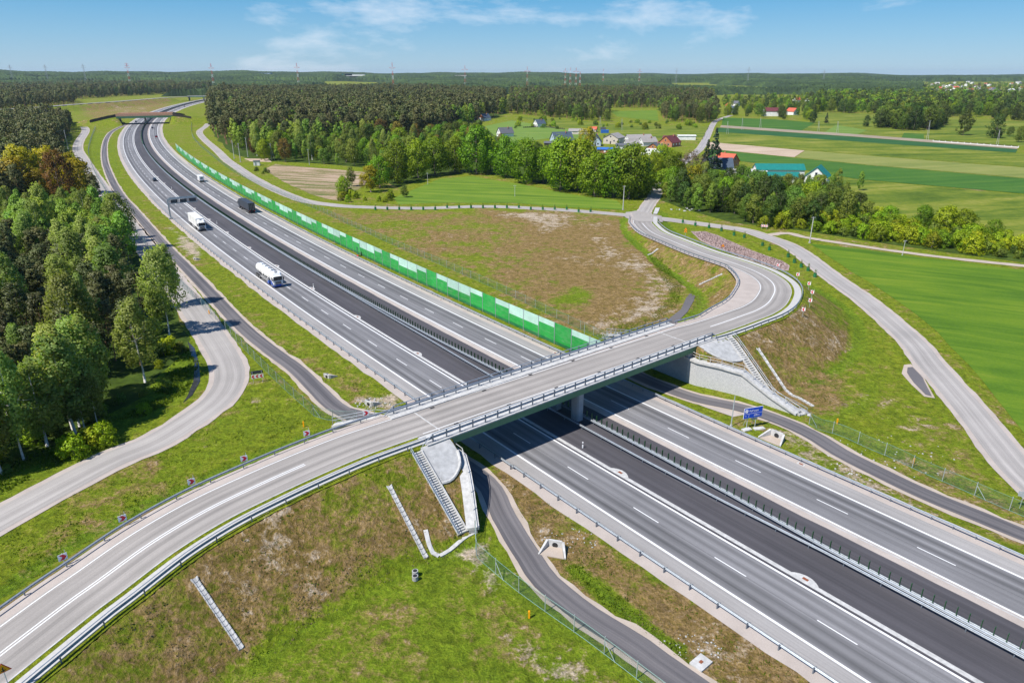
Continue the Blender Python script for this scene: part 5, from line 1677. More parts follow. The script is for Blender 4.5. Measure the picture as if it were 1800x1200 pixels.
# --- the rest of the forests, standing too far or too deep to pick apart: instanced trees
def inst_tree(key, var=0):
    """light tree used only by the masses"""
    P = dict(pine=('pine', 17, 7.0, 5.0, 'pine_leaf', 'pine_bark', 44, 11, .95), birch=('birch', 16, 6.5, 4, 'birch_leaf', 'birch_bark', 70, 18, .6), young=('birch', 13, 6.2, 2, 'aspen_leaf', 'bark', 60, 16, .62), lime=('round', 15, 9.5, 2, 'lime_leaf', 'bark', 36, 12, 1.15), maple=('round', 14, 10.5, 2, 'maple_leaf', 'bark', 36, 12, 1.2), alder=('round', 15, 9.5, 1.2, 'dark_leaf', 'bark', 36, 12, 1.15), rust=('round', 15, 9, 3, 'rust_leaf', 'bark', 34, 12, 1.1))[key]
    kind, h, w, base, leaf, bark, n, per, size = P
    rng = np.random.RandomState(sum(map(ord, key)) + 31 * var)
    cl = crown_clumps(kind, h, w, base, n, rng)
    V, F, Nn = leaf_cloud(cl, per, size, rng)
    Nn = Nn + .75 * (V - np.array([0, 0, base + (h - base) * .45])) / np.array([w * .5, w * .5, (h - base) * .6])
    tm = trunk_mb(h * .9, .2, rng, [], .03)
    return leafmesh('mass_' + key, V, F, Nn, M[leaf], (tm.v, tm.f, M[bark]))
def gn_mass(name, key, pts, label, var=0):
    me = D.meshes.new(name)
    me.from_pydata([p[:3] for p in pts], [], [])
    a_ = me.attributes.new('sc', 'FLOAT', 'POINT'); a_.data.foreach_set('value', np.array([p[3] for p in pts], 'f'))
    a_ = me.attributes.new('rz', 'FLOAT', 'POINT'); a_.data.foreach_set('value', NR.uniform(0, 6.28, len(pts)).astype('f'))
    src = D.objects.new('tree_source', inst_tree(key, var))          # not linked to the scene: only instanced
    o = link(name, me)
    g = D.node_groups.new('forest_' + key, 'GeometryNodeTree')
    g.interface.new_socket('Geometry', in_out='INPUT', socket_type='NodeSocketGeometry')
    g.interface.new_socket('Geometry', in_out='OUTPUT', socket_type='NodeSocketGeometry')
    gi, go = g.nodes.new('NodeGroupInput'), g.nodes.new('NodeGroupOutput')
    ip = g.nodes.new('GeometryNodeInstanceOnPoints')
    oi = g.nodes.new('GeometryNodeObjectInfo'); oi.inputs['Object'].default_value = src
    oi.inputs['As Instance'].default_value = True
    m2p = g.nodes.new('GeometryNodeMeshToPoints')
    na = g.nodes.new('GeometryNodeInputNamedAttribute'); na.data_type = 'FLOAT'; na.inputs[0].default_value = 'sc'
    nb = g.nodes.new('GeometryNodeInputNamedAttribute'); nb.data_type = 'FLOAT'; nb.inputs[0].default_value = 'rz'
    cx = g.nodes.new('ShaderNodeCombineXYZ')
    l = g.links.new
    l(gi.outputs[0], m2p.inputs[0]); l(m2p.outputs[0], ip.inputs['Points']); l(oi.outputs['Geometry'], ip.inputs['Instance'])
    l(na.outputs[0], ip.inputs['Scale']); l(nb.outputs[0], cx.inputs[2]); l(cx.outputs[0], ip.inputs['Rotation'])
    l(ip.outputs[0], go.inputs[0])
    md = o.modifiers.new('forest', 'NODES'); md.node_group = g
    return tag(o, label, kind='stuff')
for key, pts in MASS.items():
    pts = [(x, y, z, sc * (1 + .28 * mnoise.noise((x / 38, y / 60, 3.1)) + rt.uniform(-.12, .14))) for x, y, z, sc in pts]
    for v in range(3):
        gn_mass('forest_' + NAMES[key] + 's', key, pts[v::3], 'closed canopy of ' + NAMES[key].replace('_', ' ') + 's deep in the forests', v)

# --- forest canopy out to the horizon, one bumpy sheet per band
def canopy(name, r0, r1, a0, a1, nr, na, hh, mat, thr, seed, label, cell):
    rr_ = r0 * (r1 / r0) ** (np.arange(nr) / (nr - 1.0))
    aa_ = np.radians(np.linspace(a0, a1, na))
    X = (rr_[:, None] * np.sin(aa_)[None]).ravel(); Y = (rr_[:, None] * np.cos(aa_)[None]).ravel()
    Z = H(X, Y)
    ms = np.array([mnoise.noise((x / 520 + seed, y / 900, seed)) + .35 * mnoise.noise((x / 170, y / 300, seed + 5)) for x, y in zip(X, Y)])
    k = np.clip((ms - thr) / .06, 0, 1)
    k[:na] = 0
    k[inpoly(X, Y, PX([(1622, 149), (1860, 149), (1860, 176), (1622, 172)]))] = 0
    rn = NR.uniform(0, 1, len(X))
    Z2 = Z - 2 + k * (hh * (.72 + .5 * rn) + 2)
    me = D.meshes.new(name)
    q = (np.arange(nr - 1)[:, None] * na + np.arange(na - 1)[None]).ravel()
    F = np.stack([q, q + 1, q + na + 1, q + na], 1)[:, ::-1]
    F = F[(k[F] > 0).any(1)]
    me.from_pydata(np.stack([X, Y, Z2], 1).tolist(), [], F.tolist())
    me.materials.append(mat)
    me.update()
    return tag(link(name, me), label, kind='stuff')
def canopymat(name, stops):
    m, t, b = newmat(name)
    p = pos(t)
    f = noise(t, pos(t, (1, .45, .2)), .06, 4, .75)
    g = noise(t, p, .0045, 5, .6)
    k = math_(t, 'ADD', math_(t, 'MULTIPLY', f, .5), math_(t, 'MULTIPLY', g, .5))
    t.links.new(ramp(t, k, stops), b.inputs['Base Color'])
    b.inputs['Roughness'].default_value = .95
    b.inputs['Specular IOR Level'].default_value = .05
    return m
M['canopy'] = canopymat('far_canopy', [(.36, (.022, .036, .016)), (.48, (.036, .058, .022)), (.56, (.058, .092, .028)), (.68, (.085, .13, .035))])
canopy('far_forest', 1900, 3600, -44, 44, 150, 900, 15, M['canopy'], -.12, 3.3, 'patchwork of dark forest between far fields', 10)
canopy('far_forest', 3600, 11000, -44, 44, 130, 900, 17, M['canopy'], -.42, 8.8, 'unbroken forest reaching the horizon', 20)
# ------------------------------------------------------------------ vehicles (x forward, origin on the road)
def wheel(par, x, y, r, w, M_=None):
    mb = MB(); mb.tube([(x, y - w / 2, r), (x, y - w / 2 * .6, r), (x, y + w / 2 * .6, r), (x, y + w / 2, r)], [r * .86, r, r, r * .86], 16)
    o = mb.build('wheel', M['tyre'], par)
    s = 1 if y > 0 else -1
    mb = MB(); mb.tube([(x, y + s * w * .42, r), (x, y + s * w * .53, r)], [r * .56, r * .48], 12); mb.build('rim', M['rim'], o)
    return o
def rbox(mb, x0, x1, w, z0, z1, r=.12, mi=0, front=0.0, top=0.0):
    """box with softened vertical and top edges; front slants the nose"""
    def ring(z, ins, fs):
        h = w / 2 - ins
        a, b = x0 + ins, x1 - ins - fs
        q = r
        return [Vector(p) for p in ((a + q, -h, z), (b - q, -h, z), (b, -h + q, z), (b, h - q, z), (b - q, h, z), (a + q, h, z), (a, h - q, z), (a, -h + q, z))]
    zm = z1 - r
    mb.loft([ring(z0, 0, 0), ring(zm, 0, front * (zm - z0) / (z1 - z0)), ring(zm + r * .7, r * .3, front), ring(z1, r, front)], mi, closed=True)
    return mb
def lorry_wheels(T_, xs, w=2.4, r=.5):
    for x in xs:
        for y in (-w / 2 + .12, w / 2 - .12): wheel(T_, x, y, r, .36)
def cab(T_, x1, mat, low=None, z_top=3.75, defl=True):
    mb = MB(); rbox(mb, x1 - 2.25, x1, 2.46, .95, 2.95, .16, front=.10); c = mb.build('cab', mat, T_, False)
    mb = MB(); rbox(mb, x1 - 2.2, x1 - .08, 2.44, .38, .948, .14); mb.build('bumper', low or mat, T_)
    mb = MB(); rbox(mb, x1 - 2.2, x1 - .45, 2.3, 2.952, z_top, .25, front=.55); mb.build('roof_deflector', mat, T_)
    mb = MB(); mb.add([(x1 - .015, -1.08, 1.85), (x1 - .015, 1.08, 1.85), (x1 - .085, 1.04, 2.72), (x1 - .085, -1.04, 2.72)], [(0, 1, 2, 3)]); mb.build('windscreen', M['glass'], c)
    mb = MB(); mb.box((x1 + .02, 0, 1.35), (.06, 1.5, .62)); g = mb.build('grille', M['dark'], T_)
    for z in (1.2, 1.4, 1.6):
        mb = MB(); mb.box((x1 + .055, 0, z), (.02, 1.4, .06)); mb.build('slat', M['chrome'], g)
    mb = MB(); mb.box((x1 + .02, 0, 2.85), (.16, 2.2, .16)); mb.build('sun_visor', M['dark'], T_)
    for s in (-1, 1):
        mb = MB(); mb.box((x1 - .02, s * .95, .75), (.12, .42, .22)); mb.build('headlight', M['chrome'], T_)
        mb = MB(); mb.box((x1 - .1, s * 1.42, 2.25), (.16, .22, .72)); mb.bar((x1 - .1, s * 1.2, 2.55), (x1 - .1, s * 1.4, 2.5), .05, .05); mb.build('mirror', M['dark'], T_)
        mb = MB(); mb.box((x1 - .85, s * 1.235, 2.25), (.95, .02, .72)); mb.build('side_window', M['glass'], c)
    mb = MB(); mb.box((x1 - 1.2, 0, z_top + .01), (.5, .7, .03)); mb.build('roof_hatch', M['dark'], T_)
def put_vehicle(T_, s, d, rev):
    p = mw(s, d, .035); dv = mw_dir(s)
    a = math.atan2(dv.y, dv.x)
    T_.location = p; T_.rotation_euler = (0, 0, a + (math.pi if rev else 0))
def chassis(T_, x0, x1, z=.95):
    mb = MB(); mb.box(((x0 + x1) / 2, 0, z - .12), (x1 - x0, .9, .24)); mb.build('chassis', M['dark'], T_)
# white box lorry, towards the camera
T_ = thing('box_truck', 'white semi-trailer truck with plain white box under the sign gantry', 'truck')
cab(T_, 8.2, M['white'], M['slate'])
mb = MB(); rbox(mb, -8.0, 5.6, 2.52, 1.1, 4.0, .05); b_ = mb.build('trailer_box', M['white'], T_)
mb = MB()
for x in (-7.9, -3.4, 1.1, 5.5):
    for s in (-1, 1): mb.box((x, s * 1.265, 2.5), (.07, .03, 2.8))
mb.build('frame_strips', M['sign_back'], b_)
chassis(T_, -7.8, 6.5); lorry_wheels(T_, (7.0, 3.4, -4.0, -5.3, -6.6))
mb = MB(); mb.box((-.5, 1.18, .7), (4.5, .06, .5)); mb.box((-.5, -1.18, .7), (4.5, .06, .5)); mb.build('side_guard', M['chrome'], T_)
put_vehicle(T_, -222, 1.75, False)
# tanker
T_ = thing('tanker_truck', 'white tanker truck with blue skirts driving towards the camera', 'tanker')
cab(T_, 7.6, M['white'], M['blue'], 3.8)
for x, y in ((6.4, 1.255), (6.4, -1.255)):
    mb = MB(); mb.add([(x - .9, y, .5), (x + .9, y, .5), (x + .9, y, 1.3), (x - .9, y, 1.9)], [(0, 1, 2, 3)] if y < 0 else [(3, 2, 1, 0)]); mb.build('blue_skirt', M['blue'], T_)
mb = MB()
rows = []
for i in range(17):
    x = -7.3 + 11.9 * i / 16
    k = 1.0 if 1 < i < 15 else (.93 if i in (1, 15) else .72)
    rows.append([Vector((x, 1.26 * k * math.cos(a), 2.45 + 1.22 * k * math.sin(a))) for a in [2 * math.pi * j / 20 for j in range(20)]])
mb.loft(rows, closed=True); tk = mb.build('tank', M['white'], T_, True)
for x in (-5.8, -3.4, -1.0, 1.4, 3.6):
    mb = MB(); mb.tube([(x, 0, 3.6), (x, 0, 3.8)], .32, 12); mb.build('hatch', M['chrome'], tk)
for x in (-6.4, -4.2, -2.0, .2, 2.4, 4.2):
    mb = MB(); mb.tube([(x, 1.28 * math.cos(a), 2.45 + 1.24 * math.sin(a)) for a in [2 * math.pi * j / 24 for j in range(25)]], .025, 4); mb.build('band', M['chrome'], tk)
for s in (-.5, .5):
    mb = MB(); mb.box((-1.0, s, 3.66), (10, .06, .08)); mb.build('walkway_rail', M['chrome'], tk)
mb = MB(); mb.box((.5, -1.1, 1.05), (6.0, .5, .5)); mb.box((.5, 1.1, 1.05), (6.0, .5, .5)); mb.build('side_locker', M['chrome'], T_)
mb = MB(); mb.box((3.4, -1.15, .75), (1.6, .35, .65)); mb.box((3.4, 1.15, .75), (1.6, .35, .65)); mb.build('blue_tank_box', M['blue'], T_)
chassis(T_, -7.2, 6.0); lorry_wheels(T_, (6.4, 2.4, -4.0, -5.3, -6.6))
put_vehicle(T_, -140.5, 1.6, False)
# dark curtain-sider, away from the camera
T_ = thing('curtain_truck', 'dark grey semi-trailer truck seen from behind beside the noise barrier', 'truck')
cab(T_, 8.2, M['slate'])
mb = MB(); rbox(mb, -8.0, 5.6, 2.54, 1.15, 4.0, .05); b_ = mb.build('tarpaulin', M['slate'], T_)
mb = MB(); mb.box((-8.03, 0, 2.55), (.05, 2.4, 2.7)); db = mb.build('rear_doors', M['dark'], T_)
for y in (-1.15, -.6, -.02, .6, 1.15):
    mb = MB(); mb.box((-8.07, y, 2.55), (.04, .05, 2.7)); mb.build('bar', M['chrome'], db)
for s in (-1, 1):
    mb = MB(); mb.box((-8.05, s * .9, .95), (.06, .45, .16)); mb.build('tail_light', M['red'], T_)
for x in (-6, -4, -2, 0, 2, 4):
    for s in (-1, 1):
        mb = MB(); mb.box((x, s * 1.275, 1.3), (.5, .02, .1)); mb.build('strap', M['rust'], T_)
chassis(T_, -7.8, 6.5); lorry_wheels(T_, (7.0, 3.4, -4.0, -5.3, -6.6))
put_vehicle(T_, -245.0, 24.5, True)
# white camper van, away
T_ = thing('camper_van', 'boxy white camper van in the right lane by the noise barrier', 'camper')
mb = MB(); rbox(mb, -3.4, 2.0, 2.2, .55, 3.0, .12); mb.build('body', M['white'], T_)
mb = MB(); rbox(mb, 2.0, 3.4, 1.95, .5, 1.5, .2, front=.1); mb.build('bonnet', M['white'], T_)
mb = MB(); rbox(mb, 1.7, 2.9, 1.9, 1.5, 2.4, .15, front=.6); mb.build('windscreen', M['glass'], T_)
mb = MB(); mb.box((-3.42, 0, 2.0), (.04, 1.2, .6)); mb.build('rear_window', M['glass'], T_)
mb = MB(); mb.box((-3.44, 0, .7), (.1, 2.1, .25)); mb.build('bumper', M['dark'], T_)
for s in (-1, 1):
    mb = MB(); mb.box((-3.43, s * .95, 1.1), (.05, .18, .4)); mb.build('tail_light', M['red'], T_)
for x in (2.4, -2.0):
    for y in (-.92, .92): wheel(T_, x, y, .34, .24)
put_vehicle(T_, -338, 24.4, True)
def car(label, mat, s, d, rev):
    T_ = thing('passenger_car', label, 'car')
    prof = [(-2.1, .32), (-2.15, .62), (-2.05, .92), (-1.5, .98), (1.0, .96), (1.75, .86), (2.1, .66), (2.12, .32)]
    mb = MB()
    mb.loft([[Vector((x, y * k, z if abs(y) < .8 else z * .99)) for x, z in prof] for y, k in ((-.86, 1), (-.74, 1), (.74, 1), (.86, 1))])
    vs = [Vector((x, s_ * .86, z)) for s_ in (-1, 1) for x, z in prof]
    n = len(prof)
    mb.add(vs, [tuple(range(n)), tuple(reversed(range(n, 2 * n))), (0, n, 2 * n - 1, n - 1)])
    b = mb.build('body', mat, T_)
    cp = [(-1.75, .95, .80), (-1.15, 1.45, .62), (.25, 1.47, .62), (1.05, .95, .80)]
    mb = MB(); mb.loft([[Vector((x, -w, z)), Vector((x, w, z))] for x, z, w in cp]); mb.add([Vector((x, -w, z)) for x, z, w in cp] + [Vector((x, w, z)) for x, z, w in cp], [(0, 1, 2, 3), (7, 6, 5, 4)])
    mb.build('windows', M['glass'], T_)
    mb = MB(); mb.box((-.45, 0, 1.485), (1.42, 1.2, .04)); mb.build('roof', mat, T_)
    for s_ in (-1, 1):
        mb = MB(); mb.box((2.1, s_ * .62, .66), (.06, .36, .14)); mb.build('headlight', M['chrome'], T_)
        mb = MB(); mb.box((-2.13, s_ * .64, .78), (.05, .34, .14)); mb.build('tail_light', M['red'], T_)
    for x in (1.35, -1.3):
        for y in (-.8, .8): wheel(T_, x, y, .32, .2)
    put_vehicle(T_, s, d, rev)
car('black car driving towards the camera beyond the sign gantry', M['black_car'], -352, 5.2, False)
car('silver car driving towards the camera just before the far green bridge', M['silver_car'], -735, 1.8, False)
car('red car driving away just before the far green bridge', M['red_car'], -630, 24.6, True)
car('navy car driving away, closest to the far green bridge', M['navy_car'], -742, 22.0, True)
car('black car in the shade under the far green bridge', M['black_car'], -850, 1.8, False)
car('dark car between the two far bridges', M['black_car'], -1225, 24.5, True)
car('white car between the two far bridges', M['white'], -1180, 22.0, True)

# ------------------------------------------------------------------ signs
def post_sign(T_, h, r=.04):
    mb = MB(); mb.tube([(0, 0, 0), (0, 0, h)], r, 6); mb.build('post', M['post'], T_)
def chevron_plate(par, w, n, z, flip, mat=None):
    """white plate with red chevrons; faces -Y"""
    mb = MB(); mb.box((0, -.05, z), (w, .025, .72)); pl = mb.build('plate', M['sign_white'], par)
    mb = MB(); mb.box((0, -.03, z), (w + .02, .012, .74)); mb.build('plate_back', M['sign_back'], par)
    cw = w / n
    for k in range(n):
        x = -w / 2 + cw * (k + .5)
        f = -1 if flip else 1
        t = cw * .26
        P = [(-t * 1.5, .31), (t * .3, .31), (t * 1.7, 0), (t * .3, -.31), (-t * 1.5, -.31), (-t * .1, 0)]
        q = [(x + f * a, -.066, z + b) for a, b in P]
        m_ = MB(); m_.add(q, [(0, 1, 2, 5), (5, 2, 3, 4)]); m_.build('red_chevron', M['red'], pl)
def face_cam(p, extra=0.0):
    return math.atan2(p[1], p[0]) - math.pi / 2 + extra
def chevron(label, px, z, flip, h=1.85, extra=0.0, grp=None, w=.78):
    p = at3(*px, z); p.z = hz(p.x, p.y)
    T_ = thing('chevron_sign', label, 'sign', p, face_cam(p, extra), grp)
    post_sign(T_, h + .1)
    chevron_plate(T_, w, 1, h - .3, flip)
    mb = MB(); mb.tube([(.28, .05, h - .4), (.28, .05, h + .35)], .03, 5); mb.bar((0, 0, h - .05), (.3, .05, h), .05, .05); mb.build('reflector_arm', M['post'], T_)
    return T_
lab = ['first', 'second', 'third', 'fourth', 'fifth', 'sixth']
for i, px in enumerate([(112, 1000), (222, 930), (335, 863), (427, 820), (528, 779), (627, 739)]):
    k = near_i(at(px[0], px[1], 5.5 if i > 0 else 5))
    q = RAMP[k] - RS[k] * (RW + 1.75)
    T_ = chevron('red and white right-pointing chevron sign on the left ramp, %s from the bottom left' % lab[i], px, 5, False, extra=.12)
    T_.location = (q.x, q.y, hz(q.x, q.y))
for i, px in enumerate([(1359, 458), (1393, 476), (1413, 493), (1418, 509), (1416, 524), (1402, 540)]):
    k = near_i(at(px[0] - 14, px[1] + 12, 5.2))
    q = RAMP[k] + RS[k] * (RW + 4.2)
    T_ = chevron('red and white left-pointing chevron sign outside the bend, %s from the far end' % lab[i], px, 5, True, extra=-.1, w=.66)
    T_.location = (q.x, q.y, hz(q.x, q.y))
def long_chevron(label, px, n, w, flip, back=False):
    p = at3(*px, 0)
    T_ = thing('chevron_board', label, 'sign', p, face_cam(p))
    for x in (-w / 2 + .25, w / 2 - .25):
        mb = MB(); mb.tube([(x, 0, 0), (x, 0, 2.2)], .04, 6); mb.build('post', M['post'], T_)
    chevron_plate(T_, w, n, 1.2, flip)
    if back:
        mb = MB(); mb.box((0, .04, 1.95), (w, .03, .6)); mb.build('second_plate', M['slate'], T_)
    return T_
long_chevron('wide red and white chevron board with three arrows at the local road bend', (454, 672), 3, 2.0, True, True)
long_chevron('small wide chevron board where the farm track leaves the right local road', (1343, 403), 4, 2.2, True)
def warning(label, px, z, two=False):
    p = at3(*px, z); p.z = hz(p.x, p.y)
    T_ = thing('warning_sign', label, 'sign', p, face_cam(p))
    post_sign(T_, 2.9)
    zs = (2.5,) if not two else (2.3, 2.95)
    for zz in zs:
        for nm, r, y, mt in (('red_border', .62, -.06, 'red'), ('yellow_plate', .50, -.075, 'yellow')):
            mb = MB()
            P = [(-r * .87, -r * .5), (r * .87, -r * .5), (0, r)]
            mb.add([(a, y, zz + b) for a, b in P] + [(a, y + .02, zz + b) for a, b in P], [(0, 1, 2), (5, 4, 3), (0, 3, 4, 1), (1, 4, 5, 2), (2, 5, 3, 0)])
            mb.build(nm, M['yellow'] if nm == 'red_border' and False else M[mt], T_)
        mb = MB(); mb.box((0, -.09, zz - .02), (.08, .02, .42)); mb.box((0, -.09, zz - .12), (.3, .02, .07)); mb.build('symbol', M['dark'], T_)
    return T_
warning('yellow triangular warning sign beside the ramp footpath at the bottom left', (18, 1212), 4.6)
warning('pair of yellow warning triangles on one post beyond the bend guardrail', (1204, 420), 1.2, True)
warning('single yellow warning triangle beside the pink flower bed', (1270, 440), 2.5)
# blue guide sign
def text_mesh(par, txt, size, x, z, y, mat, name='lettering', align='LEFT'):
    c = D.curves.new('lettering', 'FONT')
    c.body = txt; c.size = size; c.extrude = .004; c.align_x = align
    o = D.objects.new('tmp', c); COL.objects.link(o)
    dg = bpy.context.evaluated_depsgraph_get()
    me = bpy.data.meshes.new_from_object(o.evaluated_get(dg))
    D.objects.remove(o)
    me.materials.clear(); me.materials.append(mat)
    o = link(name, me, par)
    o.location = (x, y, z); o.rotation_euler = (math.pi / 2, 0, 0)
    return o
p = at3(1320, 752, 0)
T_ = thing('guide_sign', 'blue motorway guide sign with white lettering on two posts', 'sign', p, math.radians(18))
for x in (-.75, .75):
    mb = MB(); mb.tube([(x, .12, 0), (x, .12, 3.4)], .06, 8); mb.bar((x, .12, 2.2), (x, .9, .1), .06, .06); mb.build('post', M['post'], T_)
mb = MB(); mb.box((0, 0, 2.65), (3.3, .05, 1.75)); pl = mb.build('plate', M['sign_white'], T_)
mb = MB(); mb.box((0, -.028, 2.65), (3.2, .02, 1.65)); mb.build('blue_field', M['sign_blue'], pl)
mb = MB(); mb.box((.05, -.042, 2.55), (3.0, .012, .03)); mb.box((-.72, -.042, 2.2), (.03, .012, .55)); mb.build('divider', M['sign_white'], pl)
mb = MB()
mb.box((-1.2, -.044, 3.02), (.07, .01, .62)); mb.box((-1.2, -.0445, 3.02), (.62, .01, .07))
for a in (.785, -.785): mb.box((-1.2, -.045, 3.02), (.62, .01, .06), M=Matrix.Rotation(a, 4, 'Y'))
mb.tube([(-1.2 + .23 * math.cos(j * .5236), -.046, 3.02 + .23 * math.sin(j * .5236)) for j in range(13)], .03, 4)
mb.build('junction_symbol', M['sign_white'], pl)
text_mesh(pl, 'Kałęczyn', .44, -.72, 2.85, -.05, M['sign_white'])
text_mesh(pl, '2000 m', .34, .12, 2.08, -.05, M['sign_white'])
text_mesh(pl, 'S', .3, -1.3, 2.1, -.05, M['sign_white'])
mb = MB(); mb.box((-1.0, -.3, .08), (1.5, .8, .16), .1); mb.box((1.0, -.6, .08), (1.7, .8, .16), -.1); mb.build('footing', M['concrete_lt'], T_)
mb = MB(); mb.box((.75, .45, 1.6), (1.1, .04, .9)); mb.build('rear_plate', M['concrete'], T_)
# back of a sign at the right frame edge
p = at3(1792, 893, 0)
T_ = thing('road_sign', 'grey back of a rectangular road sign at the right frame edge', 'sign', p, math.radians(-30))
post_sign(T_, 2.2); mb = MB(); mb.box((.2, 0, 2.0), (1.5, .04, .7)); mb.build('plate', M['sign_back'], T_)
# gantry with lane signals over the left carriageway
gs = -243
p = mw(gs, -3.4, 0); v_ = mw(gs, 1) - mw(gs, 0); a = math.atan2(v_.y, v_.x)
T_ = thing('sign_gantry', 'grey cantilever gantry with three dark display panels over the motorway', 'gantry', p, a)
mb = MB(); mb.box((0, 0, 3.6), (.5, .5, 7.2)); mb.build('column', M['steel'], T_)
mb = MB(); mb.box((0, 0, .3), (1.3, 1.3, .6)); mb.build('footing', M['concrete'], T_)
for z in (5.6, 7.15):
    mb = MB(); mb.box((5.1, 0, z), (10.2, .3, .28)); mb.build('beam', M['steel'], T_)
for x in (.6, 3.6, 6.8, 10.0):
    mb = MB(); mb.box((x, 0, 6.4), (.16, .2, 1.5)); mb.build('upright', M['steel'], T_)
for x in (2.1, 5.2, 8.4):
    mb = MB(); mb.box((x, -.28, 6.38), (2.3, .25, 1.15)); q = mb.build('display_panel', M['dark'], T_)
    mb = MB(); mb.box((x, -.42, 6.38), (1.7, .03, .8)); mb.build('screen', M['slate'], q)
mb = MB(); mb.box((5.2, .1, 7.5), (9.6, .05, .5)); mb.build('walkway_guard', M['steel'], T_)

# ------------------------------------------------------------------ posts, poles, cables
def lamp(name, label, px, h, r, z=0, head=True, mat='concrete_lt', cat='pole'):
    p = at3(*px, z); p.z = hz(p.x, p.y)
    T_ = thing(name, label, cat, p, rt.uniform(-.3, .3))
    mb = MB(); mb.tube([(0, 0, 0), (0, 0, h)], [r, r * .65], 8); mb.build('shaft', M[mat], T_)
    if head:
        mb = MB(); mb.bar((-.55, 0, h - .35), (.55, 0, h - .35), .08, .08); ca = mb.build('crossarm', M['steel'], T_)
        for x in (-.5, 0, .5):
            mb = MB(); mb.tube([(x, 0, h - .3), (x, 0, h - .08)], .05, 6); mb.build('insulator', M['sign_white'], ca)
    mb = MB(); mb.box((0, 0, .15), (r * 3, r * 3, .3)); mb.build('base', M['concrete'], T_)
    return T_
lamp('utility_pole', 'tall pale concrete pole beside the junction', (1095, 369), 9.4, .2)
lamp('utility_pole', 'tall pale concrete pole where the farm track meets the wheat field', (1423, 427), 8.3, .17)
lamp('utility_pole', 'thin pole standing at the far edge of the wheat field', (1586, 449), 4.6, .09)
lamp('utility_pole', 'slim pole in the green crop field', (905, 345), 4.8, .1)
lamp('utility_pole', 'slim pole before the maple row at the left of the green field', (752, 324), 5.5, .11)
lamp('utility_pole', 'concrete power pole by the forest corner, leftmost of three', (412, 279), 11, .22)
lamp('utility_pole', 'concrete power pole by the forest corner, nearest of three', (423, 285), 11, .22)
lamp('utility_pole', 'concrete power pole by the forest corner, rightmost of three', (436, 276), 12, .2)
lamp('utility_pole', 'thin power pole behind the sprouting field', (544, 290), 9, .14)
lamp('utility_pole', 'power pole at the left wood by the shaded local road', (120, 262), 13, .2)
def aframe(label, px, h):
    p = at3(*px, 0)
    T_ = thing('a_frame_pole', label, 'pole', p)
    for s in (-1, 1):
        mb = MB(); mb.tube([(s * 1.7 if s > 0 else 0, 0, 0), (0, 0, h)], .11, 6); mb.build('leg', M['concrete'], T_)
    mb = MB(); mb.bar((-1.1, 0, h - .2), (1.1, 0, h - .2), .1, .1); mb.build('crossarm', M['steel'], T_)
for i, (px, h) in enumerate([((478, 282), 10), ((1054, 225), 11), ((1092, 231), 11), ((1277, 236), 11), ((1303, 229), 11), ((1335, 226), 10), ((1628, 246), 15), ((1470, 234), 10), ((1437, 231), 9), ((1751, 255), 11)]):
    aframe('double-legged concrete power pole ' + ['behind the small white hut', 'behind the blue village container', 'on the village meadow right of the blue container', 'at the left end of the sandy farm strip', 'second along the sandy farm strip', 'by the upper green field', 'tallest, before the round grove', 'by the grey-green plot', 'left of the grey-green plot', 'by the lone trees near the right edge'][i], px, h)
def marker(label, px, h=1.0, mat='sign_white', z=0, r=.06, cap='dark', name='marker_post', grp=None):
    p = at3(*px, z); p.z = hz(p.x, p.y) + .03
    T_ = thing(name, label, 'post', p, 0, grp)
    mb = MB(); mb.box((0, 0, h / 2), (r * 2, r * 1.6, h)); mb.build('body', M[mat], T_)
    mb = MB(); mb.box((0, 0, h * .82), (r * 2.15, r * 1.75, h * .16)); mb.build('band', M[cap], T_)
for i, s in enumerate((-28.5, -127.8, -224, -320)):
    p = mw(s, 8.6, 0)
    T_ = thing('marker_post', 'small white marker post on the median, ' + ['in the bridge shadow', 'right of the tanker', 'right of the white truck', 'near the black car'][i], 'post', p)
    mb = MB(); mb.box((0, 0, .5), (.16, .1, 1.0)); mb.build('body', M['sign_white'], T_); mb = MB(); mb.box((0, 0, .72), (.17, .11, .16)); mb.build('band', M['dark'], T_)
for lb, px in (('yellow marker post on the grass below the left fence', (534, 750)), ('yellow marker post left of the bottom fence', (930, 1086)), ('yellow marker post by the fence right of the stairs', (1471, 745)), ('yellow marker post by the braced fence corner at the right', (1605, 815)), ('yellow marker post in the left grass strip', (368, 552))):
    marker(lb, px, .9, 'yellow', r=.09, cap='yellow')
lamp('lamp_post', 'slim grey lamp post left of the blue guide sign', (1285, 749), 5.1, .09, head=False, mat='post')
lamp('lamp_post', 'slim grey post at the near end of the noise barrier', (1026, 613), 5.0, .07, head=False, mat='post')
# emergency phone post with red-white base at the noise barrier
p = mw(-151, 30.9, 0)
T_ = thing('emergency_post', 'small dark door frame post at the foot of the noise barrier', 'post', p, math.atan2(mw_dir(-151).y, mw_dir(-151).x))
mb = MB(); mb.box((0, 0, 1.4), (.9, .1, 2.8)); mb.build('frame', M['n_dark'], T_); mb = MB(); mb.box((0, 0, .25), (.92, .12, .5)); mb.build('base', M['red'], T_)
# cables
def cable(a, b, sag, label):
    P = [Vector(a).lerp(Vector(b), k / 10) - Vector((0, 0, sag * 4 * (k / 10) * (1 - k / 10))) for k in range(11)]
    mb = MB(); mb.tube(P, .02, 3); return tag(mb.build('cable', M['dark']), label, 'cable')
cable((*at(436, 276), 11.6), (*at(478, 282), 9.8), 1, 'thin power cable from the forest-corner poles to the double-legged pole')
cable((*at(752, 324), 5.2), (*at(905, 345), 4.6), 1.2, 'thin cable between the two slim poles of the green field')

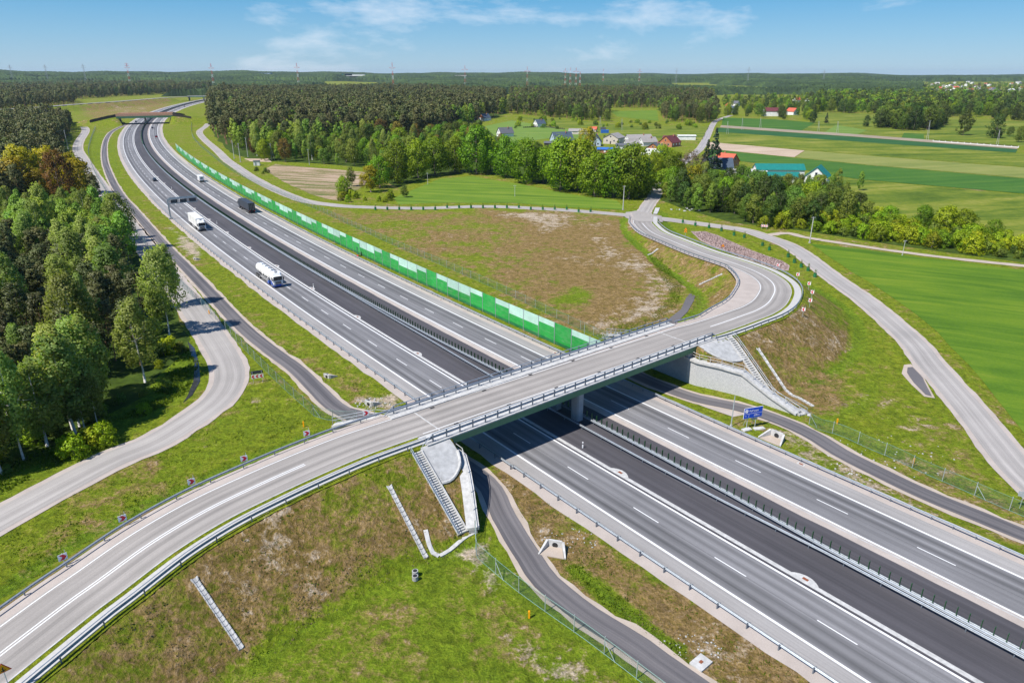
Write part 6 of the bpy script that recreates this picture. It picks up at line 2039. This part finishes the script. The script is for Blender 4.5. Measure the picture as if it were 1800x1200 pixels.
# ------------------------------------------------------------------ wire fences
def fence(label, P, h=1.9, sp=4.0, braces=(), z=0):
    P = rs(P, 1.0) if len(P) > 2 else P
    P = [Vector((p.x, p.y, hz(p.x, p.y))) for p in P]
    T_ = thing('wire_fence', label, 'fence', P[0])
    b = P[0]
    mb = MB(); mb.uv = []
    L = 0
    rows = []
    for i, p in enumerate(P):
        if i: L += (p - P[i - 1]).length
        rows.append([p - b, p - b + Vector((0, 0, h))]); mb.uv += [(L, 0), (L, h)]
    mb.loft(rows); mb.build('wire_mesh', M['mesh'], T_)
    for z_ in (.06, h * .98):
        mb = MB(); mb.tube([r[0] + Vector((0, 0, z_)) for r in rows[::2] + [rows[-1]]], .022, 3); mb.build('tension_wire', M['mesh_wire'], T_)
    pm = None
    n = max(1, int(L / sp))
    Q = rs(P, L / n) if len(P) > 2 else [P[0].lerp(P[1], k / n) for k in range(n + 1)]
    for k, q in enumerate(Q):
        if pm is None:
            mb = MB(); mb.tube([(0, 0, 0), (0, 0, h + .12)], .045, 6); o = mb.build('post', M['post'], T_); pm = o.data
        else: o = link('post', pm, T_)
        o.location = Vector((q.x, q.y, hz(q.x, q.y))) - b
        if k in braces or k in (0, len(Q) - 1):
            d = (Q[min(k + 1, len(Q) - 1)] - Q[max(k - 1, 0)]).normalized() * (1.3 if k != len(Q) - 1 else -1.3)
            mb = MB(); mb.tube([o.location + Vector((0, 0, h * .8)), o.location + d], .035, 5); mb.build('brace', M['post'], T_)
    return T_
M['mesh_wire'] = plain('fence_wire', (.15, .28, .24), .5, .1, 3)
def mp(L): return [at3(x, y, 0) for x, y in L]
fence('green wire fence along the left service road', mp([(552, 731), (545, 724), (500, 684), (440, 625), (370, 552), (300, 485), (255, 430), (215, 380), (185, 335), (165, 300), (156, 270), (160, 247), (168, 225)]), 1.9, 4.0, (12, 28))
fence('green wire fence turning from the left service road to the bridge wing wall', mp([(552, 731), (575, 738), (605, 742), (628, 741)]), 1.9, 3.5)
fence('green wire fence beside the bright field at the bottom', mp([(836, 940), (838, 978), (862, 1000), (900, 1032), (960, 1076), (1020, 1118), (1080, 1163), (1180, 1240)]), 2.0, 3.4, (2, 6))
fence('green wire fence along the right service road', mp([(1422, 745), (1440, 756), (1475, 765), (1530, 790), (1570, 806), (1615, 828), (1680, 856), (1750, 887), (1840, 925)]), 1.9, 3.6, (6,))
fence('green wire fence behind the noise barrier', mp([(1068, 600), (1040, 588), (980, 560), (880, 512), (780, 468), (690, 430), (620, 398), (560, 370), (500, 345), (440, 318), (400, 295), (370, 272), (350, 255), (338, 238), (337, 218)]), 1.9, 4.2, (14, 30))
# saplings in green guards along the new roads
gp = [(x, 369 + (4 if x > 1000 else 0) - (3 if 780 < x < 930 else 0)) for x in range(660, 1050, 21)]
gp2 = [(1200, 392), (1222, 397), (1246, 401), (1268, 406), (1290, 414), (1308, 418), (1340, 432), (1352, 440), (1385, 452), (1396, 462), (1408, 470), (1420, 476), (1432, 487)]
sap = None
for i, px in enumerate(gp + gp2):
    p = at3(*px, 0)
    g_ = 'saplings along the local road beyond the meadow' if i < len(gp) else 'saplings between the bend and the right local road'
    lb_ = 'sapling in a green mesh guard beside the local road beyond the meadow' if i < len(gp) else 'sapling in a green guard between the bend and the right local road'
    if sap is None:
        T_ = thing('sapling', lb_, 'sapling', p, 0, g_)
        mb = MB(); mb.tube([(0, 0, 0), (0, 0, 1.1)], .42, 8, cap=False); a1 = mb.build('guard', M['n_dark'], T_)
        mb = MB(); mb.tube([(0, 0, 0), (0, 0, 2.0)], .03, 5); a2 = mb.build('stem', M['bark'], T_)
        rng = np.random.RandomState(4); V, F, Nn = leaf_cloud([(0, 0, 1.4, .4), (.1, 0, 1.9, .35), (0, .1, .8, .4)], 30, .16, rng)
        a3 = link('leaves', leafmesh('leaves', V, F, Nn, M['lime_leaf']), T_)
        sap = T_
    else: dup(sap, [(a1, []), (a2, []), (a3, [])], p, i, 1.0, lb_, g_)
# heather tufts of the flower bed
HP = [at(a, b) for a, b in [(1216, 408), (1240, 408), (1262, 415), (1320, 441), (1375, 460), (1386, 468), (1384, 474), (1360, 472), (1320, 458), (1262, 436), (1234, 423)]]
mb = MB()
for x, y in scatter(HP, .55, rt):
    z = hz(x, y) + .07; h = rt.uniform(.15, .4)
    for k in range(3):
        a = rt.uniform(0, 6.28); c_, s_ = math.cos(a) * .2, math.sin(a) * .2
        mb.add([(x - c_, y - s_, z), (x + c_, y + s_, z), (x + s_ * .6, y - c_ * .6, z + h)], [(0, 1, 2)])
tag(mb.build('flower_tufts', M['heather']), 'pink tufts covering the flower bed', kind='stuff')
# ------------------------------------------------------------------ houses
def hmat(nm, c, **k):
    if nm not in M: M[nm] = plain(nm, c, k.pop('rough', .75), .12, .6, **k)
    return M[nm]
hmat('wall_white', (.74, .74, .72)); hmat('wall_beige', (.52, .46, .40)); hmat('wall_brick', (.42, .18, .10)); hmat('wall_grey', (.38, .37, .35)); hmat('wall_blue', (.38, .47, .56))
hmat('roof_navy', (.055, .080, .115)); hmat('roof_slate', (.095, .10, .115)); hmat('roof_grey', (.28, .26, .245)); hmat('roof_red', (.52, .10, .05)); hmat('roof_maroon', (.12, .025, .03)); hmat('roof_teal', (.0, .16, .14)); hmat('timber_gable', (.42, .15, .06)); hmat('sheet_blue', (.02, .12, .42))
def house(label, px, w, l, hw, hr, ang, wall, roof, gable=None, win=3, chim=True, dormer=False, z=0, over=.45, cat='house', name='house'):
    """w across the gable (local x), l along the ridge (local y), wall height hw, roof rise hr; ang turns the ridge"""
    p = at3(*px, 0); p.z = hz(p.x, p.y)
    T_ = thing(name, label, cat, p, ang)
    wm = M[wall]
    mb = MB(); mb.prism([(-w / 2, -l / 2), (w / 2, -l / 2), (w / 2, l / 2), (-w / 2, l / 2)], -.3, hw); W = mb.build('wall', wm, T_)
    for s in (-1, 1):
        mb = MB(); y = s * l / 2
        mb.add([(-w / 2, y, hw), (w / 2, y, hw), (0, y, hw + hr), (-w / 2, y - s * .2, hw), (w / 2, y - s * .2, hw), (0, y - s * .2, hw + hr)], [(0, 1, 2) if s < 0 else (2, 1, 0), (0, 3, 4, 1), (1, 4, 5, 2), (2, 5, 3, 0), (3, 5, 4)])
        mb.build('gable', M[gable] if gable else wm, T_)
    R_ = None
    for s in (-1, 1):
        mb = MB()
        e = over * hr / (w / 2)
        a, b = Vector((s * (w / 2 + over), 0, hw - e)), Vector((0, 0, hw + hr))
        t = Vector((0, 0, .16))
        ly = l / 2 + over
        q = [a + Vector((0, -ly, 0)), a + Vector((0, ly, 0)), b + Vector((0, ly, 0)), b + Vector((0, -ly, 0))]
        mb.add(q + [v + t for v in q], [(0, 1, 2, 3), (7, 6, 5, 4), (0, 4, 5, 1), (1, 5, 6, 2), (2, 6, 7, 3), (3, 7, 4, 0)])
        R_ = mb.build('roof', M[roof], T_)
    if chim:
        mb = MB(); mb.box((w * .12, l * .18, hw + hr + .1), (.6, .6, 1.5)); mb.build('chimney', M['wall_brick'], R_)
    def window(c, sx, sy, sz):
        mb = MB(); mb.box(c, (sx + .12, sy, sz + .12)); f = mb.build('window', M['sign_white'], T_)
        mb = MB(); mb.box(c, (sx if sx > .2 else sx + .03, sy + .03 if sx > .2 else sy - .12, sz)); mb.build('pane', M['glass'], f)
    for k in range(win):
        y = -l / 2 + l * (k + .5) / win
        for s in (-1, 1): window((s * (w / 2 + .01), y, hw * .55), .06, 1.2, 1.2)
    for s in (-1, 1):
        for x in (-w * .24, w * .24): window((x, s * (l / 2 + .01), hw * .55), 1.1, .06, 1.2)
        if hr > 2: window((0, s * (l / 2 + .01), hw + hr * .33), 1.0, .06, 1.1)
    mb = MB(); mb.box((0, -l / 2 - .02, 1.05), (1.0, .06, 2.1)); mb.build('door', M['wood_dk'], T_)
    if dormer:
        mb = MB(); mb.prism([(-w / 2 - .2, -1.3), (-w * .12, -1.3), (-w * .12, 1.3), (-w / 2 - .2, 1.3)], hw, hw + hr * .55); d_ = mb.build('dormer', wm, T_)
        mb = MB(); a = -w / 2 - .5
        mb.add([(a, -1.6, hw + hr * .5), (a, 0, hw + hr * .95), (a, 1.6, hw + hr * .5), (0, -1.6, hw + hr * .5), (0, 0, hw + hr * .95), (0, 1.6, hw + hr * .5)], [(0, 3, 4, 1), (1, 4, 5, 2)]); mb.build('dormer_roof', M[roof], d_)
        mb = MB(); mb.box((-w / 2 - .22, 0, hw + hr * .28), (.04, 1.3, 1.2)); mb.build('pane', M['glass'], d_)
    return T_
r_ = math.radians
house('white house with navy roof and orange timber gable at the left end of the village', (852, 212), 9, 12, 3.2, 4.2, r_(-38), 'wall_white', 'roof_navy', 'timber_gable')
house('small navy-roofed outbuilding beside the orange-gabled house', (838, 211), 6, 6, 2.8, 3, r_(-20), 'wall_blue', 'roof_navy', win=1, chim=False)
house('white house with grey roof behind the maple row', (888, 240), 9, 12, 3.2, 4.2, r_(-65), 'wall_white', 'roof_slate')
house('small white house with navy roof on the village lawn', (948, 223), 8, 10, 3.4, 3.6, r_(-58), 'wall_white', 'roof_navy')
house('large navy-roofed house with pale blue gable above the maple row', (987, 253), 11, 15, 3.4, 5.4, r_(-72), 'wall_blue', 'roof_navy', win=4)
house('navy-roofed house half hidden by the golden-green tree', (1047, 256), 8, 10, 3.2, 5, r_(-10), 'wall_blue', 'roof_navy', win=2)
house('beige barn with grey roof in the farmyard', (1079, 252), 12, 14, 4.5, 3, r_(-30), 'wall_beige', 'roof_grey', win=2, chim=False)
house('long low farm building with old grey roof', (1122, 250), 9, 20, 3, 2.8, r_(-75), 'wall_white', 'roof_grey', win=4, chim=True)
house('low grey-roofed cottage with red porch in the farmyard', (1110, 259), 7, 10, 2.8, 2.6, r_(-75), 'wall_white', 'roof_grey', win=2, chim=False)
house('white house with dark roof and orange timber gable by the village road', (1151, 268), 10, 11, 3.2, 3.2, r_(-28), 'wall_white', 'roof_slate', 'timber_gable')
house('brick house with dark maroon roof in the village', (1177, 257), 11, 13, 3.2, 4.4, r_(-42), 'wall_brick', 'roof_maroon', 'timber_gable', dormer=True)
house('long white shed with flat roof by the village road', (1206, 246), 6, 14, 3.4, .4, r_(88), 'wall_white', 'wall_white', win=0, chim=False, cat='shed', name='shed')
house('old house with weathered grey roof behind the wood', (1152, 296), 9, 13, 2.8, 4, r_(-85), 'wall_beige', 'roof_grey')
house('slate-blue-roofed house with white dormer right of the spruces', (1259, 306), 9, 15, 3.2, 5.2, r_(90), 'wall_white', 'roof_navy', dormer=True)
house('house with bright orange-red roof behind the dormer house', (1275, 297), 9, 11, 4.5, 4, r_(40), 'wall_brick', 'roof_red')
house('low maroon-roofed annex in front of the dormer house', (1255, 314), 5, 8, 2, 1.5, r_(90), 'wall_brick', 'roof_maroon', win=1, chim=False)
house('long white farm building with teal roof, the higher of the two', (1367, 311), 8, 24, 4.2, 2.4, r_(86), 'wall_white', 'roof_teal', win=0, chim=False, cat='barn', name='barn')
house('white farm building with teal roof in front, the lower of the two', (1368, 320), 7, 18, 3.0, 1.8, r_(86), 'wall_white', 'roof_teal', win=0, chim=False, cat='barn', name='barn')
house('white barn with tall teal hipped roof at the right of the farm', (1434, 328), 10, 12, 5.2, 4.4, r_(-30), 'wall_white', 'roof_teal', win=0, chim=False, cat='barn', name='barn')
house('roofless grey ruin with a red door beside the farm', (1302, 309), 6, 11, 3.2, .3, r_(86), 'wall_grey', 'wall_grey', win=1, chim=False)
house('white annex with red doors at the left of the teal-roofed barn', (1330, 312), 6, 8, 3.2, .5, r_(86), 'wall_white', 'wall_white', win=1, chim=False)
house('old shed with silvery patched sheet roof in the wood', (1413, 345), 7, 9, 2.6, 3.2, r_(-45), 'wall_grey', 'steel', win=0, chim=False, cat='shed', name='shed')
house('white house with dark purple roof beside the far fields', (1354, 204), 12, 18, 6, 4, r_(85), 'wall_white', 'roof_maroon', win=3)
house('dark-roofed outbuilding with blue sheet roof below the golden tree', (1063, 269), 5, 10, 2.6, 1, r_(82), 'wall_brick', 'sheet_blue', win=1, chim=False, cat='shed', name='shed')
house('long low grey farm building with orange end at the back of the village', (1022, 236), 7, 22, 2.8, 1.8, r_(80), 'wall_beige', 'roof_grey', win=4, chim=False)
house('small red-roofed shed behind the village lawn', (1043, 232), 5, 6, 2.6, 2, r_(70), 'wall_beige', 'roof_red', win=1, chim=False, cat='shed', name='shed')
house('pale bungalow with grey roof between barn and brick house', (1138, 256), 8, 12, 3, 3, r_(-70), 'wall_white', 'roof_grey', win=3)
house('low white outbuilding beside the barn', (1094, 262), 5, 9, 2.6, 1.2, r_(85), 'wall_white', 'roof_slate', win=2, chim=False, cat='shed', name='shed')
house('dark timber carport before the navy-roofed house', (968, 257), 6, 9, 2.4, 1, r_(80), 'wood_dk', 'roof_slate', win=0, chim=False, cat='shed', name='shed')
def garden_fence(label, px, n, w=2.6, h=1.3, mat='wall_white'):
    a, b = at3(*px[0], 0), at3(*px[1], 0)
    T_ = thing('garden_fence', label, 'fence', a)
    d = b - a; rz = math.atan2(d.y, d.x)
    pm = None
    for k in range(n):
        if pm is None:
            mb = MB(); mb.box((0, 0, h / 2), (.35, .35, h)); o = mb.build('pillar', M[mat], T_); pm = o.data
        else: o = link('pillar', pm, T_)
        o.location = d * (k / (n - 1)); o.rotation_euler = (0, 0, rz)
    mb = MB(); mb.bar((0, 0, .3), d + Vector((0, 0, .3)), .15, .55); mb.build('base_wall', M[mat], T_)
    mb = MB(); mb.bar((0, 0, h * .8), d + Vector((0, 0, h * .8)), .08, .3); mb.build('rail', M['wood_dk'], T_)
garden_fence('white pillared garden fence before the orange-gabled village house', ((1128, 272), (1195, 277)), 18)
garden_fence('dark garden fence left of the small white house', ((920, 225), (945, 224)), 8, mat='wood_dk')
garden_fence('dark garden fence right of the small white house', ((960, 224), (992, 228)), 10, mat='wood_dk')
garden_fence('pale field-side fence posts along the sandy farm strip', ((1640, 249), (1790, 260)), 14)
T_ = thing('foundation', 'white concrete foundation of a new building below the pillared fence', 'foundation', at3(1165, 282, 0), .1)
mb = MB(); mb.box((0, 0, .3), (22, 9, .6)); mb.build('slab', M['wall_white'], T_)
mb = MB(); mb.box((-5, 0, .64), (9, 7.6, .06)); mb.build('dark_sheet', M['roof_navy'], T_)
mb = MB(); mb.box((6, -2, .9), (7, .4, .7)); mb.box((6, 3.5, .9), (7, .4, .7)); mb.build('low_wall', M['wall_white'], T_)
far_h = [((1152, 173), 'roof_red'), ((1146, 180), 'roof_grey'), ((1181, 178), 'roof_red'), ((1230, 184), 'roof_red'), ((1246, 185), 'roof_maroon'), ((1281, 191), 'roof_red'), ((1292, 187), 'roof_slate'), ((1283, 198), 'roof_navy'), ((1392, 202), 'roof_red'), ((1400, 180), 'roof_red'), ((1418, 182), 'roof_grey'), ((1455, 166), 'roof_grey'), ((1475, 165), 'roof_red'), ((1545, 168), 'roof_grey'), ((1560, 168), 'roof_grey'), ((1535, 177), 'roof_red')]
wh = ['topmost with red roof beyond the village forest', 'below the topmost red-roofed one beyond the village forest', 'second red-roofed one beyond the village forest', 'red-roofed with white gable right of the village forest', 'maroon-roofed right of the village forest', 'red-roofed at the head of the village road', 'white-gabled at the head of the village road', 'navy-roofed at the head of the village road', 'small red-roofed right of the purple-roofed house', 'red-roofed among garden trees', 'grey-roofed among garden trees', 'grey-roofed at the left of the wooded belt', 'red-roofed at the left of the wooded belt', 'long white left one above the wooded belt', 'long white right one above the wooded belt', 'red-roofed inside the wooded belt']
for (px, rf), w_ in zip(far_h, wh):
    house('far white house, ' + w_, px, 9, 12, 4.5, 4, r_(rt.uniform(-80, 80)), 'wall_white', rf, win=1, chim=False)
for i in range(46):
    px = (rt.uniform(1635, 1800), rt.uniform(150, 166))
    p = at3(*px, 0)
    T_ = house('small white house of the town at the right below the horizon', px, rt.uniform(9, 13), rt.uniform(11, 20), rt.uniform(4, 8), rt.uniform(2, 4), r_(rt.uniform(-90, 90)), 'wall_white', rt.choice(['roof_grey', 'roof_slate', 'roof_maroon', 'wall_white', 'roof_red']), win=0, chim=False)
    T_['group'] = 'houses of the far town'
for i, (px, s_, c_) in enumerate([((625, 134), (120, 30, 10), 'wall_white'), ((612, 135), (60, 30, 10), 'roof_teal'), ((455, 143), (160, 30, 6), 'wall_blue'), ((810, 152), (70, 20, 6), 'wall_beige')]):
    p = at3(px[0], 146, 0); p.z = hz(p.x, p.y)
    T_ = thing('factory_hall', ['long white factory hall far away left of the masts', 'teal end of the far factory hall', 'pale greenhouse roofs in a far clearing', 'pale low building in a far clearing'][i], 'hall', p)
    mb = MB(); mb.box((0, 0, s_[2] / 2 + 12), (s_[0], s_[1], s_[2])); mb.build('wall', M[c_], T_)
    mb = MB(); mb.prism([(-s_[0] / 2 - 1, -s_[1] / 2 - 1), (s_[0] / 2 + 1, -s_[1] / 2 - 1), (s_[0] / 2 + 1, s_[1] / 2 + 1), (-s_[0] / 2 - 1, s_[1] / 2 + 1)], 12 + s_[2], 13 + s_[2]); mb.build('roof', M['roof_slate'], T_)
# yard clutter
def box_thing(name, label, cat, px, size, rz, mat, extra=None):
    p = at3(*px, 0)
    T_ = thing(name, label, cat, p, rz)
    mb = MB(); rbox(mb, -size[0] / 2, size[0] / 2, size[1], 0, size[2], .06); mb.build('body', M[mat], T_)
    mb = MB()
    for k in range(7):
        mb.box((-size[0] / 2 + size[0] * (k + .5) / 7, -size[1] / 2 - .02, size[2] / 2), (.08, .06, size[2] * .9))
    mb.build('ribs', M[mat], T_)
    return T_
box_thing('container', 'bright blue shipping container behind the village', 'container', (1063, 234), (7, 2.6, 2.8), 0, 'sheet_blue')
box_thing('container', 'black shipping container behind the blue one', 'container', (1060, 229), (5, 2.6, 2.6), 0, 'roof_slate')
box_thing('container', 'green container in the village yard', 'container', (1086, 272), (5, 2.4, 2.2), .2, 'roof_teal')
T_ = thing('transformer_hut', 'small white transformer hut by the local road', 'hut', at3(452, 291, 0), .2)
mb = MB(); mb.box((0, 0, 1.3), (3.4, 2.6, 2.6)); mb.build('wall', M['wall_white'], T_)
mb = MB(); mb.prism([(-1.95, -1.55), (1.95, -1.55), (1.95, 1.55), (-1.95, 1.55)], 2.6, 2.85); mb.build('roof', M['roof_slate'], T_)
mb = MB(); mb.box((-.5, -1.32, 1.0), (.9, .04, 1.9)); mb.build('door', M['steel'], T_)

# ------------------------------------------------------------------ far bridges
def far_bridge(name, label, s, d0, d1, hw, zb, zt, screens):
    T_ = thing(name, label, 'bridge', mw(s, 13, 0))
    b = T_.location.copy()
    dv = mw_dir(s); n = Vector((-dv.y, dv.x, 0))
    def W(a, d): return mw(s, d) + dv * a
    def bx(a0, a1, e0, e1, z0, z1):
        m_ = MB(); P = [W(a0, e0), W(a1, e0), W(a1, e1), W(a0, e1)]
        m_.prism([(p - b)[:2] for p in P], z0, z1); return m_
    bx(-hw, hw, d0, d1, zb, zt).build('deck', M['concrete'], T_)
    for a in (-hw - .15, hw):
        bx(a, a + .15, d0, d1, zb + .2, zt + .25).build('fascia', M['fascia'], T_)
    bx(-hw + .3, hw - .3, d0, d1, zt, zt + .06).build('surface', M['pinksoil'] if screens else M['local'], T_)
    for a in (-hw * .5, hw * .5):
        bx(a - .8, a + .8, 12.7, 14.0, -.2, zb).build('pillar', M['concrete_lt'], T_)
    for e in (d0 + 2, d1 - 2):
        bx(-hw + .3, hw - .3, e - .5, e + .5, -.3, zb).build('abutment', M['concrete_dk'], T_)
    return T_, bx
T_, bx = far_bridge('green_bridge', 'far wildlife bridge with orange-brown timber screens over the motorway', FB_S, -13, 41, 13, 6.3, 8.2, True)
for a in (-12.9, 12.6):
    bx(a, a + .3, -13, 41, 8.2, 10.8).build('timber_screen', M['wood_or'], T_)
dvb = mw_dir(FB_S); b0 = T_.location.copy()
for a in (-12.7, 12.7):
    for sg, e, n in ((-1, -13, 4 if a > 0 else 0), (1, 41, 3 if a > 0 else 2)):
        for k in range(n):
            q0, q1 = mw(FB_S, e + sg * k * 6) + dvb * a * (1 + .10 * k), mw(FB_S, e + sg * (k + 1) * 6) + dvb * a * (1 + .10 * (k + 1))
            z0, z1 = hz(q0.x, q0.y), hz(q1.x, q1.y)
            n_v = dvb * .15
            mb = MB(); mb.prism([(q0 - n_v - b0)[:2], (q1 - n_v - b0)[:2], (q1 + n_v - b0)[:2], (q0 + n_v - b0)[:2]], [z0 - .5, z1 - .5, z1 - .5, z0 - .5], [z0 + 2.4, z1 + 2.2, z1 + 2.2, z0 + 2.4])
            mb.build('dark_screen', M['wood_dk'], T_)
T_, bx = far_bridge('interchange_bridge', 'farthest pale road bridge crossing the motorway at the interchange', FB2_S, -16, 46, 6, 6.2, 8.0, False)
for a in (-6.2, 5.9):
    bx(a, a + .3, -16, 46, 8.0, 9.0).build('parapet', M['concrete_lt'], T_)
C = rs([Vector((*p[:2], 8.12)) for p in [(*at(x, y, 8),) for x, y in [(-40, 195), (60, 189), (140, 183), (200, 179), (250, 175), (296, 171.5)]]] + [mw(FB2_S, -15, 8.12)], 8)
ribbon(C, -5, 5, 0, M['local'], 'interchange_road', None, 1, 0, 30, 'structure', th=.6)
ribbon(rs([at3(100, 192, .1), at3(150, 186, .1), at3(160, 186, .1)], 6), -4, 4, .05, M['local'], 'interchange_slip_road', None, 1, .4, 31, 'structure')
chute('pale drainage chute on the far interchange bank, left of two', at3(188, 178, 6), at3(188, 184.5, .2), 2.2, 3)
chute('pale drainage chute on the far interchange bank, right of two', at3(252, 174, 6), at3(252, 180.5, .2), 2.2, 3)

# ------------------------------------------------------------------ masts on the horizon
hmat('mast_red', (.55, .04, .03)); hmat('mast_white', (.75, .75, .75)); hmat('mast_grey', (.30, .32, .34))
def mast(label, px, ytop, dist, arms, bands=True, base_w=6):
    u = (px - 900) / FOC
    v = (600 - ytop) / FOC
    k = dist / (CP + v * SP)
    x, y = u * k, dist
    ztop = CAM_H + (-SP + v * CP) * k
    zb = hz(x, y)
    h = ztop - zb
    T_ = thing('lattice_mast', label, 'mast', (x, y, zb))
    n = 7
    for i in range(n):
        z0, z1 = h * i / n, h * (i + 1) / n
        w0, w1 = base_w * (1 - .8 * i / n), base_w * (1 - .8 * (i + 1) / n)
        mb = MB()
        t = .2
        c = [(-1, -1), (1, -1), (1, 1), (-1, 1)]
        for j in range(4):
            a = Vector((c[j][0] * w0 / 2, c[j][1] * w0 / 2, z0)); b = Vector((c[j][0] * w1 / 2, c[j][1] * w1 / 2, z1))
            j2 = (j + 1) % 4
            b2 = Vector((c[j2][0] * w1 / 2, c[j2][1] * w1 / 2, z1)); a2 = Vector((c[j2][0] * w0 / 2, c[j2][1] * w0 / 2, z0))
            mb.bar(a, b, t, t); mb.bar(a, b2, t * .6, t * .6); mb.bar(a2, b, t * .6, t * .6); mb.bar(b, b2, t * .6, t * .6)
        mb.build('lattice_section', M[('mast_red' if i % 2 == 0 else 'mast_white') if bands else 'mast_grey'], T_)
    for k_ in range(arms):
        z = h * (.80 + .09 * k_)
        mb = MB(); wA = base_w * (1.5 - .3 * k_)
        for s in (-1, 1):
            mb.bar((0, 0, z), (s * wA, 0, z + h * .02), .5, .5); mb.bar((0, 0, z + h * .05), (s * wA, 0, z + h * .02), .4, .4)
        mb.build('crossarm', M['mast_red' if bands else 'mast_grey'], T_)
    return T_
ml = [(16, 114, 3000, 2, 0), (78, 114, 3000, 2, 0), (145, 113, 3000, 2, 0), (222, 112, 2700, 3, 1), (370, 112, 2500, 1, 1), (521, 111, 2600, 1, 1), (689, 110, 2100, 1, 1), (817, 115, 2500, 1, 1), (927, 117, 2000, 1, 1), (994, 120, 2900, 1, 1), (1003, 119, 2500, 0, 1), (1013, 119, 2500, 1, 1), (1020, 126, 2200, 0, 1), (1061, 121, 3000, 0, 1), (1125, 121, 3000, 1, 1), (1190, 120, 3200, 1, 0), (1317, 118, 3000, 1, 0), (1450, 123, 3200, 1, 0)]
nm_ = ['first from the left frame edge', 'second from the left frame edge', 'third from the left frame edge', 'fourth from the left with red and white bands', 'above the far interchange bridge', 'above the central pine forest left part', 'tallest, above the central pine forest', 'above the right part of the pine forest', 'big one left of the mast cluster', 'leftmost of the close cluster', 'second of the close cluster', 'third of the close cluster', 'nearest and lowest of the close cluster', 'right of the close cluster', 'second right of the close cluster', 'thin grey one right of the centre', 'thin grey one above the far fields', 'thin grey one farthest right']
for (x, yt, d, a, b), l_ in zip(ml, nm_):
    mast('lattice mast on the horizon, ' + l_, x, yt, d, a, bool(b), 7 if d > 2400 else 6)

# ------------------------------------------------------------------ weeds: taller tufts on the verges and banks near the camera
def tufts(name, label, polys, step, h0, h1, mat, prob, seed, z=0):
    rg = random.Random(seed)
    mb = MB()
    for P in polys:
        for x, y in scatter([at(a, b, z) for a, b in P], step, rg, .5):
            k = mnoise.noise((x * .22, y * .22, seed)) + .5 * mnoise.noise((x * .8, y * .8, seed))
            if k < prob or on_road(x, y): continue
            zz = hz(x, y)
            h = rg.uniform(h0, h1) * (1 + .8 * max(0, k))
            for q in range(4):
                a = rg.uniform(0, 6.28); c_, s_ = math.cos(a), math.sin(a)
                w = h * .42
                o = (x + rg.uniform(-.2, .2), y + rg.uniform(-.2, .2))
                mb.add([(o[0] - c_ * w, o[1] - s_ * w, zz - .02), (o[0] + c_ * w, o[1] + s_ * w, zz - .02), (o[0] + c_ * w * .3 + s_ * w * .5, o[1] + s_ * w * .3 - c_ * w * .5, zz + h)], [(0, 1, 2)])
    return tag(mb.build(name, mat), label, kind='stuff')
M['weed'] = leafmat('weed_leaves', (.075, .13, .008), (.16, .21, .016), .4, 0, 0)
M['straw'] = leafmat('dry_grass', (.20, .155, .07), (.32, .25, .14), .2, 0, 0)
BANKL = [[(0, 1200), (60, 1190), (240, 1050), (420, 930), (700, 810), (740, 830), (830, 960), (700, 1010), (540, 1100), (430, 1200)]]
tufts('green_weeds', 'green weeds on the ramp bank and verges', BANKL + [[(860, 820), (900, 830), (1500, 1215), (1230, 1215), (950, 1000)], [(700, 710), (420, 560), (250, 390), (240, 395), (420, 600), (620, 725)], [(1300, 640), (1430, 560), (1520, 650), (1430, 740), (1340, 690)], [(0, 910), (300, 790), (430, 690), (560, 720), (480, 790), (200, 930), (0, 1060)]], .55, .06, .17, M['weed'], .12, 3)
tufts('dry_weeds', 'straw-coloured dry grass on the ramp bank and verges', BANKL + [[(860, 820), (900, 830), (1500, 1215), (1230, 1215), (950, 1000)], [(1300, 640), (1430, 560), (1520, 650), (1430, 740), (1340, 690)], [(1120, 440), (1190, 460), (1300, 500), (1290, 540), (1220, 560), (1200, 500)]], .5, .06, .15, M['straw'], .0, 8)
tufts('ditch_weeds', 'lush weeds in the ditch line beside the bottom service road', [[(1000, 1000), (1020, 995), (1200, 1140), (1190, 1158), (1150, 1140), (1060, 1060)], [(1135, 440), (1150, 440), (1200, 500), (1190, 540), (1140, 575), (1070, 590), (1075, 575), (1140, 560), (1180, 520)]], .4, .10, .22, M['weed'], -.35, 4)
tufts('tall_grass', 'tall grass under the birches left of the local road', [[(0, 870), (150, 790), (330, 690), (350, 640), (330, 610), (240, 720), (0, 820)]], .4, .15, .4, M['weed'], -.35, 5)
# ------------------------------------------------------------------ the summer air
hm = D.materials.new('summer_haze'); hm.use_nodes = True
ht = hm.node_tree; ht.nodes.clear()
pv = ht.nodes.new('ShaderNodeVolumePrincipled')
pv.inputs['Color'].default_value = (.62, .78, .95, 1)
pv.inputs['Density'].default_value = 3.6e-5
pv.inputs['Anisotropy'].default_value = .1
ho = ht.nodes.new('ShaderNodeOutputMaterial')
ht.links.new(pv.outputs[0], ho.inputs['Volume'])
mb = MB(); mb.box((0, 4000, 55), (34000, 30000, 130))
tag(mb.build('haze', hm), 'thin blue summer haze over the whole landscape', kind='stuff')
